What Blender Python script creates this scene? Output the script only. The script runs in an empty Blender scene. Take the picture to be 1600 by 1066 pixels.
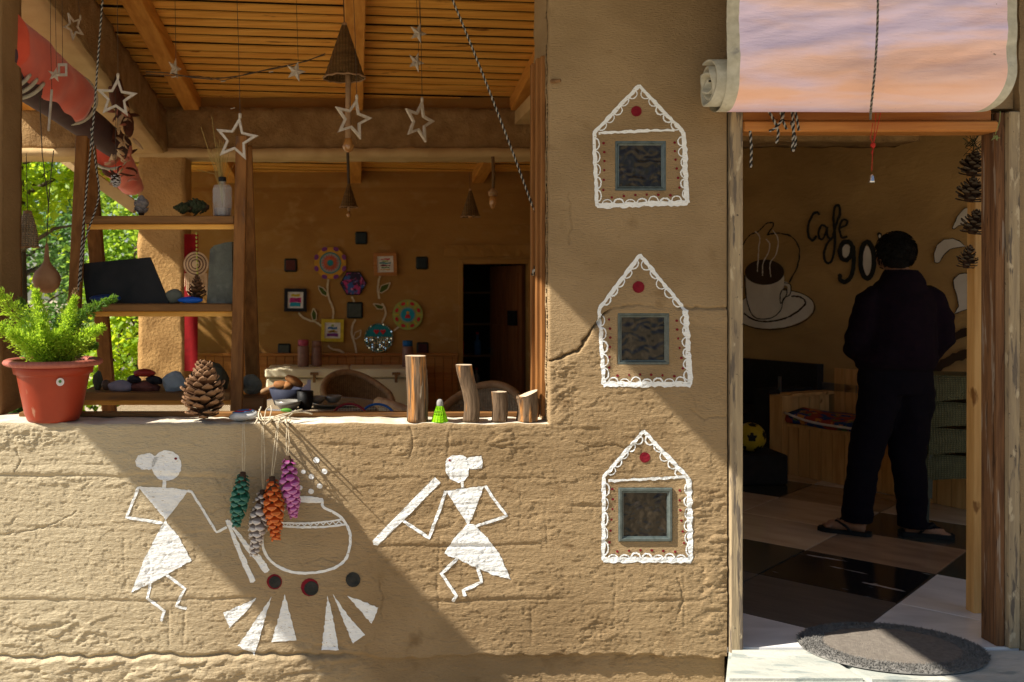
import bpy, bmesh, math, random
import numpy as np
from mathutils import Vector, Matrix, noise as mnoise
from mathutils.geometry import delaunay_2d_cdt

random.seed(7)
SC = bpy.context.scene
COL = SC.collection
R = math.radians

# ------------------------------------------------------------------ camera, sky, sun, exposure
FOC, PX, PY, EYE, DCAM = 1500.0, 555.0, 452.0, 1.39, 3.722
cam_d = bpy.data.cameras.new('camera')
cam_d.sensor_width = 36.0
cam_d.lens = FOC / 1600 * 36
cam_d.shift_x = (800 - PX) / 1600
cam_d.shift_y = -(533 - PY) / 1600
cam_d.clip_start = 0.05
cam_d.clip_end = 500
cam_d.dof.use_dof = True
cam_d.dof.focus_distance = 3.75
cam_d.dof.aperture_fstop = 4.5
cam = bpy.data.objects.new('camera', cam_d)
cam.location = (0, -DCAM, EYE)
cam.rotation_euler = (R(90), 0, 0)
COL.objects.link(cam)
SC.camera = cam

SUN_DIR = Vector((0.69, 0.205, -0.70)).normalized()      # the way the light travels
w = bpy.data.worlds.new('World')
SC.world = w
w.use_nodes = True
nt = w.node_tree
for n in list(nt.nodes):
    nt.nodes.remove(n)
sky = nt.nodes.new('ShaderNodeTexSky')
sky.sky_type = 'NISHITA'
sky.sun_disc = False
sky.sun_elevation = math.asin(-SUN_DIR.z)
sky.sun_rotation = math.atan2(-SUN_DIR.x, -SUN_DIR.y)
bgn = nt.nodes.new('ShaderNodeBackground')
bgn.inputs['Strength'].default_value = 0.056
wo = nt.nodes.new('ShaderNodeOutputWorld')
nt.links.new(sky.outputs[0], bgn.inputs[0])
nt.links.new(bgn.outputs[0], wo.inputs[0])

sun_d = bpy.data.lights.new('sun', 'SUN')
sun_d.energy = 5.0
sun_d.angle = R(0.55)
sun_d.color = (1.0, 0.93, 0.82)
sun = bpy.data.objects.new('sun', sun_d)
sun.rotation_euler = SUN_DIR.to_track_quat('-Z', 'Y').to_euler()
sun.location = (-6, -3, 8)
COL.objects.link(sun)

SC.view_settings.view_transform = 'Standard'
SC.view_settings.look = 'None'
SC.view_settings.exposure = 1.1
SC.view_settings.gamma = 1
SC.view_settings.use_curve_mapping = False
SC.render.engine = 'CYCLES'
SC.cycles.max_bounces = 10
SC.cycles.diffuse_bounces = 6
SC.cycles.glossy_bounces = 4
SC.cycles.transmission_bounces = 8
SC.cycles.transparent_max_bounces = 8
SC.cycles.caustics_reflective = False
SC.cycles.caustics_refractive = False
SC.cycles.use_denoising = True


# ------------------------------------------------------------------ small helpers
def P(px, py, Y):
    """a point of the place from its direction out of the camera and its depth behind the front wall"""
    d = DCAM + Y
    return Vector(((px - PX) * d / FOC, Y, EYE + (PY - py) * d / FOC))


def S(px, Y):
    return px * (DCAM + Y) / FOC


def WXZ(px, py):
    return ((px - PX) / 403.0, EYE + (PY - py) / 403.0)


class MB:
    def __init__(s):
        s.v, s.f, s.m = [], [], []

    def add(s, verts, faces, mi=0):
        o = len(s.v)
        s.v += [tuple(p) for p in verts]
        s.f += [tuple(i + o for i in f) for f in faces]
        s.m += [mi] * len(faces)

    def box(s, lo, hi, M=None, mi=0, bev=0.0):
        x0, y0, z0 = lo
        x1, y1, z1 = hi
        if bev > 0:
            b = min(bev, (x1 - x0) / 2.2, (y1 - y0) / 2.2, (z1 - z0) / 2.2)
            bm = bmesh.new()
            bmesh.ops.create_cube(bm, size=1)
            for q in bm.verts:
                q.co = Vector(((x0 + x1) / 2 + q.co.x * (x1 - x0), (y0 + y1) / 2 + q.co.y * (y1 - y0), (z0 + z1) / 2 + q.co.z * (z1 - z0)))
            bmesh.ops.bevel(bm, geom=list(bm.edges), offset=b, segments=1, affect='EDGES', profile=0.5)
            s.addbm(bm, M, mi)
            return
        v = [Vector(p) for p in ((x0, y0, z0), (x1, y0, z0), (x1, y1, z0), (x0, y1, z0), (x0, y0, z1), (x1, y0, z1), (x1, y1, z1), (x0, y1, z1))]
        if M:
            v = [M @ p for p in v]
        s.add(v, [(0, 3, 2, 1), (4, 5, 6, 7), (0, 1, 5, 4), (1, 2, 6, 5), (2, 3, 7, 6), (3, 0, 4, 7)], mi)

    def addbm(s, bm, M=None, mi=0):
        bm.verts.index_update()
        s.add([(M @ q.co) if M else q.co for q in bm.verts], [[q.index for q in f.verts] for f in bm.faces], mi)
        bm.free()

    def beam(s, a, b, wx, wy, up=(0, 0, 1), mi=0, bev=0.002, w2=None):
        """a straight bar of section wx * wy from a to b"""
        a, b = Vector(a), Vector(b)
        d = b - a
        L = d.length
        z = d.normalized()
        u = Vector(up)
        x = u.cross(z)
        if x.length < 1e-4:
            x = Vector((1, 0, 0)).cross(z)
        x.normalize()
        y = z.cross(x)
        M = Matrix((x, y, z)).transposed().to_4x4()
        M.translation = a
        s.box((-wx / 2, -wy / 2, 0), (wx / 2, wy / 2, L), M, mi, bev)

    def tube(s, pts, r, n=8, mi=0, cap=True, closed=False):
        pts = [Vector(p) for p in pts]
        k = len(pts)
        rr = r if isinstance(r, (list, tuple)) else [r] * k
        t0 = (pts[1] - pts[0]).normalized()
        ref = Vector((0, 0, 1)) if abs(t0.z) < 0.9 else Vector((1, 0, 0))
        x = ref.cross(t0).normalized()
        V, F = [], []
        for i in range(k):
            if closed:
                t = (pts[(i + 1) % k] - pts[i - 1])
            else:
                t = pts[min(i + 1, k - 1)] - pts[max(i - 1, 0)]
            if t.length < 1e-9:
                t = t0.copy()
            t.normalize()
            x = (x - t * x.dot(t))
            if x.length < 1e-6:
                x = Vector((0.3, 0.5, 0.8)).cross(t)
            x.normalize()
            y = t.cross(x)
            for j in range(n):
                a = 2 * math.pi * j / n
                V.append(pts[i] + (x * math.cos(a) + y * math.sin(a)) * rr[i])
        for i in range(k if closed else k - 1):
            i2 = (i + 1) % k
            for j in range(n):
                F.append((i * n + j, i * n + (j + 1) % n, i2 * n + (j + 1) % n, i2 * n + j))
        if cap and not closed:
            F.append(tuple(range(n))[::-1])
            F.append(tuple((k - 1) * n + j for j in range(n)))
        s.add(V, F, mi)

    def lathe(s, prof, n=24, M=None, mi=0, wob=None, cap=True):
        V, F = [], []
        for (r, z) in prof:
            for j in range(n):
                a = 2 * math.pi * j / n
                rr = r * (wob(a, z) if wob else 1)
                q = Vector((rr * math.cos(a), rr * math.sin(a), z))
                V.append(M @ q if M else q)
        for i in range(len(prof) - 1):
            for j in range(n):
                F.append((i * n + j, i * n + (j + 1) % n, (i + 1) * n + (j + 1) % n, (i + 1) * n + j))
        if cap:
            F.append(tuple(range(n))[::-1])
            F.append(tuple((len(prof) - 1) * n + j for j in range(n)))
        s.add(V, F, mi)

    def prism(s, poly, t, M, mi=0):
        """a flat outline (x, y) pushed out t along +z, then placed by M"""
        n = len(poly)
        V = [M @ Vector((p[0], p[1], 0)) for p in poly] + [M @ Vector((p[0], p[1], t)) for p in poly]
        F = [tuple(range(n))[::-1], tuple(range(n, 2 * n))]
        for i in range(n):
            F.append((i, (i + 1) % n, n + (i + 1) % n, n + i))
        s.add(V, F, mi)

    def blob(s, c, dim, seed=0, amp=0.15, freq=2.0, sub=2, M=None, mi=0):
        bm = bmesh.new()
        bmesh.ops.create_icosphere(bm, subdivisions=sub, radius=1)
        c = Vector(c)
        for q in bm.verts:
            k = 1 + amp * mnoise.noise(q.co * freq + Vector((seed * 7.1, seed * 3.3, seed)))
            p = Vector((q.co.x * dim[0], q.co.y * dim[1], q.co.z * dim[2])) * k
            q.co = (M @ p if M else p) + c
        s.addbm(bm, None, mi)

    def build(s, name, mat, parent=None, smooth=False, label=None, kind=None):
        me = bpy.data.meshes.new(name)
        me.from_pydata(s.v, [], s.f)
        mats = mat if isinstance(mat, (list, tuple)) else [mat]
        for q in mats:
            me.materials.append(q)
        if len(mats) > 1:
            me.polygons.foreach_set('material_index', s.m)
        if smooth:
            me.polygons.foreach_set('use_smooth', [True] * len(me.polygons))
        me.update()
        return link(name, me, parent, label, kind)


def link(name, data, parent=None, label=None, kind=None):
    o = bpy.data.objects.new(name, data)
    COL.objects.link(o)
    if parent is not None:
        o.parent = parent
        o.matrix_parent_inverse = Matrix.Translation(-WL[parent.name]) if parent.name in WL else Matrix()
        WL[o.name] = Vector()
    if label:
        o['label'] = label
    if kind:
        o['kind'] = kind
    return o


WL = {}       # where each thing's Empty stands: its parts are modelled in place


def thing(name, label, cat, loc=(0, 0, 0), group=None):
    o = bpy.data.objects.new(name, None)
    o.empty_display_size = 0.05
    COL.objects.link(o)
    o.location = loc
    WL[o.name] = Vector(loc)
    return tag(o, label, cat, group)


def tag(o, label, cat, group=None):
    o['label'] = label
    o['category'] = cat
    if group:
        o['group'] = group
    return o


def struct(name, mb, mat, parent=None, smooth=False):
    return mb.build(name, mat, parent, smooth, kind='structure')


# value noise for whole arrays
def _hash(ix, iy, seed):
    h = (ix.astype(np.int64) * 374761393 + iy.astype(np.int64) * 668265263 + seed * 974711) & 0xFFFFFFFF
    h = ((h ^ (h >> 13)) * 1274126177) & 0xFFFFFFFF
    h = h ^ (h >> 16)
    return (h & 0xFFFFFF) / float(0xFFFFFF)


def vn(x, y, seed=0):
    x = np.asarray(x, float)
    y = np.asarray(y, float)
    ix, iy = np.floor(x), np.floor(y)
    fx, fy = x - ix, y - iy
    fx = fx * fx * (3 - 2 * fx)
    fy = fy * fy * (3 - 2 * fy)
    a, b = _hash(ix, iy, seed), _hash(ix + 1, iy, seed)
    c, d = _hash(ix, iy + 1, seed), _hash(ix + 1, iy + 1, seed)
    return (a * (1 - fx) + b * fx) * (1 - fy) + (c * (1 - fx) + d * fx) * fy


def fbm(x, y, o=4, seed=0, gain=0.5):
    t, a, s = 0, 0.5, 0
    for i in range(o):
        t = t + a * vn(x * 2 ** i, y * 2 ** i, seed + i * 17)
        s += a
        a *= gain
    return t / s


# ------------------------------------------------------------------ materials
def mat(name, col, rough=0.7, col2=None, scale=(6, 6, 6), detail=5, lo=0.35, hi=0.65, bump=0.0, bscale=None, bdist=0.01,
        metal=0.0, spec=0.16, trans=0.0, spots=None, coat=0.0, sheen=0.0, sheen_col=None, subs=None, rvar=0.0, extra=None, transl=None, ior=None):
    m = bpy.data.materials.new(name)
    m.use_nodes = True
    t = m.node_tree
    b = t.nodes['Principled BSDF']
    L = t.links.new
    b.inputs['Base Color'].default_value = (*col, 1)
    b.inputs['Roughness'].default_value = rough
    b.inputs['Metallic'].default_value = metal
    b.inputs['Specular IOR Level'].default_value = spec
    b.inputs['Transmission Weight'].default_value = trans
    b.inputs['Coat Weight'].default_value = coat
    if ior:
        b.inputs['IOR'].default_value = ior
    if sheen:
        b.inputs['Sheen Weight'].default_value = sheen
        if sheen_col:
            b.inputs['Sheen Tint'].default_value = (*sheen_col, 1)
    tc = t.nodes.new('ShaderNodeTexCoord')

    def tex(sc, det, dist=0.0, ro=0.55):
        mp = t.nodes.new('ShaderNodeMapping')
        mp.inputs['Scale'].default_value = sc
        nz = t.nodes.new('ShaderNodeTexNoise')
        nz.inputs['Scale'].default_value = 1
        nz.inputs['Detail'].default_value = det
        nz.inputs['Roughness'].default_value = ro
        nz.inputs['Distortion'].default_value = dist
        L(tc.outputs['Object'], mp.inputs[0])
        L(mp.outputs[0], nz.inputs['Vector'])
        return nz.outputs[0]

    def ramp(src, a, c):
        r = t.nodes.new('ShaderNodeMapRange')
        r.inputs[1].default_value = a
        r.inputs[2].default_value = c
        L(src, r.inputs[0])
        return r.outputs[0]

    def mix(fac, a, c):
        x = t.nodes.new('ShaderNodeMix')
        x.data_type = 'RGBA'
        L(fac, x.inputs[0])
        for s, q in ((6, a), (7, c)):
            if isinstance(q, tuple):
                x.inputs[s].default_value = (*q, 1)
            else:
                L(q, x.inputs[s])
        return x.outputs[2]
    cur = col
    if col2:
        cur = mix(ramp(tex(scale, detail, 0.3), lo, hi), col, col2)
    for (sc, c3, a, d) in (spots or []):
        cur = mix(ramp(tex(sc, 4, 0.2), a, d), cur, c3)
    if not isinstance(cur, tuple):
        L(cur, b.inputs['Base Color'])
    if rvar:
        q = t.nodes.new('ShaderNodeMapRange')
        q.inputs[3].default_value = max(0.03, rough - rvar)
        q.inputs[4].default_value = min(1, rough + rvar)
        L(tex(tuple(v * 1.7 for v in scale), 4), q.inputs[0])
        L(q.outputs[0], b.inputs['Roughness'])
    if bump:
        bn = t.nodes.new('ShaderNodeBump')
        bn.inputs['Strength'].default_value = bump
        bn.inputs['Distance'].default_value = bdist
        L(tex(bscale or tuple(v * 4 for v in scale), 6, 0, 0.65), bn.inputs['Height'])
        L(bn.outputs[0], b.inputs['Normal'])
    if transl:
        tr = t.nodes.new('ShaderNodeBsdfTranslucent')
        tr.inputs[0].default_value = (*transl[0], 1)
        mx = t.nodes.new('ShaderNodeMixShader')
        mx.inputs[0].default_value = transl[1]
        L(b.outputs[0], mx.inputs[1])
        L(tr.outputs[0], mx.inputs[2])
        L(mx.outputs[0], t.nodes['Material Output'].inputs[0])
    if extra:
        extra(t, b, tc)
    return m


def weave(su, sv, strength=1.0, dist=0.004, axis=('X', 'Z')):
    """basketwork relief: crossed sine bands"""
    def f(t, b, tc):
        L = t.links.new
        outs = []
        for ax, sc in ((axis[0], su), (axis[1], sv)):
            wv = t.nodes.new('ShaderNodeTexWave')
            wv.wave_type = 'BANDS'
            wv.bands_direction = ax
            wv.inputs['Scale'].default_value = sc
            wv.inputs['Distortion'].default_value = 0.6
            wv.inputs['Detail'].default_value = 1
            L(tc.outputs['Object'], wv.inputs['Vector'])
            outs.append(wv.outputs[1])
        mm = t.nodes.new('ShaderNodeMath')
        mm.operation = 'MULTIPLY'
        L(outs[0], mm.inputs[0])
        L(outs[1], mm.inputs[1])
        bn = t.nodes.new('ShaderNodeBump')
        bn.inputs['Strength'].default_value = strength
        bn.inputs['Distance'].default_value = dist
        L(mm.outputs[0], bn.inputs['Height'])
        L(bn.outputs[0], b.inputs['Normal'])
        old = b.inputs['Base Color']
        x = t.nodes.new('ShaderNodeMix')
        x.data_type = 'RGBA'
        x.blend_type = 'MULTIPLY'
        x.inputs[0].default_value = 1
        rr = t.nodes.new('ShaderNodeMapRange')
        rr.inputs[3].default_value = 0.45
        rr.inputs[4].default_value = 1.0
        L(mm.outputs[0], rr.inputs[0])
        if old.is_linked:
            L(old.links[0].from_socket, x.inputs[6])
        else:
            x.inputs[6].default_value = old.default_value
        L(rr.outputs[0], x.inputs[7])
        L(x.outputs[2], old)
    return f


MUD = (0.325, 0.228, 0.124)


def paler_end(t, b, tc):
    """the open end of the wall, mixed paler along its length with a noisy edge"""
    L = t.links.new
    sx = t.nodes.new('ShaderNodeSeparateXYZ')
    L(tc.outputs['Object'], sx.inputs[0])
    nz = t.nodes.new('ShaderNodeTexNoise')
    nz.inputs['Scale'].default_value = 1.6
    nz.inputs['Detail'].default_value = 6
    L(tc.outputs['Object'], nz.inputs['Vector'])
    m1 = t.nodes.new('ShaderNodeMath')
    m1.operation = 'MULTIPLY_ADD'
    L(nz.outputs[0], m1.inputs[0])
    m1.inputs[1].default_value = -1.5
    m1.inputs[2].default_value = 0.75
    m2 = t.nodes.new('ShaderNodeMath')
    L(sx.outputs[0], m2.inputs[0])
    L(m1.outputs[0], m2.inputs[1])
    r = t.nodes.new('ShaderNodeMapRange')
    r.inputs[1].default_value = 0.05
    r.inputs[2].default_value = -1.0
    r.inputs[4].default_value = 0.95
    L(m2.outputs[0], r.inputs[0])
    x = t.nodes.new('ShaderNodeMix')
    x.data_type = 'RGBA'
    L(r.outputs[0], x.inputs[0])
    L(b.inputs['Base Color'].links[0].from_socket, x.inputs[6])
    x.inputs[7].default_value = (0.50, 0.42, 0.28, 1)
    L(x.outputs[2], b.inputs['Base Color'])


M = {}
M['mud'] = mat('mud_plaster', MUD, 0.92, (0.258, 0.177, 0.093), (2.2, 2.2, 3.5), 6, 0.4, 0.62, bump=1.0, bscale=(60, 60, 190), bdist=0.0085, spec=0.1, extra=paler_end,
               spots=[((1.3, 1.3, 0.9), (0.32, 0.225, 0.122), 0.53, 0.58), ((7, 7, 9), (0.215, 0.14, 0.07), 0.6, 0.75)])
M['mud_dark'] = mat('brown_mud_plaster', (0.35, 0.185, 0.055), 0.95, (0.28, 0.14, 0.04), (1.5, 1.5, 3), 6, bump=0.45, bscale=(30, 30, 60), bdist=0.008, spec=0.1,
                    spots=[((5, 5, 8), (0.36, 0.205, 0.075), 0.55, 0.7)])
M['mud_rough'] = mat('rough_straw_mud', (0.36, 0.23, 0.105), 0.97, (0.25, 0.15, 0.065), (9, 9, 9), 8, bump=1.0, bscale=(50, 50, 50), bdist=0.02, spec=0.1)
M['plaster_beam'] = mat('smooth_beam_plaster', (0.55, 0.40, 0.21), 0.9, (0.45, 0.31, 0.15), (4, 4, 4), 5, bump=0.4, bdist=0.01, spec=0.1)
M['slate_mud'] = mat('cafe_wall_plaster', (0.52, 0.335, 0.135), 0.9, (0.38, 0.24, 0.095), (1.2, 1.2, 2.2), 7, 0.35, 0.65, bump=0.6, bscale=(12, 12, 25), bdist=0.02, spec=0.15)


def wood(name, c, c2, sc, rough=0.5, bump=0.25, spots=None, **k):
    return mat(name, c, rough, c2, sc, 6, 0.38, 0.64, bump=bump, bscale=tuple(v * 2.5 for v in sc), bdist=0.004, spots=spots, rvar=0.1, **k)


M['pine_x'] = wood('varnished_pine_along', (0.86, 0.46, 0.10), (0.68, 0.31, 0.055), (2.5, 28, 28), 0.4, spots=[((3, 14, 14), (0.25, 0.09, 0.02), 0.66, 0.72)])
M['pine_y'] = wood('varnished_pine_deep', (0.66, 0.32, 0.075), (0.50, 0.21, 0.04), (28, 2.5, 28), 0.4)
M['pine_z'] = wood('pale_pine_upright', (0.68, 0.40, 0.15), (0.54, 0.29, 0.095), (30, 30, 2.5), 0.5, spots=[((9, 9, 5), (0.25, 0.11, 0.03), 0.68, 0.73)])
M['teak_z'] = wood('brown_board_upright', (0.25, 0.108, 0.030), (0.15, 0.060, 0.016), (35, 35, 3), 0.6, spots=[((12, 12, 5), (0.12, 0.06, 0.03), 0.66, 0.72)])
M['teak_x'] = wood('brown_board_along', (0.24, 0.115, 0.036), (0.13, 0.060, 0.019), (3, 40, 40), 0.6, spots=[((4, 20, 20), (0.10, 0.055, 0.03), 0.62, 0.7)])
M['lintel'] = wood('dark_varnished_lintel', (0.33, 0.13, 0.035), (0.22, 0.075, 0.02), (2, 40, 40), 0.3)
M['lintel_lo'] = wood('orange_varnished_lintel', (0.45, 0.19, 0.05), (0.33, 0.12, 0.03), (2, 40, 40), 0.3)
M['weathered'] = wood('weathered_painted_timber', (0.36, 0.28, 0.17), (0.24, 0.185, 0.12), (45, 45, 4), 0.9, 1.0, spots=[((40, 40, 5), (0.13, 0.105, 0.08), 0.56, 0.62), ((24, 24, 9), (0.44, 0.36, 0.24), 0.6, 0.65), ((60, 60, 30), (0.10, 0.08, 0.06), 0.66, 0.7)])
M['jamb'] = wood('bare_reddish_timber', (0.20, 0.10, 0.045), (0.10, 0.048, 0.024), (60, 60, 3), 0.8, 0.9, spots=[((40, 40, 3), (0.27, 0.21, 0.16), 0.60, 0.66), ((50, 50, 5), (0.06, 0.03, 0.016), 0.62, 0.68)])
M['old_wood'] = wood('dark_old_board', (0.26, 0.14, 0.06), (0.15, 0.08, 0.035), (3, 30, 30), 0.7)
M['bark_z'] = wood('split_log_wood', (0.15, 0.10, 0.06), (0.075, 0.048, 0.028), (60, 60, 5), 0.85, 1.0, spots=[((30, 30, 3), (0.36, 0.16, 0.045), 0.55, 0.63), ((60, 60, 6), (0.05, 0.032, 0.02), 0.58, 0.66), ((40, 40, 8), (0.34, 0.27, 0.19), 0.64, 0.7)])
M['log_end'] = mat('sawn_log_end', (0.62, 0.5, 0.36), 0.8, (0.5, 0.37, 0.24), (60, 60, 60), 4, bump=0.3)
M['door_wood'] = wood('red_brown_door', (0.22, 0.085, 0.03), (0.15, 0.055, 0.02), (30, 30, 2.5), 0.45)
M['white_paint'] = mat('white_limewash', (0.80, 0.82, 0.82), 0.85, (0.72, 0.74, 0.74), (25, 25, 60), 5, bump=0.9, bscale=(55, 55, 210), bdist=0.005, spec=0.2,
                       spots=[((70, 70, 190), (0.40, 0.32, 0.21), 0.645, 0.69)])
M['red_paint'] = mat('dark_red_paint', (0.13, 0.004, 0.012), 0.8, (0.17, 0.008, 0.016), (30, 30, 30), 4, bump=0.3)
M['black_paint'] = mat('black_paint', (0.018, 0.02, 0.018), 0.75, (0.03, 0.03, 0.028), (30, 30, 30), 4, bump=0.3)
M['grey_paint'] = mat('pale_grey_paint', (0.80, 0.76, 0.68), 0.85, (0.68, 0.63, 0.55), (5, 5, 5), 5)
M['brown_paint'] = mat('dark_brown_paint', (0.07, 0.045, 0.025), 0.8, (0.05, 0.03, 0.02), (6, 6, 6), 4)
M['glass_block'] = mat('teal_glass_block', (0.05, 0.066, 0.062), 0.14, (0.085, 0.105, 0.10), (40, 40, 40), 3, spec=0.4)
M['glass_pane'] = mat('wavy_dark_glass', (0.014, 0.010, 0.006), 0.07, (0.045, 0.034, 0.022), (34, 34, 26), 3, 0.5, 0.72, spec=0.3)
M['mortar'] = mat('grey_mortar', (0.30, 0.24, 0.16), 0.95, (0.22, 0.17, 0.11), (40, 40, 40), 4, bump=0.5)
M['stone'] = mat('pale_flagstone', (0.50, 0.49, 0.43), 0.55, (0.36, 0.38, 0.34), (3, 8, 4), 8, 0.4, 0.6, bump=0.6, bscale=(14, 30, 14), bdist=0.01,
                 spots=[((6, 16, 6), (0.28, 0.31, 0.29), 0.58, 0.64)])
M['ground'] = mat('dry_earth', (0.48, 0.40, 0.29), 0.95, (0.40, 0.33, 0.23), (1.5, 1.5, 1.5), 8, bump=0.8, bscale=(9, 9, 9), bdist=0.05)
M['floor_dirt'] = mat('veranda_floor_mud', (0.26, 0.2, 0.13), 0.8, (0.2, 0.15, 0.1), (2, 2, 2), 6, bump=0.4)
M['terracotta'] = mat('terracotta_plastic', (0.29, 0.034, 0.011), 0.42, (0.24, 0.028, 0.009), (6, 6, 6), 4, spec=0.3, rvar=0.1, spots=[((22, 22, 9), (0.36, 0.16, 0.10), 0.66, 0.74)])
M['soil'] = mat('potting_soil', (0.04, 0.025, 0.015), 0.95, (0.08, 0.05, 0.03), (50, 50, 50), 4, bump=1, bscale=(80, 80, 80), bdist=0.01)
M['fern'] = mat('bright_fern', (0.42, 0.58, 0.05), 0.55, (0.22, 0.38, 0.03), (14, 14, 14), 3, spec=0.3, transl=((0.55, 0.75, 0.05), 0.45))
M['fern_dark'] = mat('shaded_fern', (0.12, 0.24, 0.03), 0.6, (0.07, 0.15, 0.02), (14, 14, 14), 3, spec=0.3, transl=((0.2, 0.36, 0.03), 0.4))  # darker copy for the back fronds: shade put into the colour
M['fern_stem'] = mat('fern_stem', (0.14, 0.20, 0.03), 0.6)
for i, (a, b2, tl) in enumerate((((0.28, 0.42, 0.025), (0.14, 0.28, 0.012), (0.70, 0.85, 0.04)), ((0.07, 0.15, 0.03), (0.04, 0.10, 0.02), (0.15, 0.30, 0.06)), ((0.19, 0.33, 0.03), (0.09, 0.20, 0.02), (0.50, 0.68, 0.06)))):
    M['leaf%d' % i] = mat('leaf_green_%d' % i, a, 0.5, b2, (3, 3, 3), 3, spec=0.4, transl=(tl, 0.5))
M['trunk'] = mat('tree_bark', (0.10, 0.075, 0.05), 0.95, (0.06, 0.045, 0.03), (10, 10, 3), 5, bump=0.8)
M['cone_brown'] = mat('pine_cone_scale', (0.14, 0.068, 0.032), 0.7, (0.08, 0.038, 0.019), (60, 60, 60), 3, spots=[((25, 25, 25), (0.24, 0.14, 0.08), 0.6, 0.68)])
M['cone_tip'] = mat('pine_cone_tip', (0.29, 0.165, 0.09), 0.75, (0.16, 0.088, 0.046), (60, 60, 60), 3)
M['cone_core'] = mat('pine_cone_core', (0.055, 0.03, 0.018), 0.9)
M['cone_green'] = mat('green_painted_cone', (0.015, 0.11, 0.065), 0.5, (0.01, 0.07, 0.045), (60, 60, 60), 3)
M['cone_silver'] = mat('grey_painted_cone', (0.34, 0.29, 0.25), 0.5, (0.20, 0.15, 0.13), (60, 60, 60), 3)
M['cone_orange'] = mat('orange_painted_cone', (0.52, 0.085, 0.01), 0.5, (0.38, 0.05, 0.01), (60, 60, 60), 3)
M['cone_pink'] = mat('magenta_painted_cone', (0.44, 0.07, 0.27), 0.5, (0.30, 0.04, 0.20), (60, 60, 60), 3, spots=[((60, 60, 60), (0.62, 0.33, 0.5), 0.6, 0.68)])
for k_, c_ in (('cone_green', (0.05, 0.20, 0.14)), ('cone_silver', (0.66, 0.60, 0.54)), ('cone_orange', (0.70, 0.17, 0.02)), ('cone_pink', (0.62, 0.22, 0.46))):
    M[k_ + '_tip'] = mat(k_ + '_worn_tip', c_, 0.45, tuple(v * 0.6 for v in c_), (70, 70, 70), 3, spec=0.5)
M['cone_grey'] = mat('weathered_grey_cone', (0.26, 0.24, 0.24), 0.7, (0.14, 0.12, 0.12), (60, 60, 60), 3)
M['cone_black'] = mat('dark_green_cone', (0.03, 0.045, 0.02), 0.75, (0.05, 0.05, 0.025), (60, 60, 60), 3)
M['cord'] = mat('pale_cord', (0.55, 0.47, 0.34), 0.9, (0.42, 0.36, 0.25), (80, 80, 80), 3)
M['wire'] = mat('dark_thin_wire', (0.06, 0.045, 0.03), 0.5)
M['rope_w'] = mat('white_rope_strand', (0.30, 0.28, 0.24), 0.9)
M['rope_k'] = mat('black_rope_strand', (0.02, 0.018, 0.016), 0.9)
M['star'] = mat('frosted_star_tube', (0.62, 0.55, 0.45), 0.3, (0.45, 0.38, 0.3), (60, 60, 60), 3, spec=0.6, transl=((0.5, 0.42, 0.3), 0.3))
M['wicker'] = mat('brown_wicker', (0.42, 0.25, 0.11), 0.7, (0.30, 0.17, 0.075), (30, 30, 30), 3, extra=weave(18, 24, 1.0, 0.006))
M['wicker_lamp'] = mat('cane_basketwork', (0.26, 0.145, 0.05), 0.6, (0.16, 0.085, 0.03), (12, 12, 50), 4, extra=weave(20, 40, 1.0, 0.005))
M['wicker_pale'] = mat('pale_wicker', (0.55, 0.43, 0.28), 0.7, (0.42, 0.32, 0.20), (30, 30, 30), 3, extra=weave(26, 30, 1.0, 0.006))
M['wicker_green'] = mat('olive_wicker', (0.20, 0.19, 0.09), 0.55, (0.15, 0.14, 0.065), (20, 20, 20), 3, extra=weave(22, 26, 1.0, 0.006))
M['cane'] = mat('cane_rim', (0.34, 0.21, 0.11), 0.5, (0.24, 0.14, 0.075), (20, 20, 20), 3)
M['freezer'] = mat('cream_enamel', (0.80, 0.72, 0.50), 0.4, (0.72, 0.62, 0.42), (3, 3, 3), 5, spots=[((6, 6, 6), (0.42, 0.3, 0.15), 0.64, 0.72)])
M['rust'] = mat('rusty_hinge', (0.3, 0.17, 0.07), 0.7, (0.2, 0.1, 0.04), (40, 40, 40), 3)
M['ceramic'] = mat('grey_ceramic', (0.20, 0.19, 0.165), 0.3, spec=0.5)
M['black_plastic'] = mat('black_plastic', (0.008, 0.008, 0.008), 0.6, spec=0.2)
M['dark_fabric'] = mat('dark_hoodie_cloth', (0.0075, 0.003, 0.0075), 0.95, (0.005, 0.0025, 0.006), (30, 30, 30), 3, bump=0.4, bscale=(9, 9, 14), bdist=0.03, spec=0.1)
M['trouser'] = mat('dark_trouser_cloth', (0.005, 0.0035, 0.007), 0.95, (0.004, 0.003, 0.006), (20, 20, 20), 3, bump=0.5, bscale=(8, 8, 5), bdist=0.03, spec=0.1)
M['skin'] = mat('brown_skin', (0.30, 0.16, 0.09), 0.55, (0.26, 0.13, 0.075), (20, 20, 20), 3)
M['hair'] = mat('black_hair', (0.004, 0.0035, 0.003), 0.7, (0.006, 0.005, 0.004), (90, 90, 20), 3, spec=0.15, bump=0.5, bscale=(160, 160, 40), bdist=0.006)
M['blind_red'] = mat('red_canvas', (0.64, 0.09, 0.045), 0.75, (0.54, 0.065, 0.035), (6, 6, 6), 4, sheen=0.3, bump=0.2, bscale=(200, 200, 200), bdist=0.002)
M['blind_purple'] = mat('faded_purple_canvas', (0.085, 0.05, 0.055), 0.8, (0.06, 0.036, 0.04), (5, 5, 5), 4)
M['trim'] = mat('off_white_canvas_trim', (0.52, 0.50, 0.41), 0.9, (0.40, 0.38, 0.30), (30, 30, 30), 4, bump=0.4, bscale=(300, 300, 300), bdist=0.002, spots=[((12, 12, 12), (0.30, 0.29, 0.26), 0.62, 0.7)])
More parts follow.
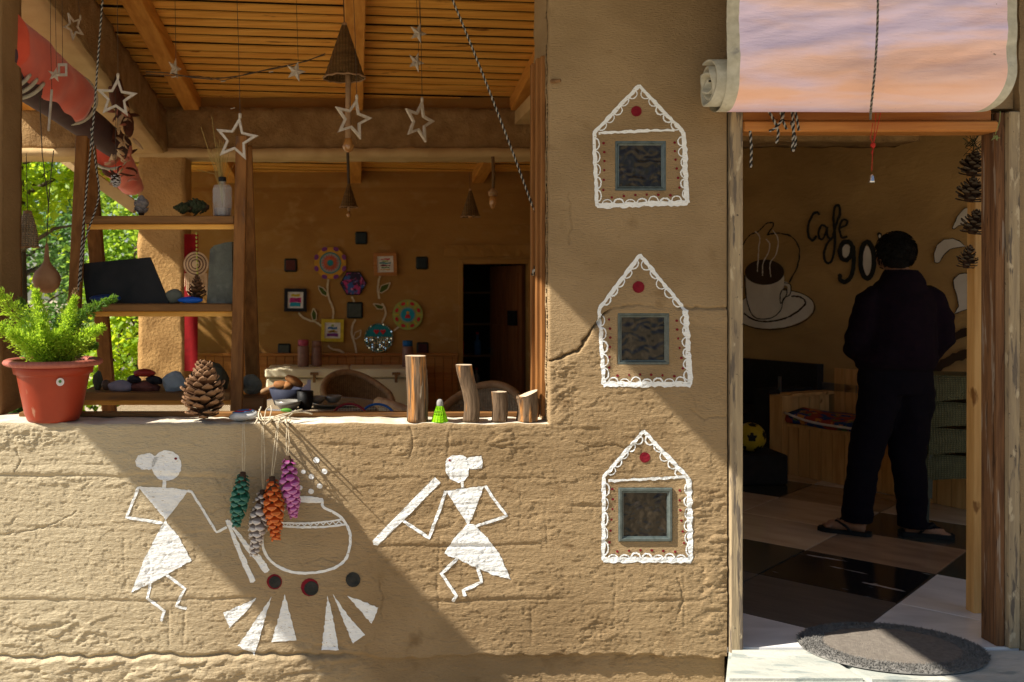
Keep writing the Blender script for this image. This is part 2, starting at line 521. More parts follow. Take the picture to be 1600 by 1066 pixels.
M['blind_pink'] = mat('faded_pink_canvas_painted_sheen', (0.90, 0.63, 0.58), 0.55, (0.86, 0.51, 0.37), (1.0, 6, 5.5), 3, 0.46, 0.66, sheen=0.5, sheen_col=(0.55, 0.5, 1.0),
                      bump=0.55, bscale=(7, 16, 30), bdist=0.012, spots=[((0.9, 6, 5), (0.78, 0.66, 0.88), 0.46, 0.62), ((22, 22, 22), (0.33, 0.22, 0.17), 0.715, 0.74)])  # lilac streaks paint the sky's reflection on the folds; sheen tinted to match
M['rug'] = mat('grey_rug_pile', (0.19, 0.18, 0.165), 0.98, (0.13, 0.125, 0.115), (40, 40, 40), 4)
M['rug_mid'] = mat('taupe_rug_weave', (0.235, 0.205, 0.17), 0.98, (0.18, 0.155, 0.13), (60, 60, 60), 4, bump=1.0, bscale=(220, 220, 220), bdist=0.008)
M['lime'] = mat('lime_plastic', (0.30, 0.66, 0.01), 0.4, transl=((0.35, 0.7, 0.01), 0.35))
M['clear'] = mat('clear_glass', (0.62, 0.66, 0.66), 0.06, spec=0.8)
M['clear'].node_tree.nodes['Principled BSDF'].inputs['Alpha'].default_value = 0.24
M['black_mat'] = mat('dark_slate', (0.012, 0.012, 0.011), 0.55, (0.022, 0.021, 0.019), (9, 9, 9), 5, bump=0.15)
M['grey_stone'] = mat('grey_green_stone', (0.15, 0.155, 0.12), 0.85, (0.10, 0.10, 0.08), (16, 16, 16), 6, bump=0.5, spots=[((8, 8, 8), (0.2, 0.2, 0.16), 0.58, 0.66)])


def plain(name, c, rough=0.6, **k):
    if name not in M:
        M[name] = mat(name, c, rough, tuple(v * 0.75 for v in c), (20, 20, 20), 4, **k)
    return M[name]

# ------------------------------------------------------------------ the mud front wall, its relief and its openings
SILL = EYE - 0.521
X_WL, X_WR, X_DL, X_DR = -1.298, 0.749, 1.44, 2.575
BLOCKS = [(960, 219, 1042, 299), (964, 488, 1047, 571), (966, 762, 1050, 846)]     # glass blocks, in photograph-sized wall units


def seg_d(px, py, pts):
    d = np.full(np.shape(px), 1e9)
    for (x0, y0), (x1, y1) in zip(pts[:-1], pts[1:]):
        dx, dy = x1 - x0, y1 - y0
        t = np.clip(((px - x0) * dx + (py - y0) * dy) / (dx * dx + dy * dy), 0, 1)
        d = np.minimum(d, np.hypot(px - x0 - t * dx, py - y0 - t * dy))
    return d


def sm(a, b, x):
    t = np.clip((x - a) / (b - a), 0, 1)
    return t * t * (3 - 2 * t)


CRACK = [(858, 566), (878, 556), (902, 549), (918, 524), (932, 508), (941, 492), (955, 482), (1000, 477), (1040, 482), (1140, 481)]


def relief(x, z):
    """how far the plaster stands out of its plane, metres"""
    x = np.asarray(x, float)
    z = np.asarray(z, float)
    px = PX + 403 * x
    py = PY - 403 * (z - EYE)
    wx = px + 10 * (fbm(x * 9, z * 9, 3, 91) - 0.5) * 2
    wy = py + 9 * (fbm(x * 7, z * 7, 3, 77) - 0.5) * 2
    crack_y = np.interp(px, [858, 902, 932, 955, 1140], [566, 549, 508, 482, 481])
    low = sm(-6, 14, py - crack_y + 0 * px) * sm(850, 862, px) + sm(655, 668, py) * (1 - sm(850, 862, px))
    low = np.clip(low, 0, 1)
    # rough down the lower wall, quieter in the smooth pier
    R_ = 0.28 + 0.72 * low
    R_ = R_ * (1 - 0.55 * sm(1040, 1080, px) * (1 - sm(560, 760, py)))
    h = 0.0020 * (fbm(x * 1.5, z * 1.9, 3, 3) - 0.5) * 2 * (0.35 + 0.65 * low)
    h += 0.00085 * R_ * (vn(x * 16 + 3 * vn(x * 2, z * 6, 9), z * 128, 5) - 0.5) * 2          # the dragged trowel lines
    h += 0.0011 * R_ * (fbm(x * 75, z * 130, 2, 6, 0.7) - 0.5) * 2                              # grit
    pock = fbm(x * 26, z * 34, 3, 15, 0.6)
    h -= 0.0014 * R_ * sm(0.66, 0.72, pock) * low                                               # pock marks
    h += 0.0010 * R_ * sm(0.66, 0.70, fbm(x * 30 + 9, z * 60, 3, 16, 0.6)) * low                # crumbs
    h += 0.004 * low                                                # the lower coat stands proud of the crack
    # lifts of the cob: a lip above a groove
    for (yl, x0, x1, am, sd) in ((746, -60, 420, .011, 1), (744, 560, 900, .004, 2), (826, -60, 560, .004, 3), (848, 560, 860, .008, 4), (935, -60, 420, .012, 5),
                                 (938, 640, 900, .008, 6), (792, 860, 1140, .005, 7), (858, 1060, 1140, .007, 8), (940, 880, 1140, .005, 9), (668, 855, 960, .006, 11), (700, 480, 860, .003, 12)):
        yy = yl + 10 * (vn(x * 2.4, x * 0 + sd, 40 + sd) - 0.5) + 4 * (vn(x * 14, x * 0 + sd, 50 + sd) - 0.5)
        d = py - yy
        am_ = 0.42 * am * sm(x0, x0 + 40, px) * (1 - sm(x1 - 40, x1, px)) * (0.45 + 0.8 * vn(x * 5, x * 0 + sd, 60 + sd))
        h += am_ * (0.75 * np.exp(-((d + 6) / 6.0) ** 2) - 0.9 * np.exp(-((d - 1.5) / 2.2) ** 2))
    # upright daub seams
    for (xl, y0, y1, am) in ((262, 945, 1020, .007), (287, 945, 1022, .006), (196, 830, 930, .004), (232, 840, 935, .004), (700, 670, 760, .006), (685, 830, 960, .006), (812, 760, 830, .005),
                             (830, 940, 1020, .005), (855, 770, 860, .005), (962, 850, 960, .004), (1068, 880, 990, .004)):
        xx = xl + 5 * (vn(z * 12, z * 0 + xl, 70) - 0.5)
        h -= 0.45 * am * np.exp(-((px - xx) / 2.2) ** 2) * sm(y0, y0 + 15, py) * (1 - sm(y1 - 15, y1, py)) * (0.3 + vn(z * 20, z * 0, 71))
    # crumbled patches
    for (cx, cy, rx, ry, am, fr, sd) in ((30, 680, 75, 17, .012, 42, 1), (60, 990, 190, 38, .011, 15, 2), (240, 1048, 330, 22, .016, 14, 3), (350, 752, 60, 9, .006, 40, 41), (180, 752, 200, 8, .006, 44, 42),
                                         (878, 600, 20, 60, .011, 26, 5), (785, 690, 26, 22, .010, 26, 6), (1118, 880, 26, 120, .014, 17, 7), (985, 700, 12, 44, .007, 34, 8), (700, 812, 60, 12, .005, 26, 20),
                                         (940, 985, 40, 22, .011, 20, 9), (1000, 1028, 170, 10, .010, 26, 10), (500, 772, 24, 18, .009, 26, 11), (520, 1022, 80, 26, .012, 20, 12), (1075, 800, 30, 60, .006, 26, 14), (640, 705, 30, 14, .005, 30, 16)):
        mk = np.exp(-((((wx - cx) / rx) ** 2 + ((wy - cy) / ry) ** 2) ** 2))
        n = fbm(x * fr * 0.62 + z * fr * 0.25 + 0.5 * vn(x * 7, z * 7, sd), z * fr * 1.7 - x * fr * 0.3, 4, 100 + sd, 0.55)
        h += 0.46 * am * mk * (1.5 * np.abs(n - 0.5) * 2 + 0.9 * sm(0.44, 0.56, n) - 0.55)
    # thin drags and flakes
    fl = fbm(x * 11, z * 26, 4, 131)
    h += 0.0013 * low * sm(0.62, 0.645, fl)
    # plaster lets go above the plinth
    edge = 1024 + 9 * (vn(x * 8, x * 0, 80) - 0.5) + 6 * (vn(x * 28, x * 0, 81) - 0.5)
    h -= 0.026 * sm(0, 5, py - edge) * sm(520, 640, px)
    h += 0.012 * sm(0, 8, py - edge) * (1 - sm(470, 560, px))
    h -= 0.016 * np.exp(-((py - edge - 2) / 3.0) ** 2) * (1 - sm(520, 600, px))
    # the crack across the pier
    jit = 3.0 * (fbm(x * 40, z * 40, 2, 33) - 0.5) * 2
    dc = seg_d(px + jit, py + jit, CRACK)
    h -= 0.024 * np.exp(-(dc / 1.7) ** 2) * sm(855, 862, px) * (0.35 + 0.65 * (1 - sm(960, 1010, px)) + 0.15)
    # hairline cracks
    for pts in ([(0, 838), (34, 832), (70, 824), (98, 812), (121, 800)], [(24, 700), (30, 716), (24, 736)], [(330, 800), (352, 792), (376, 796)], [(592, 905), (600, 935), (596, 965)], [(900, 690), (930, 700), (962, 694), (985, 706)],
                [(640, 668), (646, 690), (640, 712)], [(1060, 905), (1066, 935), (1060, 960)], [(470, 880), (500, 872), (540, 880)], [(890, 300), (893, 350), (889, 380)], [(1080, 640), (1100, 655), (1136, 650)]):
        dd = seg_d(px + jit * 1.3, py + jit * 1.3, pts)
        h -= 0.0045 * np.exp(-(dd / 1.1) ** 2)
    # flat beds for the glass blocks
    for (x0, y0, x1, y1) in BLOCKS:
        dd = np.maximum(np.abs(px - (x0 + x1) / 2) - (x1 - x0) / 2, np.abs(py - (y0 + y1) / 2) - (y1 - y0) / 2)
        k = 1 - sm(2, 22, dd)
        h = h * (1 - k)
        h -= 0.02 * (1 - sm(-4, -1, dd))
    return h


def round_lip(x, z):
    """extra set-back close to the free edges, so that they read as worn"""
    d_sill = np.where(x < X_WR + 0.001, SILL + 0.003 - z, 9)
    d = np.maximum(d_sill, 0)
    k = np.where(d < 0.014, 0.014 - np.sqrt(np.maximum(0.014 ** 2 - (0.014 - d) ** 2, 0)), 0)
    e = np.where(z > SILL, x - X_WR, 9)
    e = np.maximum(e, 0)
    k2 = np.where(e < 0.01, 0.01 - np.sqrt(np.maximum(0.01 ** 2 - (0.01 - e) ** 2, 0)), 0)
    return k + k2


def wall_y(x, z):
    return -relief(x, z) + round_lip(np.asarray(x, float), np.asarray(z, float))


STEP = 0.0036


def grid_patch(mb, x0, x1, z0, z1, depth, sides, step=STEP):
    nx = max(2, int(round((x1 - x0) / step)) + 1)
    nz = max(2, int(round((z1 - z0) / step)) + 1)
    xs, zs = np.linspace(x0, x1, nx), np.linspace(z0, z1, nz)
    Xg, Zg = np.meshgrid(xs, zs)
    Yg = wall_y(Xg, Zg)
    Zs = Zg.copy()
    if 'T' in sides:
        Zs[-1, :] += 0.005 * (vn(xs * 30, xs * 0, 200) - 0.5) + 0.008 * (vn(xs * 6, xs * 0, 201) - 0.5)
    if 'L' in sides:
        Xg = Xg.copy()
        Xg[:, 0] += 0.006 * (vn(zs * 24, zs * 0, 210) - 0.5)
    V = np.stack([Xg, Yg, Zs], -1).reshape(-1, 3)
    i = np.arange(nx * nz).reshape(nz, nx)
    F = np.stack([i[:-1, :-1], i[:-1, 1:], i[1:, 1:], i[1:, :-1]], -1).reshape(-1, 4)
    mb.add(V.tolist(), F.tolist())
    # returns into the thickness of the wall
    for s in sides:
        ring = {'T': i[-1, :], 'B': i[0, ::-1], 'L': i[::-1, 0], 'R': i[:, -1]}[s]
        pts = V[ring]
        k = len(pts)
        v, f = [tuple(p) for p in pts], []
        levels = (0.02, 0.06, 0.12, depth) if s in 'TL' else (depth,)
        for li, yb in enumerate(levels):
            for p in pts:
                dz = 0.006 * (vn(p[0] * 20, yb * 30, 220) - 0.5) if s == 'T' else 0
                if s == 'T' and yb == depth:
                    dz = 0
                v.append((p[0], yb, p[2] + float(dz)))
        for li in range(len(levels)):
            a, b = li * k, (li + 1) * k
            f += [(a + j + 1, a + j, b + j, b + j + 1) for j in range(k - 1)]
        mb.add(v, f, 1 if s in 'T' else 0)


mb = MB()
grid_patch(mb, -1.75, X_DL, -0.40, SILL, 0.30, 'TR')
wall = struct('front_wall', mb, [M['mud'], mat('sunlit_sill_mud', (0.66, 0.60, 0.49), 0.9, (0.50, 0.43, 0.32), (9, 9, 9), 6, bump=0.6, bscale=(60, 60, 60), bdist=0.006)], smooth=True)  # top of the sill coloured paler, standing in for sun falling on it
mb = MB()
grid_patch(mb, X_WR, X_DL, SILL, 2.75, 0.30, 'LR')
struct('wall_pier', mb, M['mud'], wall, smooth=True)
# wall beyond the door, and heads above both openings
mb = MB()
grid_patch(mb, X_DR, 2.78, -0.40, 2.75, 0.10, 'LR', 0.008)  # ends out of view; front beyond left open to light the cafe
struct('wall_return', mb, M['mud'], wall, smooth=True)
mb = MB()
mb.box((-2.2, 0.02, 2.70), (0.745, 0.28, 3.1))
mb.box((0.745, 0.02, 2.752), (4.6, 0.28, 3.1))
mb.box((1.445, 0.03, 2.095), (2.572, 0.12, 2.75))
struct('wall_head', mb, M['mud'], wall)
# the column at the near corner of the veranda
mb = MB()


def rough_box(mb, lo, hi, amp=0.01, freq=14, step=0.04, mi=0, seed=0):
    lo, hi = Vector(lo), Vector(hi)
    n = [max(1, int((hi[i] - lo[i]) / step)) for i in range(3)]
    idx, V, F = {}, [], []

    def vid(p):
        k = tuple(round(c, 5) for c in p)
        if k not in idx:
            q = Vector(p)
            d = Vector((mnoise.noise(q * freq + Vector((seed, 0, 0))), mnoise.noise(q * freq + Vector((31.4, seed, 0))), mnoise.noise(q * freq + Vector((0, 17.2, seed)))))
            d2 = Vector((mnoise.noise(q * freq * 3.1), mnoise.noise(q * freq * 3.1 + Vector((9, 0, 0))), mnoise.noise(q * freq * 3.1 + Vector((0, 9, 0)))))
            idx[k] = len(V)
            V.append(q + d * amp + d2 * amp * 0.5)
        return idx[k]
    for ax in range(3):
        u, v = (ax + 1) % 3, (ax + 2) % 3
        for side in (0, 1):
            for i in range(n[u]):
                for j in range(n[v]):
                    q = []
                    for (a, b) in ((i, j), (i + 1, j), (i + 1, j + 1), (i, j + 1)):
                        p = [0, 0, 0]
                        p[ax] = hi[ax] if side else lo[ax]
                        p[u] = lo[u] + (hi[u] - lo[u]) * a / n[u]
                        p[v] = lo[v] + (hi[v] - lo[v]) * b / n[v]
                        q.append(vid(p))
                    F.append(tuple(q) if side else tuple(q[::-1]))
    mb.add(V, F, mi)


rough_box(mb, (-1.95, 0.24, SILL + 0.002), (-1.466, 0.50, 2.90), 0.005, 7, 0.03)
struct('corner_column', mb, mat('brown_column_mud', (0.26, 0.165, 0.08), 0.92, (0.20, 0.12, 0.055), (3, 3, 2), 6, bump=0.6, bscale=(40, 40, 60), bdist=0.006, spec=0.1), wall, smooth=True)
# timber rail along the back of the sill and battens up the reveal
mb = MB()
mb.box((-1.37, 0.186, SILL + 0.001), (0.735, 0.236, SILL + 0.019), bev=0.003)
struct('sill_rail', mb, M['teak_x'], wall)
for i, (xx, yy, ww, mm) in enumerate(((0.744, 0.075, 0.012, 'teak_z'), (0.741, 0.115, 0.02, 'teak_z'), (0.743, 0.16, 0.012, 'pine_z'), (0.738, 0.205, 0.02, 'teak_z'), (0.743, 0.255, 0.012, 'teak_z'))):
    mb = MB()
    mb.box((xx - ww, yy - 0.017, SILL + 0.021), (xx + 0.006, yy + 0.017, 2.31), bev=0.003)
    struct('reveal_batten', mb, M[mm], wall)


# ------------------------------------------------------------------ paint on plaster: thin sheets that follow the relief
def stroke(pts, wd, jit=0.12, closed=False, sub=None, seed=0, w1=None, spline=False):
    """outline of a brush stroke along pts (widths in the same unit as pts)"""
    rnd = random.Random(seed * 131 + len(pts))
    p = [Vector((a, b)) for a, b in pts]
    if closed:
        p.append(p[0].copy())
    if spline and len(p) > 2:
        q = []
        for i in range(len(p) - 1):
            p0, p1, p2, p3 = p[max(i - 1, 0)], p[i], p[i + 1], p[min(i + 2, len(p) - 1)]
            for k in range(6):
                t = k / 6
                q.append(0.5 * ((2 * p1) + (p2 - p0) * t + (2 * p0 - 5 * p1 + 4 * p2 - p3) * t * t + (3 * p1 - p0 - 3 * p2 + p3) * t ** 3))
        q.append(p[-1])
        p = q
    else:
        q = []
        for a, b in zip(p[:-1], p[1:]):
            k = max(1, int((b - a).length / (sub or max(wd * 1.2, 4))))
            q += [a.lerp(b, j / k) for j in range(k)]
        q.append(p[-1])
        p = q
    Ls, Rs = [], []
    n = len(p)
    for i in range(n):
        t = p[min(i + 1, n - 1)] - p[max(i - 1, 0)]
        if t.length < 1e-6:
            continue
        t.normalize()
        nn = Vector((-t.y, t.x))
        ww = wd if w1 is None else wd + (w1 - wd) * i / (n - 1)
        k1, k2 = 1 + rnd.uniform(-jit, jit) * 2, 1 + rnd.uniform(-jit, jit) * 2
        Ls.append(p[i] + nn * ww / 2 * k1)
        Rs.append(p[i] - nn * ww / 2 * k2)
    if n:
        tip = (p[-1] - p[-2]).normalized() * wd * 0.3
        return [(v.x, v.y) for v in Ls] + [(p[-1].x + tip.x, p[-1].y + tip.y)] + [(v.x, v.y) for v in Rs[::-1]]


def rag(poly, amp, sub=3.6, seed=0):
    amp *= 1.35 if amp > 0.25 else 1
    """an outline made a little unsteady, as by a brush"""
    rnd = random.Random(seed + len(poly))
    out = []
    n = len(poly)
    for i in range(n):
        a, b = Vector(poly[i]), Vector(poly[(i + 1) % n])
        k = max(1, int((b - a).length / sub))
        for j in range(k):
            q = a.lerp(b, j / k)
            out.append((q.x + rnd.uniform(-amp, amp), q.y + rnd.uniform(-amp, amp)))
    return out


def ell(cx, cy, rx, ry, n=28, rot=0):
    c, s = math.cos(rot), math.sin(rot)
    return [(cx + rx * math.cos(t) * c - ry * math.sin(t) * s, cy + rx * math.cos(t) * s + ry * math.sin(t) * c) for t in [2 * math.pi * i / n for i in range(n)]]


def inside(poly, x, y):
    c = False
    j = len(poly) - 1
    for i in range(len(poly)):
        xi, yi = poly[i]
        xj, yj = poly[j]
        if (yi > y) != (yj > y) and x < (xj - xi) * (y - yi) / (yj - yi + 1e-12) + xi:
            c = not c
        j = i
    return c


def fill(mb, poly, surf, g=0, mi=0):
    """triangles inside one outline, each corner put on the surface by surf(u, v)"""
    pts = [Vector(p) for p in poly]
    n = len(pts)
    extra = []
    if g:
        x0, x1 = min(p[0] for p in poly), max(p[0] for p in poly)
        y0, y1 = min(p[1] for p in poly), max(p[1] for p in poly)
        gx, gy = np.meshgrid(np.arange(math.ceil(x0 / g) * g, x1, g), np.arange(math.ceil(y0 / g) * g, y1, g))
        inn_ = np.zeros(gx.shape, bool)
        for i in range(n):
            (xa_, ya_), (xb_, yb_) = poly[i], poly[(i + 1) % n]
            if ya_ != yb_:
                inn_ ^= ((ya_ > gy) != (yb_ > gy)) & (gx < (xb_ - xa_) * (gy - ya_) / (yb_ - ya_) + xa_)
        extra = [Vector((a_, b_)) for a_, b_ in zip(gx[inn_].tolist(), gy[inn_].tolist())]
    vs, _e, fs, *_r = delaunay_2d_cdt(pts + extra, [(i, (i + 1) % n) for i in range(n)], [], 1, 1e-5)
    if not fs:
        return
    vx_ = np.array([v.x for v in vs])
    vy_ = np.array([v.y for v in vs])
    ft = np.array([f[:3] for f in fs])
    cx_, cy_ = vx_[ft].mean(1), vy_[ft].mean(1)
    wn = np.zeros(len(fs), int)
    for i in range(n):
        (xa_, ya_), (xb_, yb_) = poly[i], poly[(i + 1) % n]
        if ya_ == yb_:
            continue
        side = (xb_ - xa_) * (cy_ - ya_) - (cx_ - xa_) * (yb_ - ya_)
        if yb_ > ya_:
            wn += ((cy_ >= ya_) & (cy_ < yb_) & (side > 0))
        else:
            wn -= ((cy_ < ya_) & (cy_ >= yb_) & (side < 0))
    fs = [f for f, k in zip(fs, wn) if k != 0]
    q = surf([v.x for v in vs], [v.y for v in vs])
    F = []
    for f in fs:
        a, b, c = (q[i] for i in f[:3])
        nrm = (Vector(b) - Vector(a)).cross(Vector(c) - Vector(a))
        F.append(tuple(f) if nrm.y < 0 else tuple(f)[::-1])
    mb.add(q, F, mi)


def on_wall(off):
    def f(us, vs):
        x = (np.array(us) - PX) / 403.0
        z = EYE + (PY - np.array(vs)) / 403.0
        y = wall_y(x, z) - off
        return list(zip(x.tolist(), y.tolist(), z.tolist()))
    return f


def paint(name, polys, m, off=0.0017, g=1.45, parent=None, label=None):
    mb = MB()
    for p in polys:
        fill(mb, p, on_wall(off), g)
    return mb.build(name, M[m], parent or wall, True, label)


def cr(sc, ox, oy):
    return lambda pts: [(ox + x / sc, oy + y / sc) for x, y in pts]


c1 = cr(2.563, 0, 650)
A = []
A.append(rag(c1(ell(668, 198, 60, 61, 40)), 0.5))
A.append(rag(c1([(543, 180), (556, 157), (600, 148), (618, 160), (640, 160), (618, 205), (600, 214), (570, 213), (548, 202)]), 0.6))
A.append(rag(c1([(653, 250), (669, 250), (665, 292), (650, 292)]), 0.3))
A.append(rag(c1([(553, 281), (700, 288), (757, 297), (710, 360), (665, 416), (610, 350)]), 0.5))
A.append(stroke(c1([(556, 284), (508, 405), (652, 428)]), 4.2, seed=1))
A.append(stroke(c1([(752, 298), (768, 302), (868, 465), (908, 445)]), 4.0, seed=2))
A.append(rag(c1([(662, 414), (715, 480), (768, 577), (660, 640), (526, 707), (580, 570)]), 0.6))
A.append(stroke(c1([(605, 660), (592, 728), (658, 780), (648, 818)]), 4.4, seed=3))
A.append(stroke(c1([(668, 635), (742, 690), (706, 760), (746, 770)]), 4.4, seed=4))
fig1 = paint('painted_dancer', A, 'white_paint', label='white stick woman with a hair bun reaching to the pot with tongs')
c2 = cr(2.445, 330, 630)
A = [stroke(c2([(60, 445), (105, 555), (160, 680)]), 5.5, seed=5, w1=9.5), stroke(c2([(66, 448), (140, 550), (180, 590), (214, 642)]), 4, seed=6, w1=11)]
paint('painted_tongs', A, 'white_paint')
paint('painted_eye', [c1(ell(705, 170, 6, 5, 10))], 'red_paint', 0.0026, parent=wall)
c3 = cr(2.503, 570, 640)
A = []
A.append(rag(c3([(322, 190), (340, 178), (385, 178), (402, 195), (410, 215), (405, 255), (390, 275), (365, 284), (335, 274), (318, 250), (313, 215)]), 0.6))
A.append(rag(c3([(393, 192), (410, 186), (456, 181), (460, 205), (456, 230), (412, 232), (400, 222)]), 0.5))
A.append(rag(c3([(374, 280), (386, 280), (387, 304), (376, 304)]), 0.3))
A.append(rag(c3([(316, 316), (465, 298), (440, 370), (405, 452), (365, 390)]), 0.5))
A.append(stroke(c3([(470, 296), (500, 345), (555, 415), (430, 456)]), 4.4, seed=7))
A.append(stroke(c3([(316, 318), (290, 395), (250, 500), (148, 433)]), 5.0, seed=8))
A.append(rag(c3([(403, 444), (425, 448), (480, 500), (530, 570), (570, 662), (500, 645), (310, 562), (350, 500)]), 0.7))
A.append(stroke(c3([(362, 582), (298, 640), (358, 725), (344, 748)]), 5.0, seed=9))
A.append(stroke(c3([(438, 605), (456, 673), (385, 705), (390, 726)]), 5.0, seed=10))
paint('painted_dancer', A, 'white_paint', label='white stick woman holding up a long white stick')
paint('painted_stick', [stroke(c3([(285, 274), (160, 400), (40, 521)]), 12, 0.06, seed=11)], 'white_paint')
paint('painted_eye', [c3(ell(331, 197, 5, 5, 10))], 'red_paint', 0.0026)
A = [stroke(c2([(425, 375), (432, 398), (490, 430), (525, 480), (531, 530), (515, 592), (470, 628), (400, 646), (320, 645), (255, 622), (212, 580), (195, 525), (205, 470), (250, 425), (280, 405)]), 4.2, seed=12, spline=True)]
A.append(rag(c2([(300, 352), (375, 354), (425, 362), (432, 374), (425, 380), (300, 378)]), 0.5))
A += [stroke(c2([(240, 456), (360, 458), (440, 452), (505, 443)]), 2.8, seed=13), stroke(c2([(240, 468), (340, 473), (430, 472), (512, 462)]), 3.2, seed=14)]
zz = []
for i in range(22):
    xx = 248 + i * 12
    k = (xx - 240) / 270
    top = 457 - 13 * max(0, k - 0.3)
    zz.append((xx, top + (12 if i % 2 else 1)))
A.append(stroke(c2(zz), 2.0, 0.1, seed=15, sub=50))
paint('painted_pot', A, 'white_paint', label='white outline of a round cooking pot with a zigzag band')
A = [rag(c2(ell(x, y, r, r * 0.95, 16)), 0.4) for x, y, r in ((402, 217, 12), (433, 260, 11), (383, 280, 11), (353, 262, 9), (415, 316, 11), (382, 336, 11), (340, 322, 10), (300, 326, 8))]
for i, p in enumerate(A):
    paint('painted_steam_dot', [p], 'white_paint')
for (x, y, r, dx, dy, rr) in ((244, 682, 23, -2, -1, 29), (383, 706, 27, -6, -4, 34), (542, 673, 28, 0, 0, 0)):
    if rr:
        paint('painted_ember_rim', [rag(c2(ell(x + dx, y + dy, rr, rr, 40)), 0.22)], 'red_paint', 0.0013)
    paint('painted_ember', [rag(c2(ell(x, y, r, r, 40)), 0.22)], 'black_paint', 0.0026)
for tri in (((48, 800), (172, 744), (130, 800), (70, 857)), ((232, 738), (206, 820), (166, 962), (103, 925)), ((282, 730), (300, 800), (326, 905), (231, 911)), ((445, 735), (462, 800), (487, 941), (422, 940)),
            ((466, 729), (530, 820), (588, 884), (540, 916)), ((521, 736), (580, 755), (638, 781), (612, 841))):
    paint('painted_flame_ray', [rag(c2(tri), 0.6)], 'white_paint')


def scallops(p, q, n, depth, side, wd=3.4, seed=0):
    """a row of small arcs hung along p-q, bulging to one side"""
    p, q = Vector(p), Vector(q)
    t = (q - p)
    L = t.length / n
    t.normalize()
    nn = Vector((-t.y, t.x)) * side
    rnd = random.Random(seed)
    out = []
    for i in range(n):
        a, b = p + t * L * i, p + t * L * (i + 1)
        dd = depth * rnd.uniform(0.75, 1.2)
        pts = [a, a.lerp(b, 0.18) + nn * dd * 0.75, a.lerp(b, 0.5) + nn * dd, a.lerp(b, 0.82) + nn * dd * 0.75, b]
        out.append(stroke([(v.x, v.y) for v in pts], wd * rnd.uniform(0.7, 1.2), 0.2, spline=True, seed=seed + i))
    return out


houses = [
    (cr(2.05, 840, 100), [(325, 70), (180, 222), (190, 455), (478, 445), (467, 220)], 9.0, (316, 152, 17), [(195, 222), (330, 215), (437, 212)]),
    (cr(2.05, 840, 100), [(328, 612), (197, 785), (210, 1025), (487, 1026), (473, 790)], 9.0, (323, 715, 19), None),
    (cr(1.953, 840, 520), [(322, 300), (200, 440), (199, 692), (466, 693), (460, 445)], 9.0, (326, 380, 16), [(215, 452), (330, 446), (455, 440)]),
]
for hi_, (c, o, wd, dot, bar) in enumerate(houses):
    A = []
    o2 = o + [o[0]]
    for i in range(5):
        A.append(stroke(c([o2[i], o2[i + 1]]), wd * .92 if i in (2, 3) else wd * 0.66, 0.17, seed=20 + hi_ * 9 + i, sub=5))
    cc = [Vector(v) for v in c(o)]
    inn = lambda a, b, s0, s1: (a.lerp(b, s0), a.lerp(b, s1))
    A += scallops(*inn(cc[0], cc[1], 0.08, 0.92), 5, 8, -1, 2.0, 300 + hi_)
    A += scallops(*inn(cc[0], cc[4], 0.08, 0.92), 5, 9, 1, 2.1, 310 + hi_)
    A += scallops(*inn(cc[1], cc[2], 0.06, 0.95), 5, 8, -1, 2.0, 320 + hi_)
    A += scallops(*inn(cc[4], cc[3], 0.05, 0.95), 6, 8, 1, 2.0, 330 + hi_)
    A += scallops(*inn(cc[2], cc[3], 0.05, 0.95), 7, 10, -1, 2.2, 340 + hi_)
    if bar:
        A.append(stroke(c(bar), 4.0, 0.3, seed=350 + hi_))
    paint('painted_house', A, 'white_paint', label=('white house outline around the topmost glass block', 'white house outline cut by the long crack', 'white house outline around the lowest glass block')[hi_])
    paint('painted_dot', [rag(c(ell(*dot[:2], dot[2], dot[2], 40)), 0.24)], 'red_paint')
    D = []
    rnd = random.Random(hi_)
    for a, b, n in ((cc[1], cc[2], 6), (cc[4], cc[3], 6), (cc[2], cc[3], 6)):
        ctr = sum(cc, Vector((0, 0))) / 5
        for k in range(n):
            p = a.lerp(b, (k + 0.7) / (n + 0.5))
            p = p + (ctr - p).normalized() * 15
            D.append(ell(p.x, p.y, 2.2 * rnd.uniform(.7, 1.1), 2.0, 8))
    paint('painted_red_specks', D, 'red_paint')

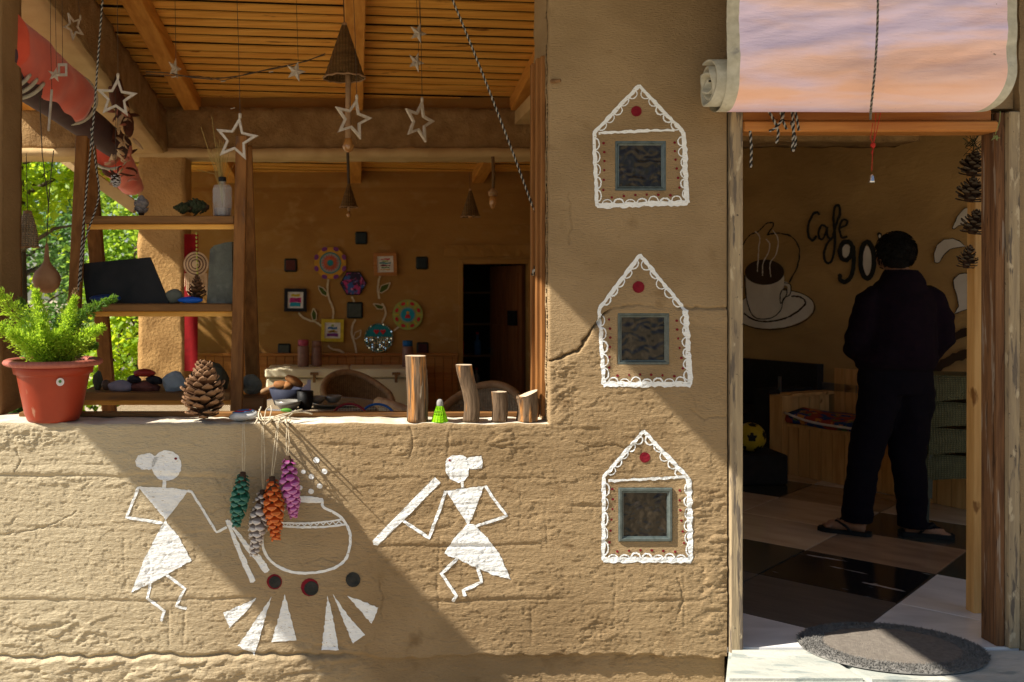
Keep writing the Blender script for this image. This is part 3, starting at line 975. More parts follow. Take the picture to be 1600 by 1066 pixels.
# glass blocks set in the pier
for i, (x0, y0, x1, y1) in enumerate(BLOCKS):
    a, b = WXZ(x0, y1), WXZ(x1, y0)
    t = thing('glass_block', ('square wavy glass block in the topmost painted house', 'square wavy glass block in the cracked middle painted house', 'square wavy glass block in the lowest painted house, in sunshine')[i],
              'glass block', ((a[0] + b[0]) / 2, 0.03, a[1]), 'glass blocks set in the mud pier')
    yf = (0.001, 0.001, -0.009)[i]
    fw = 0.020
    mb = MB()
    # one bevelled rim sloping in to the pane
    o_ = [(a[0], a[1]), (b[0], a[1]), (b[0], b[1]), (a[0], b[1])]
    rings = [(0, 0.06), (0, yf + 0.004), (0.004, yf), (fw * 0.55, yf), (fw * 0.75, yf + 0.005), (fw, yf + 0.007), (fw, yf + 0.05)]
    V, F = [], []
    for (ins, yy) in rings:
        V += [(a[0] + ins, yy, a[1] + ins), (b[0] - ins, yy, a[1] + ins), (b[0] - ins, yy, b[1] - ins), (a[0] + ins, yy, b[1] - ins)]
    for k in range(len(rings) - 1):
        for j in range(4):
            F.append((k * 4 + j, k * 4 + (j + 1) % 4, k * 4 + 4 + (j + 1) % 4, k * 4 + 4 + j))
    mb.add(V, F)
    mb.build('rim', M['glass_block'], t)
    n = 44
    V, F = [], []
    for r_ in range(n + 1):
        for c_ in range(n + 1):
            xx = a[0] + fw * 0.9 + (b[0] - a[0] - 1.8 * fw) * c_ / n
            zz = a[1] + fw * 0.9 + (b[1] - a[1] - 1.8 * fw) * r_ / n
            V.append((xx, yf + 0.011 + 0.0042 * mnoise.noise(Vector((xx * 40 + i * 9, zz * 52 + 2 * mnoise.noise(Vector((xx * 20, zz * 20, i))), 0))), zz))
    for r_ in range(n):
        for c_ in range(n):
            k = r_ * (n + 1) + c_
            F.append((k, k + 1, k + n + 2, k + n + 1))
    mb = MB()
    mb.add(V, F)
    mb.build('pane', M['glass_pane'], t, True)

# ------------------------------------------------------------------ ground, step, floors
mb = MB()
mb.add([(-90, -60, -0.35), (90, -60, -0.35), (90, 140, -0.35), (-90, 140, -0.35)], [(0, 1, 2, 3)])
struct('ground', mb, M['ground'])
mb = MB()
mb.box((-4.2, 0.30, -0.35), (2.3, 6.5, -0.2))
struct('veranda_floor', mb, M['floor_dirt'])

step_root = bpy.data.objects.new('doorstep', None)
COL.objects.link(step_root)
step_root['kind'] = 'structure'
step_root.location = (2, -0.3, -0.35)
WL['doorstep'] = Vector((2, -0.3, -0.35))
slabs = [[(1.447, -0.004), (1.79, -0.004), (1.83, -0.30), (1.32, -0.30)], [(1.797, -0.004), (2.62, -0.004), (2.60, -0.33), (1.838, -0.30)], [(1.318, -0.308), (1.835, -0.308), (1.90, -0.75), (1.10, -0.75)],
         [(1.843, -0.308), (2.60, -0.338), (2.75, -0.75), (1.908, -0.75)], [(2.63, -0.004), (3.5, -0.004), (3.5, -0.75), (2.76, -0.75), (2.61, -0.335)]]
for i, pl in enumerate(slabs):
    bm = bmesh.new()
    vs = [bm.verts.new((x, y, -0.33)) for x, y in pl]
    f = bm.faces.new(vs)
    r = bmesh.ops.extrude_face_region(bm, geom=[f])
    top = [g for g in r['geom'] if isinstance(g, bmesh.types.BMVert)]
    for v in top:
        v.co.z = -0.002 - 0.003 * (i % 2)
    bmesh.ops.recalc_face_normals(bm, faces=bm.faces)
    bmesh.ops.bevel(bm, geom=[e for e in bm.edges if all(v in top for v in e.verts)], offset=0.012, segments=2, affect='EDGES')
    mb = MB()
    mb.addbm(bm)
    mb.build('stone_slab', M['stone'], step_root)
mb = MB()
mb.box((1.46, -0.73, -0.345), (3.45, -0.01, -0.04))
mb.build('bedding', M['stone'], step_root)

# marble tiles laid on the diagonal
floor_root = MB()
floor_root.add([(1.3, 0.0, -0.014), (5.6, 0.0, -0.014), (2.3, 6.4, -0.014)], [(0, 1, 2)])
cafe_floor = struct('cafe_floor', floor_root, plain('tile_grout', (0.06, 0.055, 0.05), 0.9))
TM = {
    'white': mat('white_marble_tile', (0.80, 0.79, 0.78), 0.14, (0.64, 0.63, 0.62), (2.5, 7, 3), 7, 0.4, 0.65, spec=0.6, rvar=0.06),
    'cream': mat('cream_marble_tile', (0.70, 0.54, 0.36), 0.12, (0.56, 0.41, 0.26), (2.5, 8, 3), 7, spec=0.6, rvar=0.06),
    'brown': mat('brown_marble_tile', (0.40, 0.27, 0.165), 0.12, (0.26, 0.165, 0.10), (2.5, 8, 3), 7, spec=0.6, rvar=0.06),
    'black': mat('black_veined_marble_tile', (0.012, 0.011, 0.011), 0.13, (0.02, 0.018, 0.018), (3, 3, 3), 6, spec=0.5, rvar=0.07, spots=[((3.0, 15, 3), (0.40, 0.38, 0.35), 0.615, 0.64)]),
    'slate': mat('grey_brown_slate_tile', (0.13, 0.11, 0.09), 0.32, (0.085, 0.07, 0.06), (2, 9, 3), 7, bump=0.15, rvar=0.08),
    'green': mat('dark_green_marble_tile', (0.03, 0.035, 0.028), 0.16, (0.05, 0.05, 0.04), (3, 7, 3), 6, spec=0.5),
}
TS = 0.612
ux, vx = Vector((0.707, 0.707)), Vector((0.707, -0.707))
T0 = Vector((1.97, 0.963))
special = {(0, 0): 'black', (-1, 0): 'slate', (0, -1): 'green', (1, 0): 'brown', (1, -1): 'cream', (0, 1): 'white', (-1, 1): 'white', (1, 1): 'green', (-1, -1): 'slate', (2, 0): 'green', (2, -1): 'cream', (1, -2): 'black',
           (2, -2): 'cream', (3, -1): 'brown', (2, 1): 'brown', (3, -2): 'green', (-2, 1): 'white', (-2, 0): 'white', (-1, 2): 'white', (3, -3): 'cream', (2, -3): 'black', (0, -2): 'brown'}
rnd = random.Random(3)
tile_me = {}
for k, m in TM.items():
    mb = MB()
    mb.box((0.0035, 0.0035, -0.02), (TS - 0.0035, TS - 0.0035, 0), bev=0.0015)
    me = bpy.data.meshes.new('floor_tile')
    me.from_pydata(mb.v, [], mb.f)
    me.materials.append(m)
    tile_me[k] = me
for iu in range(-2, 9):
    for iv in range(-5, 7):
        c = T0 + ux * TS * (iu + 0.5) + vx * TS * (iv + 0.5)
        kind_ = special.get((iu, iv)) or rnd.choice(['cream', 'brown', 'green', 'cream', 'white'])
        g_ = 0.0035
        o_ = T0 + ux * TS * iu + vx * TS * iv
        poly = [o_ + ux * g_ + vx * g_, o_ + ux * g_ + vx * (TS - g_), o_ + ux * (TS - g_) + vx * (TS - g_), o_ + ux * (TS - g_) + vx * g_]
        whole = True
        for (nx_, ny_, dd) in ((0, 1, 0.004), (0.987, -0.158, 1.262), (-0.89, -0.45, -5.02), (-1, 0, -5.4)):      # keep n.p > d
            out_ = []
            for i in range(len(poly)):
                a_, b_ = poly[i], poly[(i + 1) % len(poly)]
                da, db = a_.x * nx_ + a_.y * ny_ - dd, b_.x * nx_ + b_.y * ny_ - dd
                if da >= 0:
                    out_.append(a_)
                if (da >= 0) != (db >= 0):
                    out_.append(a_.lerp(b_, da / (da - db)))
            whole = whole and len(out_) == len(poly) and all((p_ - q_).length < 1e-6 for p_, q_ in zip(out_, poly))
            poly = out_
            if len(poly) < 3:
                break
        if len(poly) < 3:
            continue
        if not whole:
            mb = MB()
            mb.prism([(p_.x, p_.y) for p_ in poly[::-1]], 0.02, Matrix.Translation((0, 0, -0.02)))
            mb.build('floor_tile', TM[kind_], cafe_floor)
            continue
        o = link('floor_tile', tile_me[kind_], cafe_floor)
        p = T0 + ux * TS * iu + vx * TS * iv
        o.location = (p.x, p.y, 0.0)
        o.rotation_euler = (0, 0, 0)
        a = Matrix(((0.707107, 0.707107, 0, p.x), (0.707107, -0.707107, 0, p.y), (0, 0, -1, -0.02), (0, 0, 0, 1)))
        o.matrix_world = Matrix.Translation((p.x, p.y, 0)) @ Matrix.Rotation(R(-45), 4, 'Z')
# ------------------------------------------------------------------ cafe room
CW0, CWD = Vector((3.66, 3.87)), Vector((0.45, -0.89)).normalized()
CWN = Vector((CWD.y, -CWD.x))       # towards the room
if CWN.dot(Vector((-1, -1))) < 0:
    CWN = -CWN


def cafe_pt(px, py, off=0.0):
    """where the ray of a photograph point meets the oblique cafe wall"""
    dx, dz = (px - PX) / FOC, (PY - py) / FOC
    # (t*dx - x0)*n + (-DCAM + t - y0)*n = off
    t = (off + CW0.x * CWN.x + (CW0.y + DCAM) * CWN.y) / (dx * CWN.x + CWN.y)
    return (t * dx, -DCAM + t, EYE + t * dz)


a, b = CW0 - CWD * 3.3, CW0 + CWD * 4.15
V, F = [], []
nx, nz = 90, 34
for j in range(nz + 1):
    for i in range(nx + 1):
        s, z = -3.3 + 7.45 * i / nx, -0.05 + 2.75 * j / nz
        p = CW0 + CWD * s
        zz = z + 0.1 * s
        gro = sum(0.010 * math.exp(-((zz - zl - 0.03 * mnoise.noise(Vector((s * 2, zl, 0)))) / 0.035) ** 2) for zl in (0.62, 1.02, 1.95, 2.2, 2.42))
        hh = 0.008 * mnoise.noise(Vector((s * 2.2, z * 2.2, 0))) + 0.004 * mnoise.noise(Vector((s * 9, z * 9, 4))) - gro
        V.append((p.x + CWN.x * hh, p.y + CWN.y * hh, z))
for j in range(nz):
    for i in range(nx):
        k = j * (nx + 1) + i
        s_, z_ = -3.3 + 7.45 * (i + .5) / nx, -0.05 + 2.75 * (j + .5) / nz
        if -3.0 < s_ < -1.45 and 0.95 < z_ < 2.35:       # unseen opening added to bring light in, hidden by the door jamb
            continue
        F.append((k, k + 1, k + nx + 2, k + nx + 1))
mb = MB()
mb.add(V, F)
cafe_wall = struct('cafe_wall', mb, M['slate_mud'], smooth=True)
mb = MB()
mb.beam((1.30, 0.31, 1.2), (2.24, 6.4, 1.2), 2.9, 0.14, up=(0.98, -0.15, 0))
struct('partition_wall', mb, M['plaster_beam'])
mb = MB()
mb.box((1.25, 0.1, 2.68), (4.4, 6.4, 2.78))  # stops short out of view: unseen gap added to let sky light in
struct('cafe_ceiling', mb, M['plaster_beam'])
mb = MB()
rough_box(mb, (1.6, 2.42, 2.34), (3.62, 2.72, 2.66), 0.016, 9, 0.06)
struct('cafe_beam', mb, M['mud_rough'], smooth=True)


def on_cafe(off):
    return lambda us, vs: [cafe_pt(u, v, off) for u, v in zip(us, vs)]


def cpaint(name, polys, m, off=0.018, label=None):
    mb = MB()
    for p in polys:
        fill(mb, p, on_cafe(off))
    return mb.build(name, M[m], cafe_wall, False, label)


c7 = cr(2.666, 1130, 280)
cpaint('painted_saucer', [rag(c7(ell(212, 542, 166, 80, 40, -0.08)), 0.3)], 'grey_paint', 0.016)
cpaint('painted_saucer_ring', [stroke(c7([(85, 560), (140, 590), (210, 592), (280, 570), (335, 530), (340, 505), (315, 490), (285, 488)]), 2.6, 0.2, spline=True), stroke(c7(ell(214, 544, 168, 82, 36, -0.08)), 1.4, 0.2, closed=True)], 'brown_paint', 0.018)
cpaint('painted_cup', [rag(c7([(92, 395), (252, 390), (255, 430), (247, 485), (232, 540), (200, 577), (140, 578), (110, 545), (98, 490)]), 0.3), stroke(c7([(250, 435), (270, 440), (276, 470), (265, 510), (238, 545)]), 5.4, 0.1, spline=True)], 'grey_paint', 0.020)
cpaint('painted_coffee', [c7(ell(172, 388, 82, 53, 30))], 'brown_paint', 0.023)
cpaint('painted_cup_outline', [stroke(c7([(90, 400), (93, 470), (110, 545), (140, 580), (200, 578), (240, 545), (250, 500), (278, 480), (280, 440), (255, 432)]), 1.5, 0.2, spline=True),
                               stroke(c7([(262, 455), (264, 480), (240, 518), (238, 480), (250, 458), (262, 455)]), 1.4, 0.2, spline=True)], 'black_paint', 0.024)
cpaint('painted_steam', [stroke(c7(p), 1.6, 0.3, spline=True, seed=i) for i, p in enumerate(([(132, 218), (152, 240), (148, 290), (145, 340), (142, 385)], [(178, 250), (194, 270), (186, 310), (166, 350), (164, 402)], [(206, 212), (228, 250), (222, 310), (196, 350), (198, 408)]))], 'grey_paint', 0.027)
cpaint('painted_swirl', [stroke(c7(p), 2.0, 0.3, spline=True, seed=i) for i, p in enumerate(([(80, 275), (110, 235), (150, 215), (180, 185), (210, 185), (195, 215), (182, 232)], [(182, 232), (230, 225), (285, 240), (316, 290), (310, 360), (275, 430)]))], 'black_paint', 0.015)
LET = [(([(400, 150), (392, 138), (372, 150), (354, 195), (356, 238), (372, 255), (388, 238)]), 4.0),
       (([(432, 202), (412, 192), (398, 215), (400, 245), (416, 248), (430, 215), (433, 200), (434, 235), (444, 248)]), 3.6),
       (([(458, 235), (470, 190), (486, 145), (482, 112), (466, 115), (459, 160), (464, 230), (462, 300), (448, 345), (428, 345), (420, 312), (432, 272), (462, 235)]), 4.0),
       (([(480, 205), (512, 192), (514, 172), (496, 172), (484, 205), (494, 242), (516, 240)]), 3.6)]
for p, wd in LET:
    cpaint('painted_letter', [stroke(c7(p), wd, 0.12, spline=True)], 'black_paint', 0.017)
cpaint('painted_numeral_fill', [c7(ell(513, 300, 20, 28)), c7(ell(598, 340, 20, 62))], 'grey_paint', 0.016)
cpaint('painted_numeral', [stroke(c7([(540, 285), (525, 262), (500, 265), (486, 295), (492, 328), (512, 338), (534, 315), (540, 280), (544, 340), (534, 400), (510, 428), (488, 420), (486, 398)]), 7.0, 0.08, spline=True)], 'black_paint', 0.019)
cpaint('painted_numeral', [stroke(c7(ell(600, 338, 28, 76, 24)), 7.6, 0.06, closed=True)], 'black_paint', 0.019)
cpaint('painted_numeral_fill', [c7(ell(652, 238, 5, 8, 10))], 'grey_paint', 0.021)
cpaint('painted_apostrophe', [c7([(640, 228), (648, 220), (660, 226), (662, 242), (650, 258), (640, 264), (646, 248)])], 'black_paint', 0.019)
for i, p in enumerate(([(880, 345), (878, 310), (890, 275), (920, 252), (955, 247), (985, 258), (1010, 282), (980, 284), (945, 292), (918, 318), (900, 348), (888, 350)], [(958, 420), (985, 394), (1060, 390), (1060, 530), (1005, 546), (962, 562), (980, 530), (975, 490), (962, 455)], [(954, 206), (975, 155), (1005, 122), (1050, 110), (1050, 160), (1010, 185), (980, 194), (962, 208)])):
    cpaint('painted_petal', [rag(c7(p), 0.4)], 'grey_paint', 0.017)
    cpaint('painted_petal_outline', [stroke(c7(p), 1.1, 0.3, closed=True)], 'black_paint', 0.019)
cpaint('painted_branch', [stroke(c7([(850, 830), (890, 790), (950, 750), (1030, 725), (1090, 715)]), 14, 0.1, spline=True), stroke(c7([(880, 700), (960, 655), (1060, 625)]), 12, 0.15, spline=True)], 'brown_paint', 0.016)

# ------------------------------------------------------------------ veranda: ceiling, beams, pillar, back wall
def zc(Y):
    return EYE + 1.96 - 0.119 * Y


ceil = MB()
ceil.beam((-0.2, -0.44, zc(-0.44) + 0.085), (-0.2, 6.5, zc(6.5) + 0.085), 5.2, 0.06)
ceil.beam((-3.25, -0.44, zc(-0.44) + 0.085), (-3.25, 0.75, zc(0.75) + 0.085), 0.898, 0.06)  # unseen overhang added to shade the corner column
ceiling = struct('veranda_ceiling', ceil, plain('roof_underlay', (0.05, 0.035, 0.02), 0.95))
rnd = random.Random(11)
pitch, y, skew = 0.138, -0.35, 0.085
while y < 6.5:
    for (x0, x1) in ((-2.79, -2.563), (-2.56, -1.282), (-1.279, -0.001), (0.001, 1.279), (1.282, 2.3)):
        dz, ww = rnd.uniform(-0.004, 0.004), pitch - 0.036 - rnd.uniform(0, 0.014)
        j0, j1 = rnd.uniform(-.006, .006), rnd.uniform(-.006, .006)
        V = []
        for (x, jj) in ((x0, j0), (x1, j1)):
            for yy in (y + jj + skew * x, y + jj + skew * x + ww):
                for th in (0.0, 0.009):
                    V.append((x, yy, zc(yy) + 0.010 + dz + th))
        mb = MB()
        mb.add(V, [(0, 2, 6, 4), (1, 5, 7, 3), (0, 4, 5, 1), (2, 3, 7, 6), (0, 1, 3, 2), (4, 6, 7, 5)])
        mb.build('ceiling_board', M['pine_x'], ceiling)
    y += pitch
for x in (-2.56, -1.28, 0.0, 1.28):
    mb = MB()
    mb.beam((x, -0.25, zc(-0.25) - 0.05), (x, 6.4, zc(6.4) - 0.05), 0.125, 0.118, bev=0.006)
    mb.build('rafter', M['pine_y'], ceiling)

ZB = EYE + 1.05                        # underside of the cross beam
mb = MB()
rough_box(mb, (-2.75, 3.79, ZB + 0.035), (2.05, 4.12, ZB + 0.37), 0.018, 7, 0.045)
crossb = struct('cross_beam', mb, M['mud_rough'], smooth=True)
mb = MB()
rough_box(mb, (-2.75, 3.765, ZB - 0.015), (2.05, 4.10, ZB + 0.05), 0.008, 8, 0.04)
struct('beam_soffit', mb, M['plaster_beam'], crossb, smooth=True)
mb = MB()
rough_box(mb, (-2.75, 3.86, ZB + 0.36), (2.05, 4.06, zc(3.9) + 0.02), 0.004, 6, 0.07)
struct('beam_infill', mb, M['mud_dark'], crossb)

# the side beam, running down towards the pillar with the roof
mb = MB()
rough_box(mb, (-1.93, 0.25, 0.0), (-1.475, 3.95, 0.32), 0.018, 6, 0.045)
mb.v = [(x, yy, z + EYE + 1.075 + 0.119 * (3.78 - yy)) for x, yy, z in mb.v]
sideb = struct('side_beam', mb, M['mud_rough'], smooth=True)
mb = MB()
rough_box(mb, (-1.935, 0.25, -0.012), (-1.49, 3.80, 0.012), 0.006, 9, 0.045)
mb.v = [(x, yy, z + EYE + 1.068 + 0.119 * (3.78 - yy)) for x, yy, z in mb.v]
struct('beam_soffit', mb, M['plaster_beam'], sideb, smooth=True)
mb = MB()
rough_box(mb, (-1.70, 3.80, -0.2), (-1.335, 4.10, ZB + 0.02), 0.012, 7, 0.04)
struct('veranda_pillar', mb, mat('ochre_rough_plaster', (0.46, 0.28, 0.11), 0.95, (0.36, 0.21, 0.08), (5, 5, 5), 7, bump=0.9, bscale=(40, 40, 40), bdist=0.015, spec=0.1), smooth=True)
mb = MB()
mb.beam(P(60, 218, 4.5), P(214, 326, 4.5), 0.10, 0.10, up=(0, 1, 0))
struct('eave_plank', mb, M['plaster_beam'])

# back wall with a doorway, glass blocks and paint on it
YB = 6.28
bx0, bx1 = P(292, 0, YB).x, 2.55
dx0, dx1, dzt = P(716, 0, YB).x, P(834, 0, YB).x, P(0, 405, YB).z
mb = MB()


def wavy_wall(mb, x0, x1, z0, z1, Y, th=0.2, amp=0.006):
    nx, nz = max(2, int((x1 - x0) / 0.05)), max(2, int((z1 - z0) / 0.05))
    V = []
    for j in range(nz + 1):
        for i in range(nx + 1):
            x, z = x0 + (x1 - x0) * i / nx, z0 + (z1 - z0) * j / nz
            lift = sum(0.009 * math.exp(-((z - zl - 0.02 * mnoise.noise(Vector((x * 1.5, zl, 3)))) / 0.02) ** 2) for zl in (1.15, 1.62, 2.08, 2.45))
            V.append((x, Y - amp * mnoise.noise(Vector((x * 3, z * 3, Y))) + lift, z))
    F = []
    for j in range(nz):
        for i in range(nx):
            k = j * (nx + 1) + i
            F.append((k, k + 1, k + nx + 2, k + nx + 1))
    mb.add(V, F)


wavy_wall(mb, bx0, dx0, -0.2, 2.9, YB)
wavy_wall(mb, dx0, dx1, dzt, 2.9, YB)
wavy_wall(mb, dx1, bx1, -0.2, 2.9, YB)
mb.box((bx0, YB + 0.04, -0.2), (dx0 - 0.002, YB + 0.2, 2.9))
mb.box((dx1 + 0.002, YB + 0.04, -0.2), (bx1, YB + 0.2, 2.9))
backw = struct('back_wall', mb, M['mud_dark'])
mb = MB()
rough_box(mb, (P(694, 0, YB).x, YB - 0.03, P(0, 401, YB).z), (P(836, 0, YB).x, YB + 0.02, P(0, 383, YB).z), 0.008, 9, 0.04)
struct('door_head', mb, M['mud_dark'], backw)
# wainscot boards
z0w, z1w = -0.2, P(0, 556, YB).z
xx = bx0 + 0.02
while xx < dx0 - 0.06:
    mb = MB()
    mb.box((xx, YB - 0.03, z0w), (min(xx + 0.088, dx0 - 0.01), YB - 0.012, z1w), bev=0.004)
    struct('wainscot_plank', mb, M['lintel_lo'], backw)
    xx += 0.0915
mb = MB()
mb.box((bx0 + 0.02, YB - 0.05, z1w + 0.001), (dx0 - 0.005, YB - 0.005, z1w + 0.03), bev=0.004)
struct('wainscot_rail', mb, M['lintel_lo'], backw)


def on_back(off):
    return lambda us, vs: [tuple(P(u, v, YB - off)) for u, v in zip(us, vs)]


def bpaint(name, polys, m, off=0.018, label=None):
    mb = MB()
    for p in polys:
        fill(mb, p, on_back(off))
    return mb.build(name, M[m], backw, False, label)


plain('cream_paint', (0.62, 0.5, 0.34), 0.8)
plain('leaf_paint', (0.07, 0.10, 0.02), 0.8)
c9 = cr(5.612, 430, 370)
for i, p in enumerate(([(465, 375), (458, 440), (468, 530), (495, 600), (510, 650), (505, 720)], [(205, 665), (240, 705), (300, 735), (350, 745), (412, 790)], [(920, 345), (905, 400), (900, 470), (912, 542)],
                       [(935, 585), (962, 630), (965, 690), (935, 755)], [(672, 525), (692, 570)], [(702, 725), (675, 790), (672, 860), (700, 950), (716, 1040)], [(462, 955), (500, 985), (570, 1000), (630, 1045)],
                       [(1090, 785), (1040, 825)], [(905, 1015), (860, 1040)])):
    bpaint('painted_stem', [stroke(c9(p), 2.9, 0.15, spline=True, seed=i)], 'cream_paint', 0.019)
for i, p in enumerate(([(378, 432), (420, 450), (455, 490), (448, 522), (410, 505), (385, 465)], [(335, 628), (362, 670), (360, 725), (330, 735), (316, 680)], [(1010, 402), (985, 460), (935, 492), (908, 488), (930, 430)],
                       [(860, 588), (905, 592), (955, 610), (940, 638), (895, 632)], [(752, 818), (745, 870), (710, 896), (685, 885), (700, 840)])):
    if i != 4:
        bpaint('painted_leaf', [c9(p)], 'leaf_paint', 0.018)
    bpaint('painted_leaf_outline', [stroke(c9(p), 1.5, 0.15, closed=True)], 'cream_paint', 0.021)


def back_box(px0, py0, px1, py1, yf, yb):
    a, b = P(px0, py1, yf), P(px1, py0, yf)
    return (a.x, yf, a.z), (b.x, yb, b.z)


plain('maroon_glass', (0.10, 0.02, 0.015), 0.4, spec=0.2)
plain('black_glass', (0.010, 0.016, 0.017), 0.35, spec=0.25)
plain('pale_glass', (0.06, 0.065, 0.05), 0.35, spec=0.25)
plain('plum_glass', (0.06, 0.015, 0.02), 0.4, spec=0.2)
for (x0, y0, x1, y1, m, lb) in ((444, 404, 464, 425, 'maroon_glass', 'small maroon glass block in the brown back wall'), (555, 362, 574, 382, 'black_glass', 'small dark glass block, topmost in the brown back wall'),
                                (650, 401, 669, 421, 'black_glass', 'small dark glass block beside the back doorway'), (434, 537, 454, 556, 'pale_glass', 'small pale glass block above the chest freezer'),
                                (542, 472, 567, 498, 'pale_glass', 'square dark green glass block under the hexagonal picture'), (651, 535, 670, 554, 'plum_glass', 'small plum glass block above the wainscot')):
    lo, hi = back_box(x0, y0, x1, y1, YB - 0.02, YB + 0.03)
    t = thing('glass_block', lb, 'glass block', (lo[0], YB, lo[2]), 'coloured glass blocks in the back wall')
    mb = MB()
    mb.box(lo, hi, bev=0.012)
    mb.build('rim', M['black_glass'], t)
    mb = MB()
    mb.box((lo[0] + 0.018, lo[1] - 0.003, lo[2] + 0.018), (hi[0] - 0.018, lo[1] + 0.01, hi[2] - 0.018), bev=0.003)
    mb.build('pane', M[m], t)

# ---- pictures on the back wall
plain('picture_white', (0.74, 0.70, 0.66), 0.6)
COLS = dict(yel=(0.62, 0.45, 0.04), mag=(0.55, 0.03, 0.22), cya=(0.02, 0.30, 0.42), red=(0.55, 0.03, 0.04), teal=(0.02, 0.22, 0.26), grn=(0.08, 0.22, 0.05), org=(0.62, 0.16, 0.03), pur=(0.20, 0.05, 0.22), blk=(0.015, 0.015, 0.02),
            lime=(0.36, 0.40, 0.10), blu=(0.05, 0.15, 0.35), mar=(0.2, 0.03, 0.05), grey=(0.3, 0.3, 0.28), gold=(0.58, 0.30, 0.04))
for k, c in COLS.items():
    plain('ink_' + k, c, 0.6)


def framed(px0, py0, px1, py1, fm, label, strips, tilt=0.0, word=None, wm='ink_blk'):
    yf = YB - 0.045
    a, b = P(px0, py1, yf), P(px1, py0, yf)
    cx, cz = (a.x + b.x) / 2, (a.z + b.z) / 2
    W, Hh = b.x - a.x, b.z - a.z
    t = thing('framed_picture', label, 'picture', (cx, YB, cz), 'pictures on the back wall')
    fw = 0.15 * W
    mb = MB()
    for (x0, z0, x1, z1) in ((-W / 2, -Hh / 2, W / 2, -Hh / 2 + fw), (-W / 2, Hh / 2 - fw, W / 2, Hh / 2), (-W / 2, -Hh / 2 + fw, -W / 2 + fw, Hh / 2 - fw), (W / 2 - fw, -Hh / 2 + fw, W / 2, Hh / 2 - fw)):
        mb.box((cx + x0, yf, cz + z0), (cx + x1, YB - 0.01, cz + z1))
    mb.build('frame', M[fm], t)
    mb = MB()
    mb.box((cx - W / 2 + fw - 0.002, yf + 0.012, cz - Hh / 2 + fw - 0.002), (cx + W / 2 - fw + 0.002, YB - 0.012, cz + Hh / 2 - fw + 0.002))
    mb.build('print', M['picture_white'], t)
    for (u, v, ww, hh, m) in strips:
        mb = MB()
        poly = rag([(-ww / 2, -hh / 2), (ww / 2, -hh / 2), (ww / 2, hh / 2), (-ww / 2, hh / 2)], 0.02, 0.1, int(v * 100))
        mb.prism([(p * W, q * W) for p, q in poly], 0.002, Matrix.Translation((cx + u * W, yf + 0.0115, cz + v * W)) @ Matrix.Rotation(R(90), 4, 'X'))
        mb.build('printed_stripe', M['ink_' + m], t)
    if word:
        cu = bpy.data.curves.new('lettering', 'FONT')
        cu.body = word[0]
        cu.size = word[1] * W
        cu.align_x = 'CENTER'
        cu.align_y = 'CENTER'
        cu.extrude = 0.0005
        cu.materials.append(M[wm])
        tmp = bpy.data.objects.new('lettering', cu)
        me_ = bpy.data.meshes.new_from_object(tmp)
        bpy.data.objects.remove(tmp)
        o = link('lettering', me_, t)
        o.matrix_parent_inverse = Matrix()
        o.location = (word[2] * W, yf + 0.008 - YB, word[3] * W)
        o.rotation_euler = (R(90), 0, 0)
    t.rotation_euler = (0, tilt, 0)
    return t


framed(444, 451, 479, 487, 'ink_blk', 'small picture in a black frame with yellow, magenta and blue stripes', [(0, 0.2, 0.40, 0.12, 'yel'), (0, 0.0, 0.52, 0.2, 'mag'), (0, -0.2, 0.48, 0.17, 'cya')], R(0.5), ('LIVE', 0.2, 0, 0.0))
framed(584, 395, 620, 431, 'lintel_lo', 'small picture in an orange wooden frame with six coloured stripes', [(0, 0.22, 0.4, 0.05, 'red'), (0, 0.14, 0.26, 0.05, 'lime'), (0, 0.05, 0.5, 0.06, 'teal'), (0, -0.05, 0.44, 0.06, 'mar'), (0, -0.14, 0.36, 0.05, 'grn'), (0, -0.23, 0.42, 0.05, 'gold')], R(-1.5))
framed(502, 499, 537, 534, 'ink_yel', 'small picture in a yellow frame with blue and magenta stripes', [(0, 0.22, 0.14, 0.1, 'lime'), (0, 0.1, 0.42, 0.1, 'blu'), (0, -0.03, 0.2, 0.1, 'yel'), (0, -0.06, 0.44, 0.06, 'gold'), (0, -0.2, 0.5, 0.13, 'pur')], R(1))


def disc(name, c, r, n, yf, th, m, t, flat=0.0):
    mb = MB()
    mb.prism([(r * math.cos(2 * math.pi * i / n + flat), r * math.sin(2 * math.pi * i / n + flat)) for i in range(n)], th, Matrix.Translation((c.x, yf, c.z)) @ Matrix.Rotation(R(90), 4, 'X'))
    return mb.build(name, M[m], t)


def petals(name, c, r0, r1, n, yf, m, t, wd=0.5, off=0.0):
    mb = MB()
    for i in range(n):
        a = 2 * math.pi * (i + off) / n
        da = math.pi / n * wd
        pts = [(r0, a - da * 0.7), ((r0 + r1) / 2, a - da), (r1, a), ((r0 + r1) / 2, a + da), (r0, a + da * 0.7)]
        mb.prism([(r * math.cos(q), r * math.sin(q)) for r, q in pts], 0.002, Matrix.Translation((c.x, yf, c.z)) @ Matrix.Rotation(R(90), 4, 'X'))
    o = mb.build(name, M[m], t)
    return o


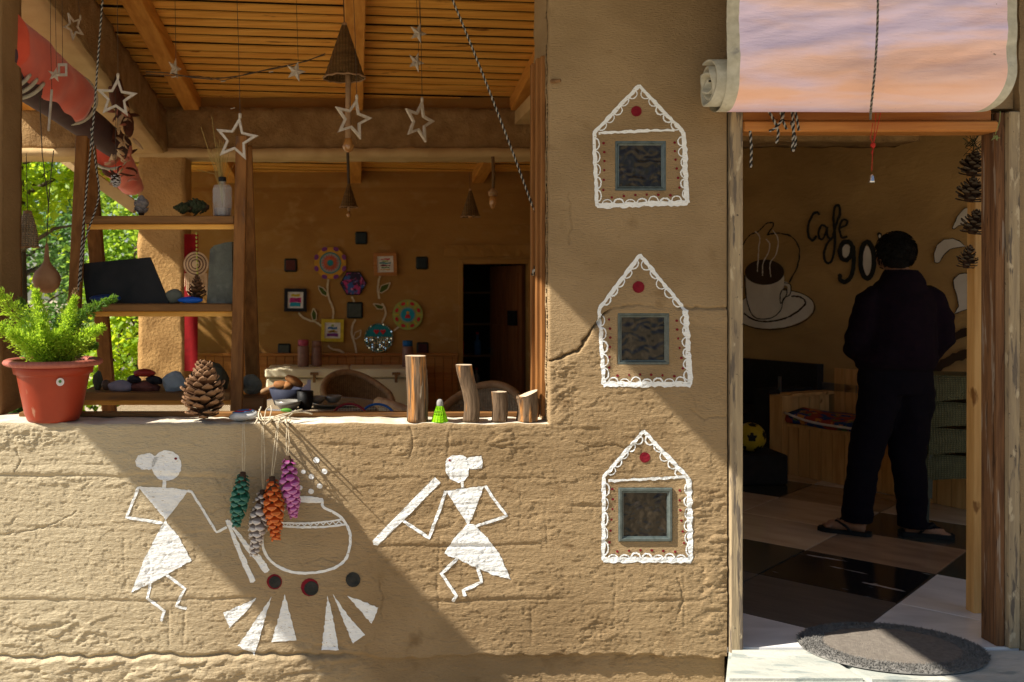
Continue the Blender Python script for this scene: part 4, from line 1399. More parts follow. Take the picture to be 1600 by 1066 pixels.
yf = YB - 0.03
c = P(516, 411, yf)
t = thing('mandala_plate', 'round mandala plate with an orange scalloped border on the brown wall', 'wall plate', (c.x, YB, c.z), 'pictures on the back wall')
disc('plate', c, 0.165, 40, yf + 0.015, 0.014, 'ink_gold', t)
mb = MB()
for i in range(8):
    a = 2 * math.pi * (i + .5) / 8
    mb.prism(ell(0.155 * math.cos(a), 0.155 * math.sin(a), 0.03, 0.022, 12, a + math.pi / 2), 0.003, Matrix.Translation((c.x, yf, c.z)) @ Matrix.Rotation(R(90), 4, 'X'))
o = mb.build('border_motif', M['ink_pur'], t, kind='stuff')
disc('blue_band', c, 0.112, 36, yf - 0.001, 0.003, 'ink_teal', t)
disc('pale_ring', c, 0.100, 36, yf - 0.003, 0.003, 'ink_grey', t)
petals('red_petal', c, 0.03, 0.094, 18, yf - 0.005, 'ink_red', t, 0.9).__setitem__('kind', 'stuff')
petals('orange_petal', c, 0.028, 0.078, 18, yf - 0.007, 'ink_org', t, 0.55).__setitem__('kind', 'stuff')
disc('centre', c, 0.032, 24, yf - 0.0085, 0.003, 'ink_teal', t)

c = P(552, 443, yf)
t = thing('hexagon_plate', 'dark hexagonal picture splashed with pink, purple and blue', 'wall plate', (c.x, YB, c.z), 'pictures on the back wall')
disc('plate', c, 0.14, 6, yf + 0.012, 0.012, 'ink_blk', t)
M['galaxy'] = mat('pink_blue_splashes', (0.03, 0.02, 0.05), 0.5, (0.42, 0.04, 0.16), (16, 16, 16), 4, 0.48, 0.56, spots=[((13, 13, 16), (0.04, 0.10, 0.30), 0.52, 0.6), ((40, 40, 22), (0.6, 0.35, 0.5), 0.62, 0.68)])
disc('painted_face', c, 0.128, 6, yf - 0.001, 0.003, 'galaxy', t)

c = P(592, 528, yf)
t = thing('mirror_plate', 'round plate of glittering mirror chips with two red hearts', 'wall plate', (c.x, YB, c.z), 'pictures on the back wall')
disc('plate', c, 0.152, 40, yf + 0.012, 0.012, 'ink_teal', t)
plain('mirror_chip', (0.8, 0.85, 0.8), 0.12, metal=1.0)
rnd = random.Random(5)
mb = MB()
pts = [(0.145 * math.cos(a), 0.145 * math.sin(a)) for a in [2 * math.pi * i / 40 for i in range(40)]]
pts += [(x, z) for i in range(12) for j in range(14) for x, z in [((j - 6.5) * 0.0195, -0.12 + i * 0.0125)] if x * x + z * z < 0.132 ** 2 and z < 0.012]
for (x, z) in pts:
    q = 0.0062
    n_ = Vector((rnd.uniform(-.5, .5), -1, rnd.uniform(-.35, .75))).normalized()
    u = n_.cross(Vector((0, 0, 1))).normalized()
    v_ = u.cross(n_)
    o_ = Vector((c.x + x, yf - 0.006, c.z + z))
    mb.add([o_ - u * q - v_ * q, o_ + u * q - v_ * q, o_ + u * q + v_ * q, o_ - u * q + v_ * q], [(0, 1, 2, 3)])
mb.build('mirror_chips', M['mirror_chip'], t, kind='stuff')
for s in (-1, 1):
    mb = MB()
    hp = [(0, -0.028), (-0.03, 0.006), (-0.022, 0.024), (-0.006, 0.022), (0, 0.012), (0.006, 0.022), (0.022, 0.024), (0.03, 0.006)]
    mb.prism(hp, 0.003, Matrix.Translation((c.x + s * 0.034 + 0.008, yf - 0.002, c.z + 0.062)) @ Matrix.Rotation(R(90), 4, 'X'))
    mb.build('heart', M['ink_red'], t)

c = P(637, 492, yf)
t = thing('folk_plate', 'round green plate with red motifs and a small seated figure', 'wall plate', (c.x, YB, c.z), 'pictures on the back wall')
disc('plate', c, 0.158, 40, yf + 0.012, 0.012, 'ink_lime', t)
mb = MB()
for i in range(8):
    a = 2 * math.pi * (i + .5) / 8
    mb.prism(ell(0.122 * math.cos(a), 0.122 * math.sin(a), 0.024, 0.017, 12, a + math.pi / 2), 0.003, Matrix.Translation((c.x, yf - 0.001, c.z)) @ Matrix.Rotation(R(90), 4, 'X'))
mb.build('red_motif', M['ink_red'], t, kind='stuff')
petals('yellow_ray', c, 0.09, 0.15, 8, yf - 0.002, 'ink_yel', t, 0.16).__setitem__('kind', 'stuff')
disc('beaded_ring', c, 0.082, 30, yf - 0.003, 0.003, 'ink_grey', t)
disc('centre', c, 0.070, 30, yf - 0.005, 0.003, 'ink_cya', t)
mb = MB()
mb.prism([(-0.03, -0.035), (0.03, -0.035), (0.024, -0.01), (0.012, 0.006), (-0.012, 0.006), (-0.024, -0.01)], 0.003, Matrix.Translation((c.x, yf - 0.006, c.z)) @ Matrix.Rotation(R(90), 4, 'X'))
mb.build('figure_robe', M['ink_red'], t)
disc('figure_head', Vector((c.x, 0, c.z + 0.022)), 0.016, 14, yf - 0.006, 0.003, 'ink_gold', t)

# ---- back doorway: dark store with shelves, and an open panelled door
mb = MB()
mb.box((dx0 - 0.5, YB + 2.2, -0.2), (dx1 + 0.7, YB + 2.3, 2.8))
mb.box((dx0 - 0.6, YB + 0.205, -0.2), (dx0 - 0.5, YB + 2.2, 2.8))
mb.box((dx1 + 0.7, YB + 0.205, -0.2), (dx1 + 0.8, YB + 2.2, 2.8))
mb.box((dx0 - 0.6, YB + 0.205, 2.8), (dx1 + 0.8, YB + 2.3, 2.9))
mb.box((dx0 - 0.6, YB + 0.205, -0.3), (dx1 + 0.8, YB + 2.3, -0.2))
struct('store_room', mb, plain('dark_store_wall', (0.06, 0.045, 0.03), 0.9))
mb = MB()
for (x0, x1, z0, z1) in ((dx0 - 0.001, dx0 + 0.05, -0.2, dzt), (dx1 - 0.06, dx1, -0.2, dzt), (dx0 + 0.05, dx1 - 0.06, dzt - 0.05, dzt)):
    mb.box((x0, YB - 0.01, z0), (x1, YB + 0.15, z1), bev=0.004)
struct('door_casing', mb, M['mud_dark'], backw)
t = thing('open_door', 'red brown panelled door standing open in the back doorway', 'door', (dx1 - 0.08, YB + 0.18, -0.2))
dw = 0.62
dirv = Vector((-0.42, 0.91, 0)).normalized()
nrm = Vector((-0.91, -0.42, 0))


def on_door(u0, u1, z0, z1, th0, th1, m, name, **k):
    mb = MB()
    o_ = Vector((dx1 - 0.075, YB + 0.19, 0))
    Mx = Matrix((dirv, nrm, Vector((0, 0, 1)))).transposed().to_4x4()
    Mx.translation = o_
    mb.box((u0, th0, z0), (u1, th1, z1), Mx)
    return mb.build(name, M[m], t, **k)


on_door(0, dw, -0.18, dzt - 0.06, -0.02, 0.02, 'door_wood', 'leaf')
for (u0, u1) in ((0.06, 0.28), (0.34, 0.56)):
    for (z0, z1) in ((-0.08, 0.42), (0.52, 1.0), (1.08, dzt - 0.14)):
        on_door(u0, u1, z0, z1, 0.021, 0.034, 'door_wood', 'door_panel')
on_door(dw - 0.09, dw - 0.05, 0.66, 0.74, 0.021, 0.07, 'mirror_chip', 'handle')
on_door(0.06, 0.2, 1.0, 1.16, 0.036, 0.07, 'black_plastic', 'lock_box')
t = thing('store_shelf', 'dark wooden shelf of bottles and boxes seen through the back doorway', 'shelf', (dx0 + 0.2, YB + 1.0, -0.2))
mb = MB()
for xx in (dx0 - 0.2, dx0 + 0.55):
    mb.box((xx, YB + 0.9, -0.2), (xx + 0.03, YB + 1.2, 2.0))
mb.build('upright', M['old_wood'], t)
shz = [0.25, 0.62, 0.98, 1.34, 1.68]
for z in shz:
    mb = MB()
    mb.box((dx0 - 0.169, YB + 0.9, z), (dx0 + 0.549, YB + 1.2, z + 0.02))
    mb.build('shelf_board', M['old_wood'], t)
rnd = random.Random(9)
bc = ['ink_grey', 'ink_lime', 'ink_red', 'picture_white', 'ink_blu', 'ink_grn', 'ink_mar']
for i in range(12):
    z = shz[i % 5] + 0.021
    x = dx0 - 0.1 + (i // 5) * 0.22 + rnd.uniform(-.03, .03)
    b_ = thing('bottle', 'dim bottle on the dark shelf in the store', 'bottle', (x, YB + 0.98, z), 'bottles in the dark store')
    mb = MB()
    h = rnd.uniform(0.16, 0.26)
    r_ = rnd.uniform(0.028, 0.042)
    mb.lathe([(r_, z), (r_, z + h * 0.62), (r_ * 0.4, z + h * 0.78), (r_ * 0.4, z + h)], 12, Matrix.Translation((x, YB + 0.98, 0)))
    mb.build('bottle_body', M[rnd.choice(bc)], b_, True)
    mb = MB()
    mb.lathe([(r_ * 0.45, z + h + 0.001), (r_ * 0.45, z + h + 0.025)], 10, Matrix.Translation((x, YB + 0.98, 0)))
    mb.build('bottle_cap', M['picture_white' if i % 3 == 0 else 'ink_red'], b_)

# ------------------------------------------------------------------ door frame
t = thing('door_frame', 'weathered timber frame around the open cafe doorway', 'door frame', (2.0, 0.05, 0.0))
mb = MB()
mb.box((1.4485, -0.018, -0.02), (1.497, 0.10, 2.078), bev=0.004)
mb.build('jamb', M['weathered'], t, label='pale peeling jamb by the painted pier')
mb = MB()
mb.box((2.494, 0.012, 0.0), (2.528, 0.105, 2.078), bev=0.003)
mb.build('jamb', M['jamb'], t, label='bare reddish inner jamb')
mb = MB()
mb.box((2.529, -0.012, 0.0), (2.571, 0.095, 2.078), bev=0.004)
mb.build('jamb', M['weathered'], t, label='pale peeling outer jamb')
mb = MB()
mb.box((1.50, 0.002, 2.043), (2.47, 0.10, 2.088), bev=0.005)
mb.build('lintel', M['lintel'], t)
mb = MB()
mb.box((1.50, -0.010, 2.000), (2.491, 0.10, 2.0425), bev=0.007)
mb.build('lintel_strip', M['lintel_lo'], t)
t = thing('leaning_post', 'pale pine post standing just inside the cafe doorway', 'post', (2.68, 0.45, 0))
mb = MB()
a_, b_ = P(1524, 956, 0.42), P(1527, 205, 0.42)
mb.beam(a_, (b_.x, b_.y, b_.z + 0.3), 0.05, 0.055, up=(0, 1, 0), bev=0.003)
mb.build('shaft', M['pine_z'], t)
mb = MB()
for z in (0.45, 1.2, 1.9):
    mb.box((a_.x + 0.027, 0.40, z), (a_.x + 0.075, 0.44, z + 0.04), bev=0.003)
mb.build('batten', M['pine_x'], t, kind='stuff')
# unseen sheets added over the front, out of view, to throw the slanting shade
mb = MB()
mb.box((-0.75, -1.5, 2.92), (2.62, -0.02, 2.96), bev=0.004)
struct('added_shade_sheet', mb, plain('grey_tin', (0.35, 0.35, 0.34), 0.5))
mb = MB()
mb.box((-3.12, -1.45, 2.92), (-2.44, -0.58, 2.96), bev=0.004)
struct('added_shade_sheet', mb, M['grey_tin'])

# ------------------------------------------------------------------ builders for the small things
def scale_mesh(m0, m1, name='scale', thick=1.0):
    st = [(0, .16, .02, -.05), (.5, .40, .05, -.06), (.82, .50, .13, -.02), (.96, .34, .22, .05), (1.03, .10, .23, .12)]
    V, F, mi = [], [], []
    for s, hw, zt, zb in st:
        V += [(s, -hw, zt * .6), (s, 0, zt + .05 * thick), (s, hw, zt * .6), (s, hw * .8, zb * thick), (s, 0, (zb - .03) * thick), (s, -hw * .8, zb * thick)]
    for k in range(len(st) - 1):
        for j in range(6):
            a, b = k * 6 + j, k * 6 + (j + 1) % 6
            F.append((a, b, b + 6, a + 6))
            mi.append(1 if k >= 2 else 0)
    e = (len(st) - 1) * 6
    F.append(tuple(e + j for j in range(6)))
    mi.append(1)
    me = bpy.data.meshes.new(name)
    me.from_pydata(V, [], F)
    me.materials.append(m0)
    me.materials.append(m1)
    me.polygons.foreach_set('material_index', mi)
    return me


def cone_mats(L, r, prof, n, t0=15, t1=62, wide=1.0, seed=0, sc=1.0, axis=Vector((0, 0, 1)), ang0=0.0):
    """placing matrices of the scales of a pine cone standing on its origin along axis"""
    q = Vector((0, 0, 1)).rotation_difference(axis).to_matrix().to_4x4()
    rnd = random.Random(seed)
    out = []
    for i in range(n):
        t = (i + 0.5) / n
        a = i * 2.39996 + ang0 + rnd.uniform(-.08, .08)
        rr = r * prof(t)
        tilt = R(t0 + (t1 - t0) * t + rnd.uniform(-7, 7))
        ln = max(rr * 0.95, r * 0.28) * sc
        wd = max(rr, r * 0.35) * 0.80 * wide
        m = Matrix.Translation((0, 0, L * (0.02 + 0.90 * t))) @ Matrix.Rotation(a, 4, 'Z') @ Matrix.Rotation(-tilt, 4, 'Y') @ Matrix.Diagonal((ln * rnd.uniform(.92, 1.08), wd, wd, 1))
        out.append(q @ m)
    return out


def pine_cone(name, label, base, axis, L, r, mats, n=80, prof=None, t0=15, t1=62, wide=1.0, seed=0, apart=True, group=None, sc=1.0, core=0.34, cat='pine cone'):
    prof = prof or (lambda t: (0.55 + 0.45 * min(1, t * 4)) * (1 - max(0, t - 0.25) / 0.75 * 0.72))
    base = Vector(base)
    t = thing(name, label, cat, base, group)
    ax = Vector(axis).normalized()
    mb = MB()
    q = Matrix.Translation(base) @ Vector((0, 0, 1)).rotation_difference(ax).to_matrix().to_4x4()
    mb.lathe([(r * core * prof(k / 6), L * (0.01 + 0.93 * k / 6)) for k in range(7)], 10, q)
    mb.build('core', M['cone_core'], t, True)
    ms = cone_mats(L, r, prof, n, t0, t1, wide, seed, sc, ax)
    me = scale_mesh(*mats)
    if apart:
        for m in ms:
            o = bpy.data.objects.new('scale', me)
            COL.objects.link(o)
            o.parent = t
            o.matrix_basis = m
    else:
        mb = MB()
        for m in ms:
            mm = Matrix.Translation(base) @ m
            o_ = len(mb.v)
            mb.v += [tuple(mm @ v.co) for v in me.vertices]
            for p in me.polygons:
                mb.f.append(tuple(i + o_ for i in p.vertices))
                mb.m.append(p.material_index)
        mb.build('scales', list(mats), t, kind='stuff')
    return t


def twisted(name, label, cat, pts, r, group=None, pitch=None, parts=True, parent=None, seg=7):
    """a rope of one white and one black strand"""
    pts = [Vector(p) for p in pts]
    if len(pts) > 2:
        q = []
        for i in range(len(pts) - 1):
            p0, p1, p2, p3 = pts[max(i - 1, 0)], pts[i], pts[i + 1], pts[min(i + 2, len(pts) - 1)]
            for k in range(8):
                t = k / 8
                q.append(0.5 * ((2 * p1) + (p2 - p0) * t + (2 * p0 - 5 * p1 + 4 * p2 - p3) * t * t + (3 * p1 - p0 - 3 * p2 + p3) * t ** 3))
        q.append(pts[-1])
        pts = q
    pitch = pitch or r * 5
    root = parent or thing(name, label, cat, pts[0], group)
    # even steps
    cum = [0]
    for a, b in zip(pts[:-1], pts[1:]):
        cum.append(cum[-1] + (b - a).length)
    L = cum[-1]
    n = max(8, int(L / (pitch / seg)))
    fr = []
    j = 0
    for i in range(n + 1):
        s = L * i / n
        while j < len(pts) - 2 and cum[j + 1] < s:
            j += 1
        t = (s - cum[j]) / max(1e-9, cum[j + 1] - cum[j])
        p = pts[j].lerp(pts[j + 1], min(1, max(0, t)))
        d = (pts[j + 1] - pts[j]).normalized()
        x = d.cross(Vector((0.13, 1, 0.21))).normalized()
        y_ = d.cross(x)
        fr.append((p, x, y_, s))
    for k, (nm, m) in enumerate((('white_strand', 'rope_w'), ('black_strand', 'rope_k'))):
        hp = []
        for p, x, y_, s in fr:
            a = 2 * math.pi * s / pitch + k * math.pi
            hp.append(p + (x * math.cos(a) + y_ * math.sin(a)) * r * 0.5)
        mb = MB()
        mb.tube(hp, r * 0.62, 5)
        mb.build(nm, M[m], root, True)
    return root


def outline_star(label, px, py, Rp, Y, rot=0.0, yaw=0.0, tube=0.0075, top=None, group='outline stars on strings', string=True):
    c = P(px, py, Y)
    Rr = S(Rp, Y)
    t = thing('outline_star', label, 'star ornament', c, group)
    mb = MB()
    pts = []
    for i in range(10):
        a = math.pi / 2 + i * math.pi / 5
        rr = Rr if i % 2 == 0 else Rr * 0.44
        pts.append(Vector((rr * math.cos(a), 0, rr * math.sin(a))))
    Mx = Matrix.Translation(c) @ Matrix.Rotation(yaw, 4, 'Z') @ Matrix.Rotation(rot, 4, 'Y')
    # square section ring, mitred at the points
    ring = []
    for (k, dy) in ((1.0, -tube * .8), (1.0, tube * .8), (1 - 2.4 * tube / Rr, tube * .8), (1 - 2.4 * tube / Rr, -tube * .8)):
        kk = k
        row = []
        for i, p in enumerate(pts):
            s = kk if i % 2 else kk - (0.0 if kk == 1 else 1.6 * tube / Rr)
            if kk != 1 and i % 2:
                s = 1 - 3.4 * tube / Rr
            row.append(Mx @ Vector((p.x * s, dy, p.z * s)))
        ring.append(row)
    V = [v for row in ring for v in row]
    F = []
    for a in range(4):
        b = (a + 1) % 4
        for i in range(10):
            F.append((a * 10 + i, a * 10 + (i + 1) % 10, b * 10 + (i + 1) % 10, b * 10 + i))
    mb.add(V, F)
    mb.build('star_tube', M['star'], t)
    mb = MB()
    tp = Mx @ Vector((0, 0, Rr))
    mb.lathe([(tube * .9, -0.008), (tube * 1.0, 0.012), (tube * .5, 0.016)], 8, Matrix.Translation(tp))
    mb.build('cap', M['star'], t, True)
    if string:
        mb = MB()
        tx = P(px if top is None else top, -40, Y)
        mb.tube([tp + Vector((0, 0, 0.012)), tp.lerp(tx, .5) + Vector((.002, 0, 0)), tx], 0.0013, 5)
        mb.build('string', M['wire'], t)
    return t


def solid_star(label, px, py, Rp, Y, rot=0.0, yaw=0.0, top=-30, group='small glittering stars', string=True):
    c = P(px, py, Y)
    Rr = S(Rp, Y)
    t = thing('glitter_star', label, 'star ornament', c, group)
    Mx = Matrix.Translation(c) @ Matrix.Rotation(yaw, 4, 'Z') @ Matrix.Rotation(rot, 4, 'Y')
    V = [Mx @ Vector((0, -Rr * .22, 0)), Mx @ Vector((0, Rr * .22, 0))]
    for i in range(10):
        a = math.pi / 2 + i * math.pi / 5
        rr = Rr if i % 2 == 0 else Rr * 0.40
        V.append(Mx @ Vector((rr * math.cos(a), 0, rr * math.sin(a))))
    F = []
    for i in range(10):
        a, b = 2 + i, 2 + (i + 1) % 10
        F += [(0, b, a), (1, a, b)]
    mb = MB()
    mb.add(V, F)
    mb.build('star_body', M['star'], t)
    if string:
        mb = MB()
        tp = Mx @ Vector((0, 0, Rr))
        mb.tube([tp, P(px, top, Y)], 0.0012, 5)
        mb.build('string', M['wire'], t)
    return t


def rock(name, label, px, py, wp, hp, Y, m, seed, cat='stone', group='stones on the ladder shelf', flat=0.6, amp=0.35, freq=1.3, rot=0.0, sub=3, facet=True):
    c = P(px, py, Y)
    w_, h_ = S(wp, Y) / 2, S(hp, Y) / 2
    mb = MB()
    mb.blob(c, (w_, w_ * flat, h_), seed, amp, freq, 2 if facet else sub, Matrix.Rotation(rot, 3, 'Y').to_4x4())
    zmin = c.z - h_ * 0.86
    mb.v = [(x, y, max(z, zmin)) for x, y, z in mb.v]
    o = mb.build(name, m, None, not facet)
    return tag(o, label, cat, group)


# ------------------------------------------------------------------ things on the sill
PC = Vector((-1.197, 0.085, SILL + 0.001))
t = thing('flower_pot', 'round terracotta plastic flower pot with a scalloped rim on the mud sill', 'flower pot', PC)
h = 0.246
mb = MB()
mb.lathe([(0.0, 0.0), (0.092, 0.0), (0.100, 0.006), (0.102, 0.014), (0.110, 0.03), (0.139, 0.180), (0.143, 0.186), (0.151, 0.188), (0.158, 0.222), (0.150, 0.226), (0.142, 0.205), (0.0, 0.203)], 56, Matrix.Translation(PC), cap=False)
mb.build('pot_body', M['terracotta'], t, True)
mb = MB()
wob = lambda a, z: 1 + 0.006 * math.cos(a * 52)
mb.lathe([(0.150, 0.221), (0.176, 0.219), (0.187, 0.224), (0.191, 0.232), (0.187, 0.240), (0.176, 0.245), (0.160, 0.243), (0.151, 0.234), (0.150, 0.221)], 208, Matrix.Translation(PC), wob=wob, cap=False)
mb.build('rim', mat('dusty_terracotta_rim', (0.36, 0.12, 0.09), 0.5, (0.30, 0.09, 0.06), (8, 8, 8), 4), t, True)
mb = MB()
mb.lathe([(0.0, 0.206), (0.08, 0.213), (0.149, 0.207)], 24, Matrix.Translation(PC), cap=False)
mb.build('soil', M['soil'], t, True)
mb = MB()
st = P(94, 597, -0.05)
mb.lathe([(0.0155, 0.0), (0.015, 0.0012)], 20, Matrix.Translation((st.x, PC.y - 0.1345, st.z)) @ Matrix.Rotation(R(82), 4, 'X'))
mb.build('sticker', M['picture_white'], t)
mb = MB()
mb.prism(ell(0, 0.002, 0.006, 0.006, 12), 0.0008, Matrix.Translation((st.x, PC.y - 0.1360, st.z)) @ Matrix.Rotation(R(82), 4, 'X'))
mb.build('sticker_print', M['ink_grn'], t)

FB = Vector((PC.x, PC.y, PC.z + 0.208))
fern = thing('foxtail_fern', 'bright green foxtail fern with feathery plumes growing in the pot', 'fern', FB)


def frond(tip, r, m, seed, bow=0.1, n=1100, base=None):
    rnd = random.Random(seed)
    b = base or (FB + Vector((rnd.uniform(-.05, .05), rnd.uniform(-.04, .03), -0.004)))
    tip = Vector(tip)
    mid = b.lerp(tip, 0.5) + Vector((-(tip.x - b.x) * bow * 2, rnd.uniform(-.015, .015), abs(tip.x - b.x) * bow * 1.6))
    cv = lambda t: b * (1 - t) ** 2 + mid * 2 * t * (1 - t) + tip * t * t
    mb = MB()
    mb.tube([cv(k / 10) for k in range(11)], [0.0032 * (1 - 0.085 * k) for k in range(11)], 6)
    st_ = mb.build('frond', M['fern_stem'], fern, True)
    mb = MB()
    for i in range(n):
        t = 0.06 + 0.94 * (i + rnd.random()) / n
        c_ = cv(t)
        d = (cv(min(1, t + .02)) - cv(max(0, t - .02))).normalized()
        x = d.cross(Vector((0, 1, 0))).normalized()
        y_ = d.cross(x)
        a = rnd.uniform(0, 2 * math.pi)
        env = r * (0.55 + 0.75 * math.sin(math.pi * min(1, t * 0.9 + 0.12))) * (1 - 0.55 * t ** 2.2)
        # tufts: side twigs carry the needles
        rad = env * rnd.uniform(0.15, 0.92) * (0.75 + 0.25 * math.sin(t * 70 + seed))
        out = x * math.cos(a) + y_ * math.sin(a)
        p = c_ + out * rad + d * rad * 0.45
        nd = (out * rnd.uniform(.5, 1.2) + d * rnd.uniform(.5, 1.3) + Vector((rnd.uniform(-.7, .7), rnd.uniform(-.7, .7), rnd.uniform(-.5, .7)))).normalized()
        ln, wd = rnd.uniform(.010, .018), rnd.uniform(.0016, .0029)
        s = nd.cross(Vector((rnd.uniform(-1, 1), rnd.uniform(-1, 1), rnd.uniform(-1, 1)))).normalized() * wd
        mb.add([p, p + nd * ln * .5 + s, p + nd * ln, p + nd * ln * .5 - s], [(0, 1, 2, 3)])
    mb.build('leaflets', m, st_, kind='stuff')


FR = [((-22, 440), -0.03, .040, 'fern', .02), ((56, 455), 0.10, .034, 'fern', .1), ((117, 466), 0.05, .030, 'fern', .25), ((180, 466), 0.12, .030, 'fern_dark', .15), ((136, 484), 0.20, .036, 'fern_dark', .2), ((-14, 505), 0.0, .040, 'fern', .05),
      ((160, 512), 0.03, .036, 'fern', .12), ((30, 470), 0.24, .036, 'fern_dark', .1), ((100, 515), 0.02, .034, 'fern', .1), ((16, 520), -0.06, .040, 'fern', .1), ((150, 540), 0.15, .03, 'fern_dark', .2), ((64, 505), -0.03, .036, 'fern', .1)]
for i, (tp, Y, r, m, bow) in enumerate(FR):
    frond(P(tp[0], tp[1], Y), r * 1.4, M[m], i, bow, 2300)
plain('dry_fern', (0.30, 0.19, 0.09), 0.8)
frond(P(119, 452, 0.16), 0.018, M['dry_fern'], 50, .1, 260, P(104, 505, 0.15))

# big open pine cone
bc_ = P(318, 659, 0.055)
bc_.z = SILL + 0.012
pine_cone('pine_cone', 'large open brown pine cone standing on the mud sill by the ladder shelf', bc_, (0.02, 0, 1), 0.208, 0.090, (M['cone_brown'], M['cone_tip']), 92, lambda t: (0.70 + 0.30 * min(1, t * 4)) * (1 - max(0, t - 0.45) / 0.55 * 0.5), 4, 55, 0.68, 2, sc=1.08, core=0.30)

# split logs
LOGS = [('tallest split log of the row on the sill, leaning a little', (653, 663), (649, 556), 16.5, 0.050, 0), ('second tallest split log of the row, bent in the middle', (736, 661), (729, 570), 12.5, 0.05, 0),
        ('short upright log between the bent log and the slant-cut log', (780, 661), (779, 612), 12, 0.052, 0), ('short log with a slanting pale sawn top at the window corner', (823, 661), (823, 616), 16.5, 0.055, 14)]
for i, (lb, b, tp, rp, Y, sl) in enumerate(LOGS):
    bpt, tpt = P(b[0], 0, Y), P(tp[0], tp[1], Y)
    bpt.z = SILL + 0.002
    rr = S(rp, Y)
    t = thing('log', lb, 'log', bpt, 'split logs along the sill')
    Hh = tpt.z - bpt.z
    n, nz = 54, 18
    V, F = [], []
    for k in range(nz + 1):
        f = k / nz
        for j in range(n):
            a = 2 * math.pi * j / n
            wob_ = 1 + 0.10 * mnoise.noise(Vector((math.cos(a) * 1.7 + i * 5, math.sin(a) * 1.7, f * 1.6))) + 0.05 * mnoise.noise(Vector((math.cos(a) * 6, math.sin(a) * 6 + i, f * 2))) - 0.10 * max(0, mnoise.noise(Vector((math.cos(a) * 9 + i, math.sin(a) * 9, f * 2.2 + i)))) + 0.03 * mnoise.noise(Vector((math.cos(a) * 17, math.sin(a) * 17, f * 5)))
            cx = bpt.x + (tpt.x - bpt.x) * f + (0.010 * math.sin(f * math.pi * 1.5) if i == 1 else 0.004 * math.sin(f * 3))
            x = cx + rr * wob_ * math.cos(a)
            z = bpt.z + Hh * f
            if sl and k == nz:
                z += S(sl, Y) * 0.5 * math.cos(a)
            V.append((x, Y + rr * wob_ * math.sin(a), z))
    for k in range(nz):
        for j in range(n):
            F.append((k * n + j, k * n + (j + 1) % n, (k + 1) * n + (j + 1) % n, (k + 1) * n + j))
    F.append(tuple(range(n))[::-1])
    mb = MB()
    mb.add(V, F)
    mb.build('bark_side', M['bark_z'], t, True)
    mb = MB()
    mb.add(V[-n:], [tuple(range(n))])
    mb.build('sawn_end', M['log_end'], t)

# shuttlecock
c = P(687, 662, 0.035)
c.z = SILL + 0.003
t = thing('shuttlecock', 'lime green plastic shuttlecock standing skirt down between two logs', 'shuttlecock', c)
mb = MB()
for i in range(16):
    a = 2 * math.pi * i / 16
    mb.tube([c + Vector((0.033 * math.cos(a), 0.033 * math.sin(a), 0)), c + Vector((0.0125 * math.cos(a), 0.0125 * math.sin(a), 0.062))], [0.0016, 0.0014], 5)
for z in (0.002, 0.012, 0.022, 0.032, 0.046):
    r_ = 0.033 - (0.0205) * z / 0.062
    mb.tube([c + Vector((r_ * math.cos(2 * math.pi * j / 24), r_ * math.sin(2 * math.pi * j / 24), z)) for j in range(24)], 0.0013, 4, closed=True)
mb.build('skirt', M['lime'], t, True, kind='stuff')
mb = MB()
mb.lathe([(0.0325, 0.0), (0.0245, 0.026)], 32, Matrix.Translation(c), cap=False)
mb.build('skirt_web', M['lime'], t, True)
mb = MB()
mb.lathe([(0.0125, 0.060), (0.0135, 0.066), (0.0135, 0.076), (0.011, 0.084), (0.005, 0.088)], 18, Matrix.Translation(c))
mb.build('cork', plain('grey_cork', (0.28, 0.27, 0.25), 0.7), t, True)

# painted pebble
c = P(381, 651, 0.075)
c.z = SILL + 0.022
t = thing('painted_pebble', 'flat white pebble with dark blue and red loops drawn on it', 'pebble', c)
mb = MB()
mb.blob(c, (0.060, 0.045, 0.021), 4, 0.12, 1.2, 3, Matrix.Rotation(R(-6), 4, 'Y'))
mb.build('stone', plain('white_pebble', (0.62, 0.62, 0.60), 0.5), t, True)
for (rx, ry, m, dz) in ((0.042, 0.030, 'ink_blu', 0.0), (0.033, 0.022, 'ink_red', 0.001), (0.022, 0.013, 'ink_blu', 0.003)):
    mb = MB()
    pts = []
    for j in range(26):
        a = 2 * math.pi * j / 26
        x, yv = rx * math.cos(a), ry * math.sin(a) * (1 + .1 * math.sin(3 * a))
        zz = 0.0212 * math.sqrt(max(0, 1 - (x / 0.060) ** 2 - (yv / 0.045) ** 2)) + 0.0015
        pts.append(c + Matrix.Rotation(R(-6), 3, 'Y') @ Vector((x, yv - 0.006, zz)))
    mb.tube(pts, 0.0022, 5, closed=True)
    mb.build('painted_loop', M[m], t, True)

